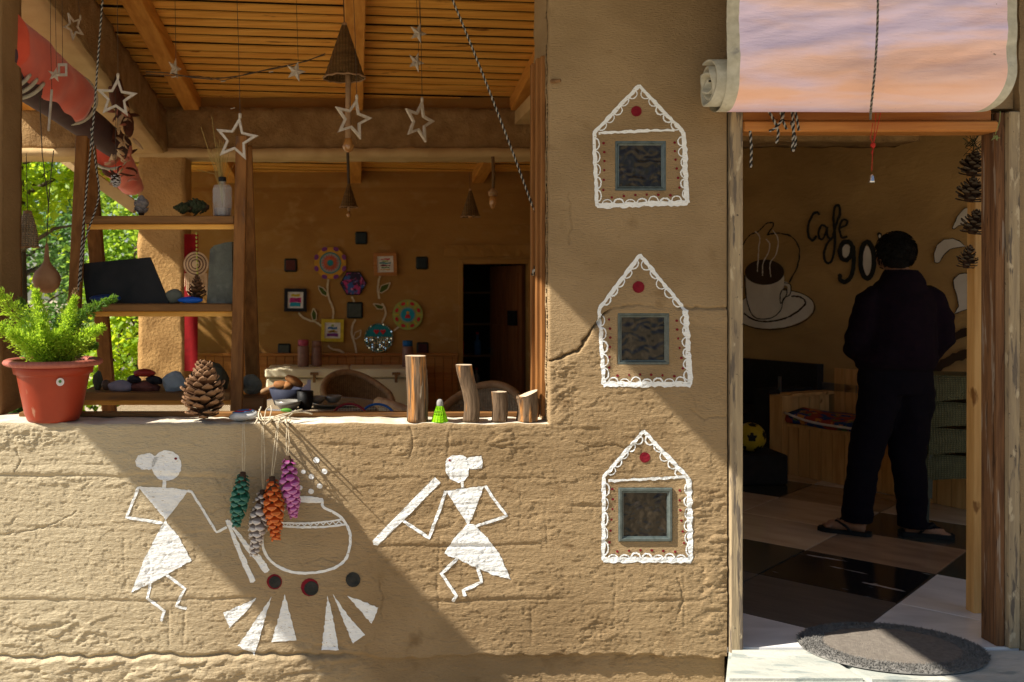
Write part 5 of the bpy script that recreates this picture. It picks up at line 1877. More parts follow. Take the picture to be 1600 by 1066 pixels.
# tangle of pale wire and twigs
c = P(430, 655, 0.06)
t = thing('wire_tangle', 'tangle of pale wire ends and dry twigs lying on the sill', 'wire', (c.x, c.y, SILL))
WR = [[(402, 650, .09), (415, 656, .05), (440, 648, .02), (470, 644, .06), (488, 647, .09)], [(405, 640, .08), (412, 657, .02), (416, 640, .05), (425, 634, .09)], [(408, 660, .04), (436, 652, .0), (458, 644, .03), (472, 640, .07)],
      [(420, 657, .0), (424, 642, .03), (423, 634, .06)], [(402, 658, .07), (430, 657, .03), (455, 652, .02)], [(440, 655, -.01), (452, 650, .02), (462, 641, .05)], [(408, 636, .08), (404, 648, .05), (408, 657, .02), (420, 654, .05)]]
for i, pth in enumerate(WR):
    mb = MB()
    pp = [P(a, b, Y) for a, b, Y in pth]
    pp = [Vector((p.x, p.y, max(p.z, SILL + 0.004))) for p in pp]
    q = []
    for k in range(len(pp) - 1):
        p0, p1, p2, p3 = pp[max(k - 1, 0)], pp[k], pp[k + 1], pp[min(k + 2, len(pp) - 1)]
        for s in range(5):
            u = s / 5
            q.append(0.5 * ((2 * p1) + (p2 - p0) * u + (2 * p0 - 5 * p1 + 4 * p2 - p3) * u * u + (3 * p1 - p0 - 3 * p2 + p3) * u ** 3))
    q.append(pp[-1])
    mb.tube(q, 0.0022 if i % 2 else 0.003, 6)
    mb.build('wire_end', M['cord'], t, True)
# twigs added to stick out over the edge and rake shadows down the wall
for i, (px, y0, y1, dx, rr, dz) in enumerate(((402, .06, -.12, .004, .0045, .012), (421, .06, -.095, -.006, .006, .008), (437, .05, -.13, .004, .0035, .014), (446, .06, -.09, .010, .005, .010))):
    a = Vector((P(px, 0, 0).x - dx, y0, SILL + dz))
    b = Vector((P(px, 0, 0).x + dx, y1, SILL + dz + .004))
    mb = MB()
    mb.tube([a, a.lerp(b, .5) + Vector((.003, 0, .002)), b], [rr * .8, rr, rr * .55], 7)
    mb.build('twig', M['cord'], t, True)

# the four painted cones hung over the edge
HC = [('hanging_cone', 'dark green painted pine cone hanging on a cord below the sill', (380, 737), (369, 822), 15.5, 'cone_green', (382, 662)), ('hanging_cone', 'grey silver painted pine cone, lowest of the four hanging cones', (411, 765), (397, 868), 16, 'cone_silver', (412, 660)),
      ('hanging_cone', 'bright orange painted pine cone hanging between grey and magenta ones', (425, 744), (431, 844), 16.5, 'cone_orange', (438, 657)), ('hanging_cone', 'magenta painted pine cone hanging beside the painted pot', (449, 712), (459, 809), 16.5, 'cone_pink', (450, 652))]
for i, (nm, lb, tp, bt, rp, m, hk) in enumerate(HC):
    Y = (-0.075, -0.06, -0.085, -0.07)[i]
    a, b = P(tp[0], tp[1], Y), P(bt[0], bt[1], Y)
    t = pine_cone(nm, lb, a, b - a, (b - a).length * 1.03, S(rp, Y) * 1.22, (M[m], M[m + '_tip']), 62, lambda t: (0.55 + 0.50 * min(1, t * 3.2)) * (1 - max(0, t - 0.5) / 0.5 * 0.5), 24, 46, 0.98, 20 + i, True, 'painted pine cones hung over the wall edge', 1.0, 0.42)
    hkp = P(hk[0], hk[1], 0.04)
    hkp.z = SILL + 0.006
    lipp = Vector((hkp.x + 0.3 * (a.x - hkp.x), -0.012, SILL - 0.002))
    mb = MB()
    for dx in (-0.002, 0.003):
        mb.tube([hkp + Vector((dx * 3, .02, 0.0)), lipp + Vector((dx, 0, 0.004)), lipp + Vector((dx, -0.012, -0.012)), a.lerp(lipp, .45) + Vector((dx * 2.4, 0, 0)), a + Vector((dx, 0, 0.002))], 0.0016, 5)
    mb.build('cord', M['cord'], t, True, kind='stuff')

# ------------------------------------------------------------------ ladder shelf and what stands on it
XL, XR = -1.275, -0.53
YA, ZA = 0.80, EYE + S(236, 0.80)
t = thing('ladder_shelf', 'wooden ladder shelf with splayed legs and three boards behind the sill', 'shelf', ((XL + XR) / 2, 0.9, -0.2))


def leg(x, y0, z0, y1, z1, m='teak_z', w_=0.055, lb=None):
    mb = MB()
    mb.beam((x, y0, z0), (x, y1, z1), w_, 0.036, up=(1, 0, 0) if False else (0, 1, 0), bev=0.003)
    mb.build('leg', M[m], t, label=lb)


dF = lambda z: YA - 0.03 - (ZA - z) * 0.16            # front legs lean towards the sill
dK = lambda z: YA + 0.03 + (ZA - z) * 0.30
for x in (XL, XR):
    mb = MB()
    mb.beam((x, dF(-0.2), -0.199), (x, dF(ZA), ZA), 0.052, 0.05, up=(0, 1, 0), bev=0.003)
    mb.build('leg', M['teak_z'], t)
    mb = MB()
    mb.beam((x + 0.01, dK(-0.2), -0.199), (x + 0.004, dK(ZA - 0.03), ZA - 0.03), 0.07, 0.04, up=(0, 1, 0), bev=0.003)
    mb.build('leg', M['teak_z'], t)
z1 = EYE + S(114.5, dF(1.7))
z2 = EYE - S(23, dF(1.32))
z3 = EYE - S(161, dF(0.94))
for z, tb in ((z1, 0.036), (z2, 0.034), (z3, 0.036)):
    mb = MB()
    mb.box((XL + 0.028, dF(z) - 0.012, z - tb), (XR - 0.028, dK(z) - 0.03, z), bev=0.003)
    mb.build('board', M['teak_x'], t)
    mb = MB()
    mb.box((XL + 0.03, dF(z) + 0.02, z - tb - 0.024), (XR - 0.03, dF(z) + 0.05, z - tb - 0.0005), bev=0.002)
    mb.build('cleat', M['pine_x'], t)

Y1 = dF(z1) + 0.07
pine_cone('pine_cone', 'squat grey weathered pine cone on the top board of the ladder shelf', (P(221, 0, Y1).x, Y1, z1 + 0.008), (0, 0, 1), 0.088, 0.052, (M['cone_grey'], M['cone_grey']), 60, lambda t: (0.7 + 0.3 * min(1, t * 4)) * (1 - max(0, t - 0.3) / 0.7 * 0.7), 30, 62, 0.8, 5, group=None)
pine_cone('pine_cone', 'dark green black pine cone lying beside the bottle, the larger one', (P(326, 0, Y1).x, Y1 + .02, z1 + 0.048), (-1, 0, 0.05), 0.14, 0.056, (M['cone_black'], M['cone_black']), 66, None, 30, 60, 0.8, 6, False)
pine_cone('pine_cone', 'dark green black pine cone lying by the grey cone, the smaller one', (P(301, 0, Y1).x, Y1 - .02, z1 + 0.038), (-1, -0.2, 0.05), 0.085, 0.04, (M['cone_black'], M['cone_black']), 50, None, 30, 60, 0.8, 7, False)
c = Vector((P(348, 0, Y1).x, Y1 - 0.01, z1 + 0.001))
t = thing('glass_bottle', 'small square clear glass bottle holding dry grass on the top board', 'bottle', c)
mb = MB()
for (prof, n_) in (([(0.0, 0.002), (0.042, 0.002), (0.046, 0.008), (0.046, 0.132), (0.040, 0.146), (0.016, 0.152), (0.014, 0.158), (0.014, 0.172), (0.018, 0.174), (0.018, 0.182), (0.014, 0.182)], 8),):
    mb.lathe(prof, n_, Matrix.Translation(c) @ Matrix.Rotation(R(22.5), 4, 'Z'), cap=False)
mb.build('bottle_glass', M['clear'], t)
mb = MB()
mb.lathe([(0.018, 0.165), (0.0185, 0.185), (0.012, 0.187)], 14, Matrix.Translation(c))
mb.build('collar', M['black_plastic'], t)
mb = MB()
mb.lathe([(0.0, 0.004), (0.036, 0.004), (0.038, 0.04), (0.0, 0.044)], 10, Matrix.Translation(c))
mb.build('pebbles', plain('pinkish_gravel', (0.36, 0.25, 0.2), 0.8, bump=1.0, bscale=(150, 150, 150), bdist=0.01), t)
g = thing('dry_grass', 'sprig of thin dry straw grass standing in the clear bottle', 'grass', c + Vector((0, 0, 0.05)))
rnd = random.Random(4)
mb = MB()
for i in range(34):
    a, b = rnd.gauss(-0.028, 0.03), rnd.uniform(0.24, 0.36)
    mb.tube([c + Vector((0, 0, 0.05)), c + Vector((a * .3, rnd.uniform(-.01, .01), 0.19)), c + Vector((a, rnd.uniform(-.03, .03), b))], 0.0008, 4)
for a, b in ((-0.10, 0.42), (-0.05, 0.47), (-0.12, 0.22)):
    mb.tube([c + Vector((0, 0, 0.1)), c + Vector((a * .3, 0, 0.2)), c + Vector((a, 0, b))], 0.0013, 4)
mb.build('stalks', plain('straw', (0.42, 0.30, 0.10), 0.8), g, kind='stuff')

Y2 = dF(z2) + 0.06
# dark slate-like panel leaning back
V = [P(135, 474, Y2 - .03), P(264, 474, Y2 - .03), P(234, 402, Y2 + .03), P(127, 412, Y2 + .03)]
V[0].z = V[1].z = z2 + 0.002
mb = MB()
mb.add([p for p in V] + [p + Vector((0.002, 0.012, 0.0)) for p in V], [(0, 1, 2, 3), (7, 6, 5, 4), (0, 4, 5, 1), (1, 5, 6, 2), (2, 6, 7, 3), (3, 7, 4, 0)])
o = mb.build('slate_panel', M['black_mat'], None)
tag(o, 'dark flat slate panel tilted back on the middle board of the ladder shelf', 'slate')
rock('blue_stone', 'long dark blue painted stone lying in front of the dark panel', 165, 466, 50, 12, Y2 - .07, mat('dark_blue_paint', (0.01, 0.03, 0.11), 0.45), 31, 'painted stone', 'blue painted stones', 0.45, .1, 1, facet=False)
rock('blue_stone', 'bright blue painted stone by the standing grey slab', 297, 469, 38, 11, Y2 - .05, mat('bright_blue_paint', (0.01, 0.09, 0.45), 0.4), 32, 'painted stone', 'blue painted stones', 0.5, .1, 1, facet=False)
rock('stone', 'grey striped pebble between the dark panel and the blue stone', 272, 464, 30, 24, Y2, M['grey_stone'], 33, facet=False, amp=.15)
pine_cone('pine_cone', 'dark brown open pine cone on the middle board before the standing slab', (P(306, 0, Y2).x, Y2 + .03, z2 + 0.006), (0, 0, 1), 0.13, 0.052, (M['cone_brown'], M['cone_brown']), 50, None, 8, 60, 0.8, 9, False)
V = [P(323, 475, Y2 - .01), P(364, 475, Y2 - .01), P(362, 378, Y2 + .05), P(352, 379, Y2 + .05), P(334, 384, Y2 + .05), P(328, 390, Y2 + .05)]
V[0].z = V[1].z = z2 + 0.002
mb = MB()
n = len(V)
mb.add(V + [p + Vector((0.004, 0.035, 0)) for p in V], [tuple(range(n)), tuple(range(n, 2 * n))[::-1]] + [(i, n + i, n + (i + 1) % n, (i + 1) % n) for i in range(n)])
o = mb.build('stone_slab', M['grey_stone'], None)
tag(o, 'tall grey green stone slab standing on the middle board against the leg', 'stone slab')

Y3 = dF(z3) + 0.06
plain('lilac_stone', (0.26, 0.23, 0.28), 0.7)
plain('red_stone', (0.30, 0.03, 0.02), 0.4)
plain('rust_stone', (0.14, 0.05, 0.04), 0.6)
plain('black_stone', (0.02, 0.02, 0.025), 0.4)
plain('blue_grey_stone', (0.24, 0.28, 0.31), 0.75)
plain('dark_olive_stone', (0.07, 0.07, 0.045), 0.8)
plain('brown_stone', (0.10, 0.055, 0.035), 0.35)
rock('stone', 'lilac white pebble on the lowest board beside the flower pot', 189, 604, 40, 20, Y3, M['lilac_stone'], 1, facet=False, amp=.2)
rock('stone', 'flat rust brown stone carrying three more stones', 225, 605, 52, 20, Y3 + .01, M['rust_stone'], 2, amp=.25)
rock('stone', 'small black stone under the red one, nearer the flower pot', 209, 593, 22, 14, Y3, M['black_stone'], 3, amp=.25)
rock('stone', 'small black stone under the red one, nearer the blue grey block', 241, 594, 28, 14, Y3, M['black_stone'], 4, amp=.25, rot=.2)
rock('stone', 'shiny red stone balanced on two black stones', 225, 583, 36, 13, Y3, M['red_stone'], 5, amp=.2)
rock('stone', 'angular blue grey stone block on the lowest board', 271, 596, 36, 36, Y3 - .01, M['blue_grey_stone'], 6, amp=.4, freq=1.0, rot=-.3)
rock('stone', 'large dark olive rock behind the big pine cone', 327, 592, 66, 60, Y3 + .08, M['dark_olive_stone'], 7, amp=.3, freq=.9)
rock('stone', 'shiny brown pebble close to the pot', 166, 602, 14, 18, Y3, M['brown_stone'], 8, facet=False, amp=.15)
rock('stone', 'dark slanting stone half hidden by the pot', 153, 596, 16, 34, Y3 + .04, M['dark_olive_stone'], 9, amp=.3)
rock('stone', 'squarish dark grey stone outside the ladder shelf leg', 393, 601, 36, 34, Y3 + .42, M['grey_stone'], 10, amp=.25, freq=.8)
mb = MB()
cc_ = P(393, 618, Y3 + .42)
mb.box((cc_.x - 0.07, cc_.y - 0.08, -0.199), (cc_.x + 0.07, cc_.y + 0.08, cc_.z - 0.003), bev=0.004)
o = mb.build('wooden_stand', M['old_wood'], None)
tag(o, 'plain wooden stand under the squarish grey stone', 'stand')
rock('green_stone', 'small green painted stone among the wire ends', 447, 641, 18, 6, 0.12, mat('green_paint', (0.08, 0.22, 0.03), 0.5), 35, 'painted stone', None, 0.6, .1, 1, facet=False)

# ------------------------------------------------------------------ hung ornaments
outline_star('large white outline star hanging before the rolled red blind', 182, 153, 33, 0.55, R(4), R(10))
outline_star('large white outline star hanging just above the clear bottle', 369, 218, 36, 0.50, R(10), R(-8))
outline_star('large white outline star hanging under the cane lampshade', 551, 186, 34, 0.62, R(12), R(25))
outline_star('large white outline star hanging nearest the slanting rope', 655, 190, 34, 0.70, R(11), R(42))
solid_star('small glitter star hanging close to the cane lampshade', 462, 112, 17, 0.9, R(14), R(20))
solid_star('small glitter star, upper one of the pair over the outline star', 653, 52, 17, 0.8, R(15), R(30))
solid_star('small glitter star, lower one of the pair over the outline star', 650, 97, 17, 0.85, R(18), R(35))
solid_star('small glitter star hanging in front of the end of the orange rafter', 273, 107, 17, 1.0, R(10), R(60))
solid_star('small glitter star hanging over the red blind beside a square tag', 86, 117, 12, 0.55, R(10), R(20))
outline_star('crooked outline star hanging against the side beam', 115, 42, 22, 0.8, R(40), R(60), 0.005)
# square tag and stick chime
t = thing('square_tag', 'little square paper tag hanging over the red blind', 'tag', P(96, 110, 0.6))
mb = MB()
a, b = P(90, 119, 0.6), P(105, 99, 0.6)
for (x0, zz0, x1, zz1) in ((a.x, a.z, b.x, a.z + .012), (a.x, b.z - .012, b.x, b.z), (a.x, a.z + .012, a.x + .01, b.z - .012), (b.x - .01, a.z + .012, b.x, b.z - .012)):
    mb.box((x0, 0.6, zz0), (x1, 0.606, zz1))
mb.build('tag_frame', M['star'], t)
mb = MB()
mb.tube([Vector(((a.x + b.x) / 2, 0.603, b.z)), P(97, -20, 0.6)], 0.0013, 5)
mb.build('string', M['wire'], t)
t = thing('chime_stick', 'slim pale stick hanging upright in front of the red blind', 'chime', P(79, 170, 0.55))
mb = MB()
mb.beam(P(76, 205, 0.55), P(81, 140, 0.55), 0.010, 0.010, up=(0, 1, 0))
mb.build('stick', M['star'], t)
mb = MB()
mb.tube([P(81, 140, 0.55), P(79, 60, 0.55), P(79, -20, 0.55)], 0.0013, 5)
mb.build('string', M['wire'], t)
# fairy-light wire
t = thing('light_wire', 'thin twisted wire with tiny bulbs strung under the ceiling boards', 'fairy lights', P(380, 115, 1.0))
mb = MB()
mb.tube([P(x, y_, 1.0) for x, y_ in ((228, 112), (262, 114), (300, 121), (330, 124), (356, 121), (384, 117), (420, 108), (450, 102), (478, 96), (508, 84))], 0.0028, 5)
mb.tube([P(x, y_, 1.01) for x, y_ in ((228, 116), (275, 119), (310, 119), (350, 126), (390, 114), (440, 106), (508, 86))], 0.002, 5)
mb.build('wire', M['wire'], t)
mb = MB()
for x, y_ in ((345, 128), (268, 121), (420, 113), (360, 170)):
    p = P(x, y_, 1.0)
    mb.tube([p, p + Vector((0.022, 0, 0.004))], 0.0025, 6)
mb.build('tiny_bulbs', M['star'], t, kind='stuff')


def cane_bell(label, px, y0, y1, rp, Y, group, cordtop, bulb=None, m='wicker_lamp', top_r=0.14, cat='lampshade', name='cane_lampshade', belly=0.0, cr_=0.0016):
    a, b = P(px, y0, Y), P(px, y1, Y)
    r_ = S(rp, Y)
    Hh = a.z - b.z
    t = thing(name, label, cat, b, group)
    mb = MB()
    N = 14
    prof = []
    for k in range(N + 1):
        f = k / N
        rr = r_ * (top_r + (1 - top_r) * (f + belly * math.sin(math.pi * f)))
        rr *= 1 + 0.016 * (1 if k % 2 else -1)
        prof.append((rr, -Hh * f))
    V0 = len(mb.v)
    mb.lathe(prof, 32, Matrix.Translation(a), cap=False)
    mb.lathe([(p[0] - 0.004, p[1]) for p in prof], 32, Matrix.Translation(a), cap=False)
    mb.build('basket', M[m], t, True)
    mb = MB()
    rim = [b + Vector((r_ * 1.02 * math.cos(2 * math.pi * j / 32), r_ * 1.02 * math.sin(2 * math.pi * j / 32), 0.003 * math.sin(j * 4.1))) for j in range(32)]
    mb.tube(rim, max(0.003, r_ * 0.045), 6, closed=True)
    mb.build('rim', M['cane'], t, True)
    mb = MB()
    mb.lathe([(r_ * top_r * 1.1, -0.01), (r_ * top_r * .9, 0.012), (r_ * .06, 0.016)], 12, Matrix.Translation(a))
    mb.build('cap', M['cane'], t, True)
    mb = MB()
    mb.tube([a, P(px - 2, cordtop, Y)], cr_, 6)
    mb.build('cord', M['wire'], t)
    if bulb:
        bb = P(px + bulb[0], bulb[1], Y)
        mb = MB()
        br = max(0.018, r_ * 0.3)
        if bulb[1] > y1:
            mb.tube([Vector((bb.x, bb.y, b.z + Hh * .6)), bb + Vector((0, 0, br * 1.2))], br * 0.45, 8)
            mb.build('stem', M['cane'], t, True)
            mb = MB()
        mb.lathe([(br * .5, br * 1.3), (br * .7, br * .6), (br, 0), (br * .7, -br * .7), (br * .2, -br * .98)], 14, Matrix.Translation(bb))
        mb.build('bulb', plain('amber_bulb_glass', (0.42, 0.2, 0.06), 0.12, spec=0.8), t, True)
    return t


cane_bell('large conical cane basket lampshade hanging before the middle rafter', 538, 40, 122, 32, 1.15, 'cane lampshades', -30, (6, 229), cr_=0.003)
cane_bell('small cane bell lampshade with an amber bulb, beneath the cross beam', 545, 287, 324, 14, 3.2, 'cane lampshades', 230, (0, 336), cr_=0.012)
cane_bell('small cane bell lampshade hanging above the back doorway', 735, 298, 339, 15, 3.6, 'cane lampshades', 270, (0, 337))
t = thing('hanging_bulb', 'bare amber bulb on a thick rope near the slanting rope', 'bulb', P(770, 320, 3.3))
mb = MB()
mb.tube([P(770, 245, 3.3), P(771, 275, 3.3), P(770, 302, 3.3)], 0.012, 7)
mb.build('rope', M['cord'] if False else plain('brown_rope', (0.16, 0.10, 0.05), 0.9), t, True)
mb = MB()
q = P(770, 300, 3.3)
mb.lathe([(0.01, 0.03), (0.036, 0.0), (0.03, -0.03)], 12, Matrix.Translation(q))
mb.build('holder', M['cane'], t, True)
mb = MB()
mb.lathe([(0.02, -0.031), (0.026, -0.06), (0.026, -0.09), (0.014, -0.118), (0.004, -0.124)], 12, Matrix.Translation(q))
mb.build('bulb', M['amber_bulb_glass'], t, True)
cane_bell('pale woven dome basket hanging by the corner column', 43, 334, 386, 17, 0.75, None, 240, None, 'wicker_pale', 0.42, 'basket', 'dome_basket', 0.25)
# gourd
t = thing('hanging_gourd', 'dry brown gourd with a long neck hanging over the fern', 'gourd', P(73, 460, 0.72))
c = P(73, 437, 0.72)
mb = MB()
r_ = S(22, 0.72)
mb.lathe([(0.003, -r_ * .98), (r_ * .45, -r_ * .9), (r_ * .85, -r_ * .52), (r_, 0), (r_ * .84, r_ * .5), (r_ * .45, r_ * .92), (r_ * .22, r_ * 1.3), (r_ * .15, r_ * 1.9), (r_ * .12, r_ * 2.4), (r_ * .05, r_ * 2.6)], 24, Matrix.Translation(c))
mb.build('shell', mat('dry_gourd', (0.40, 0.22, 0.115), 0.6, (0.28, 0.14, 0.07), (14, 14, 14), 5), t, True)
mb = MB()
mb.tube([c + Vector((0, 0, r_ * 2.6)), P(76, 320, 0.72), P(66, 240, 0.72), P(62, 150, 0.72)], 0.0025, 5)
mb.tube([P(75, 330, 0.72), P(80, 270, 0.72), P(84, 235, 0.72)], 0.0025, 5)
mb.build('string', M['wire'], t)
pine_cone('hanging_cone', 'small white tipped pine cone hanging by the far red cloth', P(181, 271, 0.95), (0, 0, -1), 0.05, 0.034, (M['cone_core'], M['picture_white']), 44, lambda t: 0.7 + 0.3 * math.sin(math.pi * t), 10, 60, 0.75, 12, False)
mb = MB()
mb.tube([P(181, 271, 0.95), P(180, 120, 0.95)], 0.0012, 5)
mb.build('string', M['wire'], bpy.data.objects['hanging_cone.004'])

# ropes
twisted('rope', 'long black and white rope slanting from the roof to the window edge', 'rope', [P(697, -25, 0.10), P(748, 100, 0.13), P(800, 235, 0.17), P(848, 366, 0.20)], 0.0048)
twisted('rope', 'black and white rope tied in a knot on the window reveal', 'rope', [P(848, 372, 0.20), P(846, 392, 0.16), P(834, 428, 0.17), P(842, 408, 0.16), P(838, 420, 0.15), P(846, 396, 0.18), P(832, 430, 0.18)], 0.0072)
twisted('rope', 'black and white rope hanging to the ladder shelf, nearer the column', 'rope', [P(162, -20, 0.42), P(154, 80, 0.42), P(146, 190, 0.42), P(133, 320, 0.42), P(122, 455, 0.43)], 0.0045)
twisted('rope', 'black and white rope looped behind the ladder shelf leg', 'rope', [P(142, 200, 0.43), P(150, 260, 0.5), P(154, 310, 0.5), P(132, 380, 0.48), P(126, 440, 0.46)], 0.0042)

# rolled side blind: red outside, purple inside
t = thing('side_blind', 'rolled up red canvas blind with white trim under the side beam', 'blind', (-1.55, 1.6, 2.45))


def roll(mb, a, b, r0, r1, n=28, wr=0.05, segs=24, seed=0, sag=0.0):
    a, b = Vector(a), Vector(b)
    d = (b - a).normalized()
    x = Vector((0, 0, 1)).cross(d).normalized()
    y_ = d.cross(x)
    V, F = [], []
    for k in range(segs + 1):
        f = k / segs
        c_ = a.lerp(b, f) - Vector((0, 0, sag * math.sin(math.pi * f)))
        for j in range(n):
            an = 2 * math.pi * j / n
            rr = (r0 + (r1 - r0) * f) * (1 + wr * mnoise.noise(Vector((math.cos(an) * 1.5, math.sin(an) * 1.5 + seed, f * 5))))
            V.append(c_ + (x * math.cos(an) + y_ * math.sin(an)) * rr)
    for k in range(segs):
        for j in range(n):
            F.append((k * n + j, k * n + (j + 1) % n, (k + 1) * n + (j + 1) % n, (k + 1) * n + j))
    F.append(tuple(range(n))[::-1])
    F.append(tuple(segs * n + j for j in range(n)))
    mb.add(V, F)


xa = -1.565
mb = MB()
roll(mb, (xa, 0.45, 2.475), (xa + 0.01, 1.52, 2.43), 0.148, 0.135, 32, 0.13, 30, 1)
mb.build('outer_roll', M['blind_red'], t, True)
mb = MB()
pts = []
for j in range(30):
    an = 2 * math.pi * j / 30
    pts.append(Vector((xa + 0.01 + 0.137 * math.cos(an), 1.522 + 0.02 * math.cos(an), 2.43 + 0.137 * math.sin(an))))
mb.tube(pts, 0.010, 6, closed=True)
mb.build('trim', M['trim'], t, True)
mb = MB()
roll(mb, (xa + 0.0, 0.42, 2.40), (xa - 0.03, 2.75, 2.35), 0.10, 0.09, 24, 0.06, 20, 3)
mb.build('inner_roll', M['blind_purple'], t, True)
for k in range(3):
    mb = MB()
    yy = 0.62 + 0.09 * k
    mb.tube([Vector((xa + (0.103 + .002 * k) * math.cos(an), yy + 0.08 * math.sin(an), 2.385 + 0.112 * math.sin(an))) for an in [math.pi * 1.12 + math.pi * .8 * j / 16 for j in range(17)]], 0.010, 6)
    mb.build('roll_edge', M['trim'], t, True)
t = thing('far_blind', 'sagging red cloth with white edge hanging beyond the purple roll', 'blind', (-1.68, 3.0, 2.2))
mb = MB()
roll(mb, P(172, 238, 2.75), P(206, 290, 3.55), 0.125, 0.085, 28, 0.2, 16, 8)
mb.build('cloth', M['blind_red'], t, True)
mb = MB()
c = P(171, 237, 2.73)
mb.tube([c + Vector((0.118 * math.cos(an), 0.03 * math.cos(an), 0.118 * math.sin(an))) for an in [2 * math.pi * j / 28 for j in range(28)]], 0.011, 6, closed=True)
mb.build('trim', M['trim'], t, True)
# dried bunch
t = thing('dried_bunch', 'bunch of dried maize husks and dark cobs hanging by the side beam', 'dried flowers', P(192, 195, 2.2))
rnd = random.Random(21)
plain('dark_cob', (0.10, 0.035, 0.02), 0.7, bump=1.0, bscale=(90, 90, 90), bdist=0.01)
plain('husk', (0.62, 0.44, 0.27), 0.8)
plain('pink_husk', (0.48, 0.18, 0.12), 0.8)
for i, (px, y0, y1, r_) in enumerate(((180, 118, 172, 12), (190, 150, 196, 11), (199, 175, 215, 9))):
    mb = MB()
    a, b = P(px, y0, 2.2), P(px + 3, y1, 2.2)
    rr = S(r_, 2.2)
    mb.tube([a.lerp(b, f) for f in (0, .15, .4, .7, .9, 1)], [rr * .3, rr * .8, rr, rr * .9, rr * .6, rr * .2], 10)
    mb.build('cob', M['dark_cob'], t, True)
for i in range(44):
    p = P(rnd.uniform(178, 208), rnd.uniform(172, 285), 2.2 + rnd.uniform(-.06, .06))
    mb = MB()
    d = Vector((rnd.uniform(-1, 1), rnd.uniform(-.6, .6), rnd.uniform(-1, .6))).normalized()
    s = d.cross(Vector((rnd.uniform(-1, 1), 1, rnd.uniform(-1, 1)))).normalized() * rnd.uniform(.007, .017)
    L_ = rnd.uniform(.05, .11)
    nn = d.cross(s).normalized()
    V = []
    for k in range(5):
        f = k / 4
        cc_ = p + d * L_ * f + nn * 0.03 * math.sin(f * 2.6)
        ww = math.sin(math.pi * (0.15 + 0.8 * f))
        V += [cc_ - s * ww, cc_ + nn * .008, cc_ + s * ww]
    F = []
    for k in range(4):
        F += [(k * 3, k * 3 + 1, k * 3 + 4, k * 3 + 3), (k * 3 + 1, k * 3 + 2, k * 3 + 5, k * 3 + 4)]
    mb.add(V, F)
    mb.build('husk', M[rnd.choice(['husk', 'husk', 'pink_husk', 'dark_cob'])], t, True)

# red cloth with a fringed doily by the pillar
Yc = 3.68
t = thing('red_hanging', 'red cloth strip with a round cream crochet doily hanging beside the pillar', 'wall hanging', P(305, 470, Yc))
a, b = P(288, 580, Yc), P(309, 366, Yc)
V, F = [], []
for j in range(25):
    for i in range(5):
        f = j / 24
        V.append((a.x + (b.x - a.x) * (i / 4) * (1.05 if f > .72 else 1), Yc + 0.008 * math.sin(i * 1.4 + f * 5), a.z + (b.z - a.z) * f))
for j in range(24):
    for i in range(4):
        k = j * 5 + i
        F.append((k, k + 1, k + 6, k + 5))
mb = MB()
mb.add(V, F)
mb.build('cloth', plain('deep_red_cloth', (0.22, 0.006, 0.008), 0.85), t, True)
c = P(306, 413, Yc - .03)
for k, (r_, m) in enumerate(((19.5, 'husk'), (16.5, 'dark_cob'), (15, 'husk'), (12, 'dark_cob'), (10.5, 'husk'), (7.6, 'dark_cob'), (6, 'husk'))):
    disc('doily_ring', c, S(r_, Yc), 32, Yc - 0.02 - k * 0.003, 0.004, m, t)
mb = MB()
for i in range(26):
    x = c.x + S(-17 + i * 1.35, Yc)
    z0 = c.z - S(14, Yc)
    mb.tube([Vector((x, Yc - .02, z0)), Vector((x + rnd.uniform(-.01, .01), Yc - .02, z0 - rnd.uniform(.10, .18)))], 0.004, 4)
mb.build('fringe', M['husk'], t, kind='stuff')
mb = MB()
q = [P(x, y_, Yc - .06) for x, y_ in ((307, 365), (308, 395), (307, 420), (309, 445))]
for s in range(14):
    p = q[0].lerp(q[-1], s / 13)
    mb.blob(p, (.009, .009, .012), s, 0, 1, 1)
mb.build('green_beads', plain('lime_bead', (0.42, 0.46, 0.10), 0.5), t, kind='stuff')

# ------------------------------------------------------------------ veranda furniture
FL = -0.199
# chest freezer
a, b = P(414, 680, 5.68), P(668, 577, 5.68)
t = thing('chest_freezer', 'old cream chest freezer with rusty hinges along the back wall', 'freezer', ((a.x + b.x) / 2, 5.9, FL))
mb = MB()
mb.box((a.x + .01, 5.70, FL), (b.x - .01, 6.22, b.z - 0.095), bev=0.015)
mb.build('body', M['freezer'], t)
for x0, x1 in ((a.x, P(546, 0, 5.68).x - .004), (P(546, 0, 5.68).x + .004, b.x)):
    mb = MB()
    mb.box((x0, 5.68, b.z - 0.083), (x1, 6.23, b.z), bev=0.012)
    mb.build('lid', M['freezer'], t)
for px in (491, 619):
    x = P(px, 0, 5.66).x
    mb = MB()
    mb.box((x - .04, 5.655, b.z - 0.055), (x + .04, 5.679, b.z - .03), bev=0.003)
    mb.box((x - .014, 5.655, b.z - .13), (x + .014, 5.679, b.z - .0552), bev=0.003)
    mb.build('hinge', M['rust'], t)
x = P(547, 0, 5.6).x
mb = MB()
mb.prism([(-.035, .05), (.035, .05), (.03, -.02), (.012, -.1), (-.02, -.05)], 0.004, Matrix.Translation((x, 5.672, b.z - .06)) @ Matrix.Rotation(R(90), 4, 'X'))
mb.build('paper_label', M['picture_white'], t)


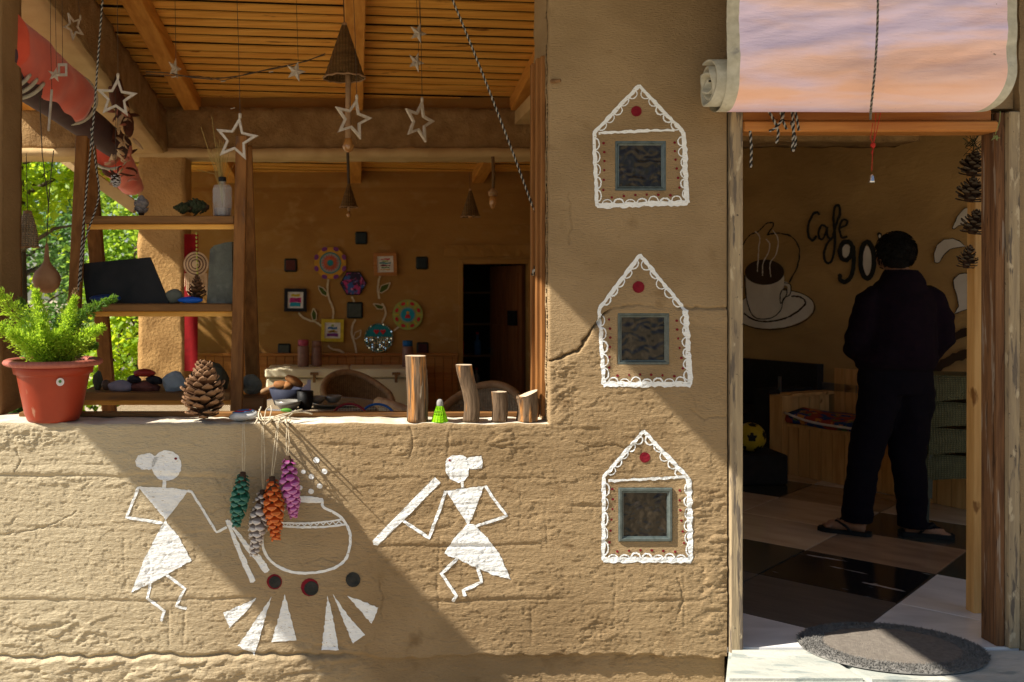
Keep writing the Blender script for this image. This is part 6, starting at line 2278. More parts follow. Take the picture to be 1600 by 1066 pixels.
def jar(px, py0, py1, wp, Y, m, lid, label, base):
    c = P(px, py1, Y)
    c.z = base
    r_ = S(wp, Y) / 2
    Hh = S(py1 - py0, Y)
    t = thing('jar', label, 'jar', c, 'jars on the wainscot ledge')
    mb = MB()
    mb.lathe([(r_ * .92, .001), (r_, .012), (r_, Hh * .74), (r_ * .85, Hh * .8)], 18, Matrix.Translation(c))
    mb.build('jar_body', m, t, True)
    mb = MB()
    mb.lathe([(r_ * .93, Hh * .801), (r_ * .93, Hh), (r_ * .85, Hh * 1.02)], 18, Matrix.Translation(c))
    mb.build('lid', lid, t, True)


mb = MB()
zl = P(0, 578, 6.1).z
mb.box((P(440, 0, 6.1).x, 6.245 - .19, b.z + 0.001), (P(660, 0, 6.1).x, 6.225, b.z + 0.02))
plain('pink_plastic', (0.40, 0.07, 0.12), 0.35)
plain('jar_plastic', (0.25, 0.13, 0.10), 0.3)
jar(474, 538, 579, 18, 6.0, M['jar_plastic'], M['pink_plastic'], 'pink lidded plastic jar on the chest freezer', b.z)
jar(495, 540, 579, 16, 6.02, M['jar_plastic'], M['jar_plastic'], 'brownish plastic jar beside the pink lidded one', b.z)
jar(637, 539, 579, 17, 6.0, M['jar_plastic'], plain('blue_plastic', (0.02, 0.12, 0.32), 0.4), 'blue lidded jar on the freezer under the mirror plate', b.z)

# round wicker table and the crockery on it
TY = 3.35
tc = P(497, 631, TY)
TR = S(96, TY)
t = thing('wicker_table', 'round wicker table laid with bowls behind the window', 'table', (tc.x, TY, FL))
mb = MB()
mb.lathe([(0.0, tc.z - .02), (TR * .97, tc.z - .02), (TR, tc.z - .010), (TR * .99, tc.z), (0.0, tc.z)], 48, Matrix.Translation((tc.x, TY, 0)), cap=False)
mb.build('table_top', M['wicker_pale'], t)
mb = MB()
mb.lathe([(TR * .985, tc.z - .16), (TR * .965, tc.z - .021)], 48, Matrix.Translation((tc.x, TY, 0)), cap=False)
mb.build('skirt', M['wicker_pale'], t)
mb = MB()
n = 150
for i in range(n):
    an = 2 * math.pi * i / n
    p = Vector((tc.x + TR * math.cos(an), TY + TR * math.sin(an), tc.z - .006))
    mb.blob(p, (.016, .016, .012), i, 0, 1, 1)
mb.build('braided_edge', plain('blue_grey_cane', (0.20, 0.19, 0.19), 0.5), t, True, kind='stuff')
for i in range(4):
    an = R(45 + 90 * i)
    mb = MB()
    mb.tube([(tc.x + TR * .75 * math.cos(an), TY + TR * .75 * math.sin(an), tc.z - .03), (tc.x + TR * .55 * math.cos(an), TY + TR * .55 * math.sin(an), FL + .001)], 0.022, 8)
    mb.build('leg', M['cane'], t, True)
TZ = tc.z + 0.001


def bowl(name, label, px, wp, hp, Y, m, cat='bowl', group=None, prof=None):
    c = P(px, 0, Y)
    c.z = TZ
    r_, h_ = S(wp, Y) / 2, S(hp, Y)
    mb = MB()
    prof = prof or [(0.0, 0.0), (r_ * .5, 0), (r_ * .6, h_ * .12), (r_ * .92, h_ * .6), (r_, h_), (r_ * .95, h_), (r_ * .85, h_ * .6), (r_ * .5, h_ * .2), (0, h_ * .16)]
    mb.lathe(prof, 28, Matrix.Translation(c), cap=False)
    o = mb.build(name, m, None, True)
    return tag(o, label, cat, group)


bowl('bowl', 'wide grey ceramic bowl at the near edge of the wicker table', 450, 42, 14, 3.0, M['ceramic'], group='grey bowls on the wicker table')
bowl('bowl', 'grey straight sided bowl on the plate, nearer the basket', 496, 26, 11, 3.12, M['ceramic'], group='grey bowls on the wicker table')
bowl('bowl', 'grey straight sided bowl on the plate, nearer the wicker chair', 520, 28, 11, 3.16, M['ceramic'], group='grey bowls on the wicker table')
for nm in ('bowl.001', 'bowl.002'):
    bpy.data.objects[nm].location.z += 0.03
bowl('plate', 'broad grey plate under two straight sided bowls', 519, 74, 7, 3.16, M['ceramic'], 'plate', None, [(0, 0), (S(20, 3.1), 0), (S(36, 3.1), .026), (S(37, 3.1), .030), (S(33, 3.1), .026), (S(20, 3.1), .012), (0, .012)])
bowl('black_mug', 'tall black mug standing among the bowls', 477, 20, 26, 3.05, M['black_plastic'], 'mug', None, [(0, 0), (.045, 0), (.055, .05), (.058, .125), (.052, .125), (.048, .02), (0, .015)])
t = thing('bread_basket', 'dark basket holding brown bread rolls on the wicker table', 'basket', P(452, 620, 3.3))
mb = MB()
c = P(450, 0, 3.3)
c.z = TZ
mb.lathe([(0, 0), (.10, 0), (.14, .12), (.13, .12), (.09, .01), (0, .01)], 20, Matrix.Translation(c), cap=False)
mb.build('basket', plain('navy_basket', (0.03, 0.035, 0.06), 0.7), t, True)
bread = mat('brown_bread', (0.33, 0.15, 0.05), 0.7, (0.22, 0.09, 0.03), (20, 20, 20), 4)
for i, (dx, dz, a_, l_) in enumerate(((-.05, .14, .2, .06), (.045, .17, .5, .075), (-.01, .13, -.4, .06))):
    mb = MB()
    mb.blob(c + Vector((dx, 0, dz)), (l_, .045, .035), i, .1, 1.5, 2, Matrix.Rotation(a_, 4, 'Y'))
    o = mb.build('bread_roll', bread, None, True)
    tag(o, ('brown bread roll low in the basket nearer the column', 'long brown loaf standing up highest in the basket', 'brown bread roll in the middle of the basket')[i], 'bread', 'bread in the basket')
t = thing('napkin_holder', 'pale lilac napkin standing beside the bread basket', 'napkin', P(479, 600, 3.1))
mb = MB()
mb.prism([(-.03, 0), (.035, 0), (.035, .10), (.012, .10), (.008, .07), (-.03, .04)], 0.012, Matrix.Translation((P(478, 0, 3.2).x, 3.2, TZ + .09)) @ Matrix.Rotation(R(90), 4, 'X'))
mb.build('napkin', plain('lilac_paper', (0.36, 0.34, 0.46), 0.8), t)


def tub_chair(label, x, y, rot, m='wicker', w_=0.34, hb=0.36, arm=0.20, zs=0.40):
    """a round wicker tub chair: drum base, cushion-less seat, one sweeping back and arm shell with a fat rim"""
    t = thing('wicker_chair', label, 'chair', (x, y, FL), 'wicker tub chairs on the veranda')
    Mx = Matrix.Translation((x, y, FL)) @ Matrix.Rotation(rot, 4, 'Z')
    mb = MB()
    mb.lathe([(0.0, zs - .04), (w_ * .95, zs - .04), (w_, zs - .01), (w_ * .9, zs), (0.0, zs)], 32, Mx, cap=False)
    mb.build('seat', M[m], t, True)
    mb = MB()
    mb.lathe([(w_ * .78, 0.02), (w_ * .70, .15), (w_ * .9, zs - .041)], 32, Mx, cap=False)
    mb.build('drum_base', M[m], t, True)
    n = 36
    V, F, rim = [], [], []
    for i in range(n + 1):
        an = R(-205 + 230 * i / n + 0)            # open towards local -Y
        an = R(-25 + 230 * i / n)
        k = math.sin(math.pi * i / n)
        top = zs + arm * (0.55 + .45 * min(1, k * 3)) + (hb - arm) * max(0, k) ** 2
        for f in (0, .33, .66, 1):
            rr = w_ * (1.0 + .18 * f)
            V.append(Mx @ Vector((rr * math.cos(an), rr * math.sin(an), zs - .03 + (top - zs + .03) * f)))
        rim.append(V[-1].copy())
        for f in (1, .66, .33, 0):
            rr = w_ * (0.93 + .18 * f)
            V.append(Mx @ Vector((rr * math.cos(an), rr * math.sin(an), zs - .03 + (top - zs + .03) * f)))
    for i in range(n):
        for j in range(7):
            a = i * 8 + j
            F.append((a, a + 8, a + 9, a + 1))
    mb = MB()
    mb.add(V, F)
    mb.build('back_shell', M[m], t, True)
    mb = MB()
    mb.tube(rim, 0.030, 8)
    mb.build('rim', M['cane'], t, True)
    return t


tub_chair('brown wicker tub chair behind the plate, against the chest freezer', P(560, 0, 4.7).x, 4.75, R(25), w_=.265, hb=.43, arm=.22)
tub_chair('pale wicker tub chair with its high back showing between bent log and short log', P(750, 0, 3.0).x, 3.05, R(-30), 'wicker_pale', .25, .46, .26, .43)
tub_chair('dark wicker tub chair low behind the shuttlecock', P(672, 0, 2.2).x, 2.35, R(115), 'wicker_pale', .27, .46, .32, .43)
tub_chair('brown wicker tub chair half hidden behind the bread and the freezer end', P(436, 0, 4.75).x, 4.75, R(-25), 'wicker', .22, .33, .2)
# low woven bench catching sun behind the lowest board
t = thing('woven_bench', 'low pale woven bench top showing under the ladder shelf boards', 'bench', P(250, 640, 1.8))
c = P(250, 641, 1.8)
mb = MB()
mb.box((c.x - .30, 1.5, c.z - .04), (c.x + .42, 2.15, c.z), bev=0.015)
mb.build('woven_top', M['wicker_pale'], t)
for sx in (-.26, .38):
    for yy in (1.54, 2.1):
        mb = MB()
        mb.box((c.x + sx - .02, yy - .02, FL), (c.x + sx + .02, yy + .02, c.z - .041))
        mb.build('leg', M['teak_z'], t)
# badminton rackets leaning behind the rail
for i, (px, m, lb, Y) in enumerate(((546, 'red_rim', 'badminton racket with a dark red rim propped up behind the sill rail', 0.62), (590, 'blue_rim', 'badminton racket with a blue rim propped up behind the sill rail', 0.66))):
    plain('red_rim', (0.22, 0.012, 0.02), 0.3)
    plain('blue_rim', (0.02, 0.10, 0.30), 0.3)
    c = P(px, 661, Y)
    t = thing('badminton_racket', lb, 'racket', c, 'badminton rackets behind the sill')
    rx, rz = 0.088, 0.080
    mb = MB()
    mb.tube([c + Vector((rx * math.cos(2 * math.pi * j / 30), .05 * math.sin(2 * math.pi * j / 30), rz * math.sin(2 * math.pi * j / 30))) for j in range(30)], 0.006, 7, closed=True)
    mb.build('head_rim', M[m], t, True)
    mb = MB()
    for k in range(-6, 7):
        x = k * .0125
        q = math.sqrt(max(0, 1 - (x / rx) ** 2))
        mb.tube([c + Vector((x, -.05 * q, -rz * q)), c + Vector((x, .05 * q, rz * q))], 0.0007, 4)
        z = k * .0120
        q = math.sqrt(max(0, 1 - (z / rz) ** 2))
        mb.tube([c + Vector((-rx * q, .05 * z / rz, z)), c + Vector((rx * q, .05 * z / rz, z))], 0.0007, 4)
    mb.build('strings', M['cord'], t, kind='stuff')
    mb = MB()
    mb.tube([c + Vector((0, -.05, -rz)), c + Vector((0, -.17, -rz - .22)), c + Vector((0.0, -.25, -rz - .42))], [0.006, .006, .013], 8)
    mb.build('handle', M['black_plastic'], t, True)
mb = MB()
c = P(568, 660, .5)
mb.box((c.x - .3, .34, FL), (c.x + .3, .54, .28), bev=0.004)
o = mb.build('low_crate', M['old_wood'])
tag(o, 'low wooden crate behind the sill that the rackets stand on', 'crate')

# ------------------------------------------------------------------ cafe furniture
UD = Vector((CWD.x, CWD.y, 0))               # along the wall, towards the viewer
ND = Vector((CWN.x, CWN.y, 0))               # out of the wall into the room
BF = P(1216, 737, 3.52)
BF.z = 0


def cafe_m(u, n_, z):
    return Vector((BF.x, BF.y, 0)) + UD * u - ND * n_ + Vector((0, 0, z))


CM = Matrix((UD, -ND, Vector((0, 0, 1)))).transposed().to_4x4()
CM.translation = Vector((BF.x, BF.y, 0))
t = thing('plank_bench', 'pale pine plank bench with a solid arm along the painted cafe wall', 'bench', (BF.x, BF.y, 0))
plain_p = M['pine_z']
mb = MB()
mb.box((-.06, -.02, .002), (.05, .09, .59), CM)
mb.build('arm_post', plain_p, t)
for i in range(4):
    mb = MB()
    mb.box((-.045, .092 + i * .115, .002), (.02, .201 + i * .115, .575), CM)
    mb.build('arm_plank', plain_p, t)
mb = MB()
mb.box((-.06, .092, .576), (.05, .57, .60), CM)
mb.build('arm_rail', plain_p, t)
for i in range(19):
    mb = MB()
    mb.box((.055 + i * .094, .04, .002), (.055 + i * .094 + .088, .058, .36), CM)
    mb.build('front_plank', plain_p, t)
mb = MB()
mb.box((.021, .03, .361), (1.86, .57, .385), CM)
mb.build('seat_board', plain_p, t)
for i in range(19):
    mb = MB()
    mb.box((.055 + i * .094, .56, .386), (.055 + i * .094 + .088, .575, .78), CM)
    mb.build('back_plank', plain_p, t)
t2 = thing('bench_cushion', 'patchwork bench cushion in red, orange and blue with white piping', 'cushion', cafe_m(.9, .3, .386))
M['patch'] = mat('patchwork_cloth', (0.30, 0.05, 0.03), 0.85, (0.02, 0.05, 0.16), (9, 9, 9), 1, 0.49, 0.51, spots=[((13, 13, 13), (0.5, 0.2, 0.04), 0.56, 0.57), ((15, 15, 15), (0.1, 0.16, 0.05), 0.6, 0.61)])
n = 30
V, F = [], []
for i in range(n + 1):
    f = i / n
    u = .06 + 1.75 * f
    sag = .035 * (1 - min(1, f * 5)) ** 2
    for (nn, z) in ((.02, .387), (.0, .415), (.02, .445 + sag * .5), (.2, .460 + sag), (.4, .455), (.55, .44), (.555, .387)):
        V.append(cafe_m(u, nn, z + .005 * math.sin(f * 25)))
for i in range(n):
    for j in range(6):
        F.append((i * 7 + j, i * 7 + 7 + j, i * 7 + 8 + j, i * 7 + j + 1))
F += [tuple(range(7)), tuple(n * 7 + j for j in range(7))[::-1]]
mb = MB()
mb.add(V, F)
mb.build('cushion_body', M['patch'], t2, True)
mb = MB()
mb.tube([cafe_m(.06 + 1.75 * i / n, -.004, .418 + .05 * (1 - min(1, i / n * 5)) ** 2 - .004 * (i / n)) for i in range(n + 1)], .009, 6)
mb.build('piping', M['picture_white'], t2, True)
# dark settee and ball further down the wall
t = thing('dark_settee', 'low dark settee in the shade beyond the plank bench', 'settee', cafe_m(-.8, .2, 0))
plain('dark_cloth', (0.025, 0.022, 0.02), 0.9)
for nm, lo, hi in (('seat', (-1.9, .02, .12), (-.10, .60, .42)), ('backrest', (-1.9, .50, .421), (-.05, .62, .80)), ('arm', (-.22, .0, .421), (-.08, .49, .62))):
    mb = MB()
    mb.box(lo, hi, CM)
    mb.build(nm, M['dark_cloth'], t)
mb = MB()
mb.box((-.085, .10, .60), (-.065, .115, .72), CM)
mb.box((-.10, .56, .601), (.55, .60, .66), CM)
mb.build('metal_edge', plain('dull_metal', (0.2, 0.2, 0.2), 0.4, metal=.7), t, kind='stuff')
for i in range(2):
    mb = MB()
    mb.box((-1.85 + i * 1.6, .05, .001), (-1.79 + i * 1.6, .11, .119), CM)
    mb.build('foot', M['dark_cloth'], t)
c = P(1173, 683, 3.25)
t = thing('football', 'yellow football with black patches beside the plank bench', 'ball', c)
R_b = .105
bm = bmesh.new()
bmesh.ops.create_icosphere(bm, subdivisions=3, radius=R_b)
mb = MB()
mb.addbm(bm, Matrix.Translation(c))
mb.build('ball_skin', plain('yellow_leather', (0.52, 0.38, 0.03), 0.4), t, True)
ico = bmesh.new()
bmesh.ops.create_icosphere(ico, subdivisions=1, radius=1)
rot = Matrix.Rotation(R(20), 3, 'X') @ Matrix.Rotation(R(35), 3, 'Z')
for v in ico.verts:
    d = (rot @ v.co).normalized()
    q = Vector((0, 0, 1)).rotation_difference(d).to_matrix().to_4x4()
    mb = MB()
    V = [Vector((0, 0, R_b * 1.006))]
    ring = []
    for k in (0.5, 1):
        for j in range(5):
            a = 2 * math.pi * j / 5
            p = Vector((.36 * k * math.cos(a), .36 * k * math.sin(a), 1)).normalized() * R_b * 1.006
            V.append(p)
    F = [(0, 1 + j, 1 + (j + 1) % 5) for j in range(5)] + [(1 + j, 6 + j, 6 + (j + 1) % 5, 1 + (j + 1) % 5) for j in range(5)]
    mb.add([Matrix.Translation(c) @ q @ p for p in V], F)
    mb.build('black_patch', M['black_plastic'], t, True)
ico.free()
mb = MB()
mb.blob((c.x, c.y, (c.z - R_b) * .5), (.22, .2, (c.z - R_b) * .5), 3, 0, 1, 2)
mb = MB()
mb.box((c.x - .2, c.y - .16, .001), (c.x + .2, c.y + .2, c.z - R_b + .002), bev=.01)
o = mb.build('low_box', M['dark_cloth'])
tag(o, 'low dark box carrying the yellow football', 'box')

# stacked wicker chairs behind the person
CH = P(1500, 800, 2.12)


def stack_chair(k, label, first):
    t = thing('woven_stool', label, 'stool', (CH.x, CH.y, .001 + .155 * k), 'woven stools stacked by the person')
    t.rotation_euler = (0, 0, R(-14 + (2 if k % 2 else -1)))
    if first is not None:
        return t
    w_, d_ = .26, .25
    o = Vector((CH.x, CH.y, .001))

    def pt(x, y, z):
        return o + Vector((x, y, z))
    mb = MB()
    n = 16
    V, F = [], []
    for i in range(n + 1):
        x = -w_ + 2 * w_ * i / n
        e = (x / w_)
        dip = .040 * (1 - e * e)
        for (yy, zz) in ((-d_ - .005 - .02 * (1 - e * e), .256 + dip * .75), (-d_ - .012 - .02 * (1 - e * e), .33 + .02 * (1 - e * e)), (-d_ + .004 - .02 * (1 - e * e), .425 - .012 * (1 - e * e)), (-d_ * .3, .415 - .03 * (1 - e * e)), (d_ * .9, .405)):
            V.append(pt(x, yy, zz))
    for i in range(n):
        for j in range(4):
            F.append((i * 5 + j, i * 5 + 5 + j, i * 5 + 6 + j, i * 5 + 1 + j))
    mb.add(V, F)
    mb.build('seat', M['wicker_green'], t, True)
    for sx in (-1, 1):
        mb = MB()
        V, F = [], []
        for i in range(9):
            yy = -d_ + (d_ * 1.9) * i / 8
            for z, xo in ((.27 + .05 * math.sin(math.pi * i / 8), 0.002), (.36, .006), (.42, .0)):
                V.append(pt(sx * (w_ + xo), yy, z))
        for i in range(8):
            for j in range(2):
                F.append((i * 3 + j, i * 3 + 3 + j, i * 3 + 4 + j, i * 3 + 1 + j))
        mb.add(V, F)
        mb.build('side_skirt', M['wicker_green'], t, True)
        for sy in (-1, 1):
            mb = MB()
            mb.beam(pt(sx * w_ * .97, sy * d_ * .95, 0), pt(sx * w_ * .9, sy * d_ * .9, .40), .026, .026, up=(0, 1, 0))
            mb.build('leg', plain('olive_metal', (0.09, 0.09, 0.06), 0.5), t)
    return t


sc_lb = ['olive woven seat at the foot of the stack behind the person', 'olive woven seat second from the bottom of the stack', 'olive woven seat second from the top of the stack', 'olive woven seat on top of the stack behind the person']
first = stack_chair(0, sc_lb[0], None)
for k in range(1, 4):
    t = stack_chair(k, sc_lb[k], first)
    for ch in list(first.children):
        c_ = ch.copy()
        COL.objects.link(c_)
        c_.parent = t
        c_.matrix_parent_inverse = ch.matrix_parent_inverse.copy()

# open pine cones tied down the leaning post
for i, (px, py, rp, lb) in enumerate(((1517, 262, 21, 'open dark pine cone tied highest on the leaning post'), (1514, 302, 22, 'open dark pine cone tied second on the leaning post'), (1519, 352, 20, 'open dark pine cone tied third on the leaning post'), (1509, 405, 15, 'open dark pine cone tied lowest on the leaning post'))):
    Y = .36
    c = P(px, py + 14, Y)
    pine_cone('post_cone', lb, c, (.05, -.25, 1), S(34, Y), S(rp, Y) * 1.12, (M['cone_core'], M['cone_grey'] if False else plain('dim_cone_tip', (0.13, 0.10, 0.07), 0.8)), 46, lambda t: (.75 + .25 * min(1, t * 4)) * (1 - max(0, t - .3) / .7 * .6), 0, 60, .62, 60 + i, False, 'pine cones on the leaning post')
mb = MB()
for i in range(60):
    p = P(1526 + random.uniform(-9, 8), random.uniform(215, 250), .37)
    d = Vector((random.uniform(-1, .6), -.3, random.uniform(-1, .8))).normalized()
    mb.tube([p, p + d * .06], .0012, 4)
t = thing('pine_sprig', 'dark green pine needle sprig tied at the top of the leaning post', 'pine sprig', P(1526, 230, .37))
mb.build('needles', plain('dark_needles', (0.02, 0.035, 0.02), 0.7), t, kind='stuff')

# ------------------------------------------------------------------ the person, seen from behind
PF = Vector((3.083, 1.72, 0.0))
pm = MB()


def loft(secs, n=20):
    """elliptical sections (centre, rx, ry) joined into one closed skin; the sections lie flat unless a direction is given"""
    V, F = [], []
    k = len(secs)
    for i, (c, rx, ry) in enumerate(secs):
        c = Vector(c)
        for j in range(n):
            a = 2 * math.pi * j / n
            V.append(PF + c + Vector((rx * math.cos(a), ry * math.sin(a), 0)))
    for i in range(k - 1):
        for j in range(n):
            F.append((i * n + j, i * n + (j + 1) % n, (i + 1) * n + (j + 1) % n, (i + 1) * n + j))
    F.append(tuple(range(n))[::-1])
    F.append(tuple((k - 1) * n + j for j in range(n)))
    pm.add(V, F)


# torso with hoodie fullness
loft([((-.02, .0, .90), .20, .135), ((-.02, -.005, .955), .220, .155), ((-.022, -.012, .985), .228, .165), ((-.02, -.015, 1.02), .218, .165), ((-.012, -.018, 1.12), .200, .160), ((-.008, -.02, 1.24), .195, .152), ((-.006, -.02, 1.33), .190, .138),
      ((-.006, -.015, 1.385), .165, .112), ((-.006, -.005, 1.425), .125, .09), ((-.005, .0, 1.46), .075, .072), ((-.004, .005, 1.50), .062, .064)])
# hood bunched at the neck
loft([((-.005, -.03, 1.385), .14, .10), ((-.005, -.04, 1.43), .13, .09), ((-.003, -.03, 1.475), .105, .085), ((-.002, -.02, 1.498), .088, .075)])
# neck, head
loft([((-.004, .01, 1.44), .055, .058), ((-.006, .015, 1.52), .056, .062), ((-.01, .02, 1.56), .06, .07)])
pm.blob(PF + Vector((-.012, .025, 1.585)), (.076, .096, .112), 0, 0, 1, 3)
pm.blob(PF + Vector((-.030, .105, 1.565)), (.045, .03, .065), 0, 0, 1, 2)
pm.blob(PF + Vector((-.038, .135, 1.572)), (.012, .02, .022), 0, 0, 1, 2)      # nose
for s in (-1, 1):
    pm.blob(PF + Vector((-.012 + s * .077, .03, 1.575)), (.010, .020, .030), 0, 0, 1, 2)
# trousers: hips and two legs
loft([((-.02, .0, .80), .195, .135), ((-.02, .0, .88), .205, .145), ((-.02, .0, .97), .20, .14)])
loft([((-.105, .0, .86), .10, .125), ((-.125, .0, .72), .112, .12), ((-.155, .005, .58), .100, .105), ((-.185, .008, .48), .090, .092), ((-.205, .005, .36), .084, .085), ((-.225, .0, .22), .078, .08), ((-.240, -.005, .11), .076, .08), ((-.243, -.005, .075), .078, .084)])
loft([((.070, .0, .86), .105, .125), ((.072, .0, .72), .112, .12), ((.060, .005, .58), .104, .108), ((.052, .008, .48), .099, .096), ((.055, .0, .36), .090, .09), ((.066, -.01, .22), .082, .084), ((.066, -.02, .09), .076, .082), ((.066, -.02, .045), .078, .086)])


def limb(pts, n=14):
    ps = [PF + Vector(p[:3]) for p in pts]
    pm.tube(ps, [p[3] for p in pts], n)


limb([(-.125, -.01, 1.375, .060), (-.168, -.015, 1.325, .076), (-.200, -.02, 1.22, .078), (-.222, .0, 1.10, .076), (-.215, .05, 1.04, .066), (-.18, .15, 1.045, .056), (-.13, .235, 1.08, .046)])
limb([(.125, -.01, 1.375, .060), (.170, -.015, 1.33, .076), (.212, -.02, 1.22, .080), (.237, .0, 1.11, .076), (.225, .05, 1.045, .068), (.16, .15, 1.045, .058), (.10, .235, 1.08, .046)])
# hands held together in front
for s, (wx, wz) in ((-1, (-.13, 1.08)), (1, (.10, 1.08))):
    k = -s
    wp = Vector((wx, .235, wz))
    limb([(*wp, .030), (*(wp + Vector((k * .03, .035, .01))), .036), (*(wp + Vector((k * .065, .055, .012))), .030)])
    for f in range(4):
        z0 = .036 - .022 * f
        b0 = wp + Vector((k * .06, .055, z0 * .9))
        ln = (.062, .070, .066, .050)[f]
        limb([(*b0, .0105), (*(b0 + Vector((k * ln * .5, .018, .002))), .0105), (*(b0 + Vector((k * ln * .85, -.006, -.004))), .0095), (*(b0 + Vector((k * ln * .8, -.03, -.006))), .009)], 8)
    b0 = wp + Vector((k * .02, .03, .035))
    limb([(*b0, .013), (*(b0 + Vector((k * .025, .0, .035))), .012), (*(b0 + Vector((k * .05, .0, .045))), .010)], 8)
# bare feet in flip-flops: toes turned out
FT = [((-.245, -.01, .055), Vector((-.80, .60, 0)).normalized()), ((.068, -.02, .045), Vector((.84, -.30, 0)).normalized())]
for c, d in FT:
    c = Vector(c)
    sd = Vector((-d.y, d.x, 0))
    limb([(*(c + Vector((0, 0, .05))), .042), (*(c + Vector((0, 0, .0))), .040), (*(c - d * .03 + Vector((0, 0, -.008))), .036)])
    limb([(*(c - d * .045 + Vector((0, 0, -.010))), .030), (*(c + d * .03), .036), (*(c + d * .10 + Vector((0, 0, -.012))), .034), (*(c + d * .150 + Vector((0, 0, -.018))), .026)])
    for f in range(5):
        o_ = (f - 2) * .016
        limb([(*(c + d * .13 + sd * o_ + Vector((0, 0, -.020))), .011), (*(c + d * (.185 - abs(f - 1) * .008) + sd * o_ * 1.1 + Vector((0, 0, -.024))), .0095)], 8)
src = pm.build('person', M['dark_fabric'])
rm = src.modifiers.new('r', 'REMESH')
rm.mode = 'VOXEL'
rm.voxel_size = 0.0085
smo = src.modifiers.new('s', 'SMOOTH')
smo.factor = 0.5
smo.iterations = 5
bench = bpy.data.scenes.new('modelling')          # the skin is worked out apart from the big scene, which keeps it quick
COL.objects.unlink(src)
bench.collection.objects.link(src)
vl = bench.view_layers[0]
vl.update()
body = bpy.data.meshes.new_from_object(src.evaluated_get(vl.depsgraph))
bpy.data.objects.remove(src)
bpy.data.scenes.remove(bench)
body.name = 'person'
body.materials.clear()
for m in ('dark_fabric', 'trouser', 'skin'):
    body.materials.append(M[m])
mi = []
for p in body.polygons:
    c = p.center - PF
    if (c.z > 1.50 and math.hypot(c.x, c.y) < .085 or c.z > 1.515) or (c.y > .245 and c.z < 1.2 and c.z > .95 and abs(c.x) < .16):
        k = 2
    elif c.z > .945:
        k = 0
    elif (c.x < -.1 and c.z > .078) or (c.x >= -.1 and c.z > .05):
        k = 1
    else:
        k = 2
    mi.append(k)
body.polygons.foreach_set('material_index', mi)
body.polygons.foreach_set('use_smooth', [True] * len(body.polygons))
# soft folds in the cloth
nrm_ = [v.normal.copy() for v in body.vertices]
for v, vnrm in zip(body.vertices, nrm_):
    c = v.co - PF
    if .08 < c.z < 1.44 and not (c.y > .23 and c.z > 1.0):
        g = .010 * mnoise.noise(Vector((c.x * 9, c.y * 9, c.z * 5))) + .009 * mnoise.noise(Vector((c.x * 6 + c.z * 5, c.y * 8, c.z * 19))) - .012 * math.exp(-((c.z - .93) / .012) ** 2)
        v.co += vnrm * g
# stand at the root
for v in body.vertices:
    v.co -= PF
person = bpy.data.objects.new('person', body)
COL.objects.link(person)
person.location = PF
tag(person, 'person in dark hoodie and dark trousers with back to the doorway, wearing flip-flops', 'person')
WL['person'] = PF.copy()
mb = MB()
hc = PF + Vector((-.012, .012, 1.602))
bm = bmesh.new()
bmesh.ops.create_icosphere(bm, subdivisions=4, radius=1)
for v in bm.verts:
    d = v.co.copy()
    k = 1 + .05 * mnoise.noise(d * 3.2) + .035 * mnoise.noise(d * 9)
    v.co = Vector((d.x * .098, d.y * .108, d.z * .112)) * k
    if d.y > .25 and d.z < .45:
        v.co *= .80
    if d.z < -.35:
        v.co.x *= .84
        v.co.y *= .90
        if d.y < .2:
            v.co.z *= 1.12
mb.addbm(bm, Matrix.Translation(hc))
rnd = random.Random(2)
for i in range(1500):                    # short uneven locks
    d = Vector((rnd.gauss(0, 1), rnd.gauss(-.3, 1), rnd.gauss(.3, 1))).normalized()
    if d.z < -.55 or (d.y > .3 and d.z < .45):
        continue
    p = hc + Vector((d.x * .094, d.y * .104, d.z * .108))
    s = Vector((rnd.uniform(-1, 1), rnd.uniform(-1, 1), rnd.uniform(-1.6, .2)))
    s = (s - d * s.dot(d)).normalized()
    w2 = s.cross(d) * .0035
    mb.add([p - w2, p + w2, p + s * .022 + d * .010 + w2 * .3, p + s * .032 + d * .009], [(0, 1, 2, 3)])
mb.build('hair', M['hair'], person, True)
for i, (c, d) in enumerate(FT):
    c = PF + Vector(c)
    sd = Vector((-d.y, d.x, 0))
    z0 = c.z - .050 if i == 0 else c.z - .044
    mb = MB()
    poly = []
    for u, w_ in ((-.075, .022), (-.055, .036), (0, .040), (.06, .042), (.12, .052), (.17, .048), (.20, .026)):
        poly.append((u, w_))
    out = [(u, w_) for u, w_ in poly] + [(u, -w_) for u, w_ in poly[::-1]]
    Mx = Matrix((d, sd, Vector((0, 0, 1)))).transposed().to_4x4()
    Mx.translation = Vector((c.x, c.y, .001))
    mb.prism(out, .022, Mx)
    st = mb.build('flip_flop', M['black_plastic'], person)
    mb = MB()
    o_ = Vector((c.x, c.y, 0))
    for s in (-1, 1):
        mb.tube([o_ + d * .135 + Vector((0, 0, .03)), o_ + d * .10 + sd * s * .02 + Vector((0, 0, .072)), o_ + d * .05 + sd * s * .042 + Vector((0, 0, .05)), o_ + d * .02 + sd * s * .044 + Vector((0, 0, .02))], .007, 6)
    mb.build('strap', M['black_plastic'], st, True)

# ------------------------------------------------------------------ rolled blind over the door
t = thing('door_blind', 'sun faded pink canvas blind with white trim rolled up over the doorway', 'blind', (1.9, -.15, 2.1))
BZ, BYc, BR = P(0, 131, -.14).z, -.13, .098


def blind_prof(k):
    """the hanging sheet, then round under the roll: (y, z)"""
    L1 = .62
    if k < L1:
        return (BYc - BR - .004, BZ + .60 * (1 - k / L1))
    a = (k - L1) / (1 - L1) * R(230)
    return (BYc - (BR + .004) * math.cos(a), BZ - (BR + .004) * math.sin(a))


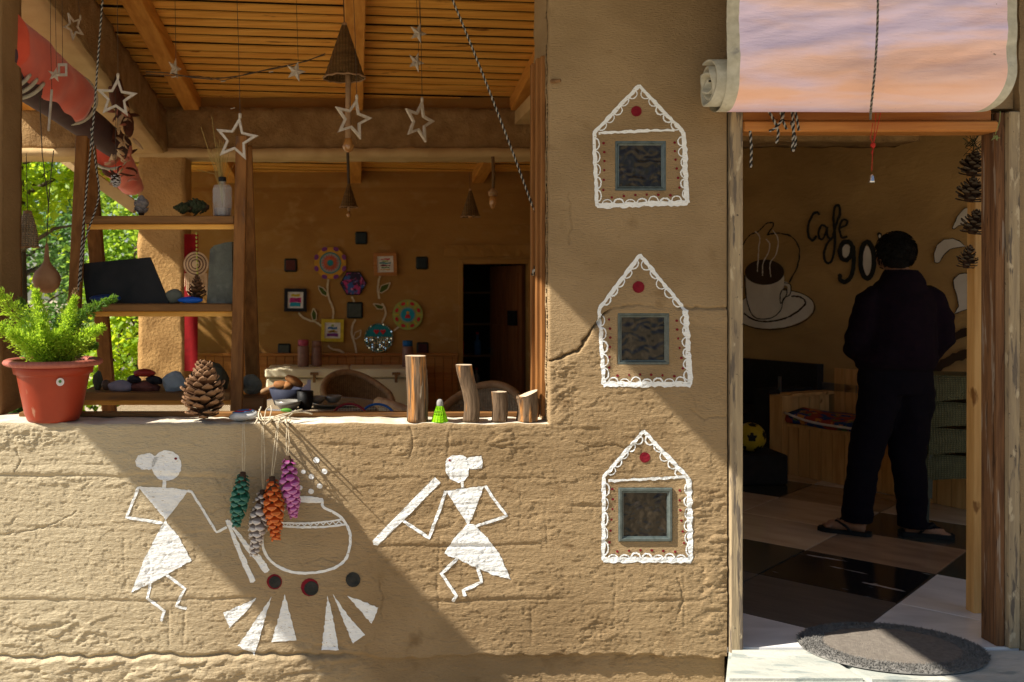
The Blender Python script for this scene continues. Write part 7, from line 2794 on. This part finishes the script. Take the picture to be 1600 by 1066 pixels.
xl_, xr_ = P(1135, 0, BYc - BR).x, P(1588, 0, BYc - BR).x
nx, nk = 90, 70
V, F, mi2 = [], [], []
for k in range(nk + 1):
    f = k / nk
    y_, z_ = blind_prof(f)
    for i in range(nx + 1):
        e = i / nx
        xr2 = xr_ - .0 * f
        # the far end of the roll is drawn in towards the middle underneath
        ed = max(0, (f - .60) / .40)
        x = xl_ + (xr2 - .16 * ed ** 1.3 - xl_) * e
        sl = -.10 * (e - .5)
        amp = .020 * (1 - max(0, (f - .55) / .45)) * (.35 + .65 * math.sin(math.pi * min(1, f * 1.4 + .1)))
        ph = z_ * 24 + x * 3.2
        amp *= .25 + .75 * min(1, 9 * e * (1 - e))
        g = amp * (math.sin(ph) * .42 + .55 * mnoise.noise(Vector((x * 7, z_ * 40 - x * 9, 3))) + 1.2 * mnoise.noise(Vector((x * 2.2, z_ * 14 - x * 2.6, 0))))
        # pinched where the cord lies
        g -= .012 * math.exp(-((x - (P(1375, 0, -.24).x)) / .05) ** 2) * (1 - ed)
        V.append((x, y_ - g, z_))
for k in range(nk):
    for i in range(nx):
        a = k * (nx + 1) + i
        F.append((a, a + nx + 1, a + nx + 2, a + 1))
        mi2.append(1 if (i < 4 or i >= nx - 3) else 0)
mb = MB()
mb.v, mb.f, mb.m = [], [], []
mb.add(V, F)
mb.m = mi2
sheet = mb.build('sheet', [M['blind_pink'], M['trim']], t, True)
# the spiral of layers poking out at the pier end
mb = MB()
V, F = [], []
n = 110
for i in range(n + 1):
    f = i / n
    a = R(60) + f * R(360 * 3.2)
    r_ = BR * (1.0 - .80 * f) * (1 + .07 * math.sin(a * 2 + 1))
    xo = P(1099, 0, BYc).x + .02 * abs(math.sin(a * .7)) + .035 * f * 0
    th = .0075
    for (rr, x) in ((r_, xo), (r_, xo + .20), (r_ - th, xo + .20), (r_ - th, xo)):
        V.append((x, BYc + rr * math.cos(a), BZ - .002 + rr * math.sin(a) * 1.05))
for i in range(n):
    for j in range(4):
        F.append((i * 4 + j, i * 4 + 4 + j, i * 4 + 4 + (j + 1) % 4, i * 4 + (j + 1) % 4))
mb.add(V, F)
mb.build('roll_layers', M['trim'], t, True)
mb = MB()
roll(mb, (xl_ + .12, BYc, BZ), (xr_ - .20, BYc, BZ), BR * .93, BR * .90, 28, .04, 10, 5)
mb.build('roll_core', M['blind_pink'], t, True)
twisted('rope', 'black and white rope hanging down the middle of the pink blind', 'rope', [P(1372, -25, -.275), P(1371, 40, -.28), P(1367, 110, -.27), P(1361, 168, -.255), P(1360, 186, -.06)], .0042)
for i, pth in enumerate(([(1199, 170), (1208, 186), (1216, 206), (1213, 224)], [(1225, 170), (1222, 186), (1212, 200), (1202, 205)], [(1219, 172), (1224, 190), (1229, 202)], [(1237, 170), (1240, 200), (1238, 236), (1243, 220), (1236, 190)], [(1242, 172), (1246, 190), (1248, 204)], [(1172, 205), (1174, 232), (1173, 262)])):
    twisted('rope', ('short frayed rope end tied under the blind, crossing the lintel', 'short rope end knotted sideways under the blind', 'shortest rope end in the middle of the knotted bunch', 'doubled rope loop hanging lowest from the knotted bunch', 'thin rope end beside the doubled loop', 'lone rope end dangling in the doorway near the pier')[i], 'rope',
            [P(a, b, -.05 if b < 205 else -.045) for a, b in pth], .0052, 'rope ends under the pink blind')
t = thing('little_bell', 'tiny silver bell hanging on a red thread in the doorway', 'bell', P(1362, 285, -.05))
Yb = -.05
mb = MB()
for dx in (-2, 2):
    mb.tube([P(1373 + dx * 2, 172, Yb), P(1369 + dx, 200, Yb), P(1365, 224, Yb)], .0014, 5)
mb.tube([P(1365, 224, Yb), P(1363, 245, Yb), P(1362, 268, Yb)], .0014, 5)
mb.tube([P(1364, 192, Yb), P(1360, 215, Yb), P(1366, 230, Yb), P(1361, 240, Yb)], .0014, 5)
mb.build('red_thread', plain('red_thread', (0.42, 0.03, 0.02), 0.8), t, kind='stuff')
mb = MB()
mb.blob(P(1364, 227, Yb), (.009, .008, .011), 2, .3, 2, 2)
mb.build('knot', M['red_thread'], t, True)
mb = MB()
c = P(1362, 285, Yb)
mb.lathe([(.012, -.001), (.0095, .006), (.0078, .022), (.005, .028), (.0015, .034)], 18, Matrix.Translation(c))
mb.build('bell_cup', plain('silver_metal', (0.6, 0.6, 0.62), 0.25, metal=1.0), t, True)
t = thing('green_thread', 'thin green thread with a tangled end hanging by the right jamb'.replace('right jamb', 'reddish jamb'), 'thread', P(1556, 215, -.02))
mb = MB()
mb.tube([P(1563, 174, -.03), P(1562, 190, -.03), P(1555, 210, -.03)], .0012, 5)
rnd = random.Random(3)
mb.tube([P(1555 + rnd.uniform(-6, 8), 215 + rnd.uniform(-4, 6), -.03) for _ in range(14)], .0012, 5)
mb.build('thread', plain('green_thread_fibre', (0.25, 0.32, 0.12), 0.8), t, kind='stuff')
t = thing('wall_peg', 'short dark twig peg stuck in the mud wall by the window corner', 'peg', P(864, 127, 0))
mb = MB()
mb.tube([P(858, 127, .03), P(866, 127, -.02), P(876, 126, -.035)], [.008, .009, .006], 8)
mb.build('peg', M['old_wood'], t, True)

# ------------------------------------------------------------------ rug on the step
RC = Vector((2.075, -.005, .001))
t = thing('oval_rug', 'oval grey shaggy door rug with a taupe woven middle on the doorstep', 'rug', RC)
ra, rb = .342, .258
mb = MB()
n = 56
V, F = [(RC.x, RC.y, RC.z + .012)], []
for k, (f, z) in enumerate(((.3, .010), (.55, .010), (.70, .012), (.75, .010))):
    for j in range(n):
        a = 2 * math.pi * j / n
        V.append((RC.x + ra * f * math.cos(a), RC.y + rb * f * math.sin(a), RC.z + z + .003 * mnoise.noise(Vector((f * 5, a * 3, 0)))))
F += [(0, 1 + j, 1 + (j + 1) % n) for j in range(n)]
for k in range(3):
    for j in range(n):
        a, b = 1 + k * n + j, 1 + k * n + (j + 1) % n
        F.append((a, a + n, b + n, b))
mb.add(V, F)
mb.build('woven_middle', M['rug_mid'], t, True)
mb = MB()
pts = [(.72, .005), (.76, .012), (.86, .014), (.95, .010), (1.0, .004), (1.0, .0)]
V, F = [], []
for f, z in pts:
    for j in range(n):
        a = 2 * math.pi * j / n
        V.append((RC.x + ra * f * math.cos(a), RC.y + rb * f * math.sin(a), RC.z + z))
for k in range(len(pts) - 1):
    for j in range(n):
        F.append((k * n + j, (k + 1) * n + j, (k + 1) * n + (j + 1) % n, k * n + (j + 1) % n))
mb.add(V, F)
mb.build('border_pad', M['rug'], t, True)
rnd = random.Random(8)
mb = MB()
for i in range(9000):
    a = rnd.uniform(0, 2 * math.pi)
    f = rnd.uniform(.73, 1.0)
    k = (f - .73) / .27
    p = Vector((RC.x + ra * f * math.cos(a), RC.y + rb * f * math.sin(a), RC.z + .010 * math.sin(math.pi * min(1, .15 + .8 * k)) + .002))
    d = Vector((rnd.gauss(0, .7) + .5 * math.cos(a) * (k - .3), rnd.gauss(0, .7) + .5 * math.sin(a) * (k - .3), rnd.uniform(.4, 1.1))).normalized()
    s = d.cross(Vector((rnd.uniform(-1, 1), rnd.uniform(-1, 1), .2))).normalized() * .0022
    L_ = rnd.uniform(.008, .015)
    mb.add([p - s, p + s, p + d * L_], [(0, 1, 2)])
mb.build('pile', M['rug'], t, kind='stuff')

# ------------------------------------------------------------------ greenery beyond the side of the veranda
leaf_me = {}


def leafy(name, label, x, y, H_, crown, nleaf, size, mi_, seed, group=None, z0=-.35, lean=0.0, cat='tree'):
    rnd = random.Random(seed)
    t = thing(name, label, cat, (x, y, z0), group)
    limbs = []
    mb = MB()
    top = Vector((x + lean, y, z0 + H_ * .8))
    mb.tube([(x, y, z0), (x + lean * .3, y + .05, z0 + H_ * .35), tuple(top)], [.05 * H_ / 3, .04 * H_ / 3, .012 * H_ / 3], 9)
    for i in range(9):
        f = rnd.uniform(.25, .95)
        b = Vector((x, y, z0)).lerp(top, f)
        an = rnd.uniform(0, 6.28)
        e = b + Vector((math.cos(an) * crown[0] * .8, math.sin(an) * crown[1] * .8, rnd.uniform(.1, .5) * crown[2]))
        m_ = b.lerp(e, .5) + Vector((0, 0, .08))
        mb.tube([b, m_, e], [.018 * H_ / 3, .012 * H_ / 3, .004], 6)
        limbs.append((b, e))
    mb.build('trunk', M['trunk'], t, True)
    # leaves cluster on clumps spread through the crown
    clumps = []
    cc = Vector((x + lean * .7, y, z0 + H_ - crown[2]))
    for i in range(max(14, nleaf // 45)):
        d = Vector((rnd.gauss(0, 1), rnd.gauss(0, 1), rnd.gauss(0, 1))).normalized() * rnd.uniform(.25, 1) ** .6
        clumps.append((cc + Vector((d.x * crown[0], d.y * crown[1], d.z * crown[2])), rnd.uniform(.10, .24) * (crown[0] + crown[2]) * .5))
    mb = MB()
    for i in range(nleaf):
        c_, cr2 = clumps[i % len(clumps)]
        p = c_ + Vector((rnd.gauss(0, .5), rnd.gauss(0, .5), rnd.gauss(0, .45))) * cr2
        if p.z < z0:
            p.z = z0 + rnd.uniform(0, .3)
        d = Vector((rnd.uniform(-1, 1), rnd.uniform(-1, 1), rnd.uniform(-1.1, .4))).normalized()
        s = d.cross(Vector((rnd.uniform(-.6, .6), rnd.uniform(-.6, .6), 1))).normalized()
        nn = d.cross(s)
        L_ = size * rnd.uniform(.65, 1.25)
        W_ = L_ * rnd.uniform(.34, .46)
        mb.add([p, p + d * L_ * .35 + s * W_ + nn * .12 * L_, p + d * L_, p + d * L_ * .35 - s * W_ + nn * .12 * L_], [(0, 1, 2), (0, 2, 3)])
    mb.build('crown', M['leaf%d' % mi_], t)
    return t


G = 'trees beyond the veranda'
leafy('tree', 'sunlit broad leaved tree hanging over the open side of the veranda', -3.25, 5.6, 4.2, (1.0, .9, 1.0), 4200, .095, 0, 1, G)
leafy('tree', 'bright leafy tree seen between ladder shelf and pillar', -2.55, 7.4, 3.0, (.8, .7, 1.35), 4200, .085, 2, 2, G)
leafy('tree', 'dark green bushy tree low behind the hanging gourd', -4.3, 8.4, 3.3, (1.2, .8, 1.5), 4200, .075, 1, 3, G)
leafy('tree', 'tall dim green tree behind the sunlit leaves', -5.6, 12.0, 6.5, (2.2, 1.5, 3.0), 5000, .13, 1, 4, G)
leafy('tree', 'pale green tree far beyond the pillar side', -3.4, 13.5, 6.0, (2.2, 1.5, 2.9), 5000, .13, 2, 5, G)
leafy('shrub', 'low bright shrub behind the stones of the ladder shelf', -2.15, 5.0, 1.7, (.55, .5, .75), 2600, .075, 0, 6, G, cat='shrub')
leafy('shrub', 'dark low shrub behind the fern pot', -3.05, 5.2, 1.6, (.6, .5, .7), 2400, .07, 1, 7, G, cat='shrub')
leafy('tree', 'yellow green tree filling the far gap beside the column', -7.4, 16.0, 8.5, (2.8, 1.6, 4.0), 5000, .17, 0, 8, G)
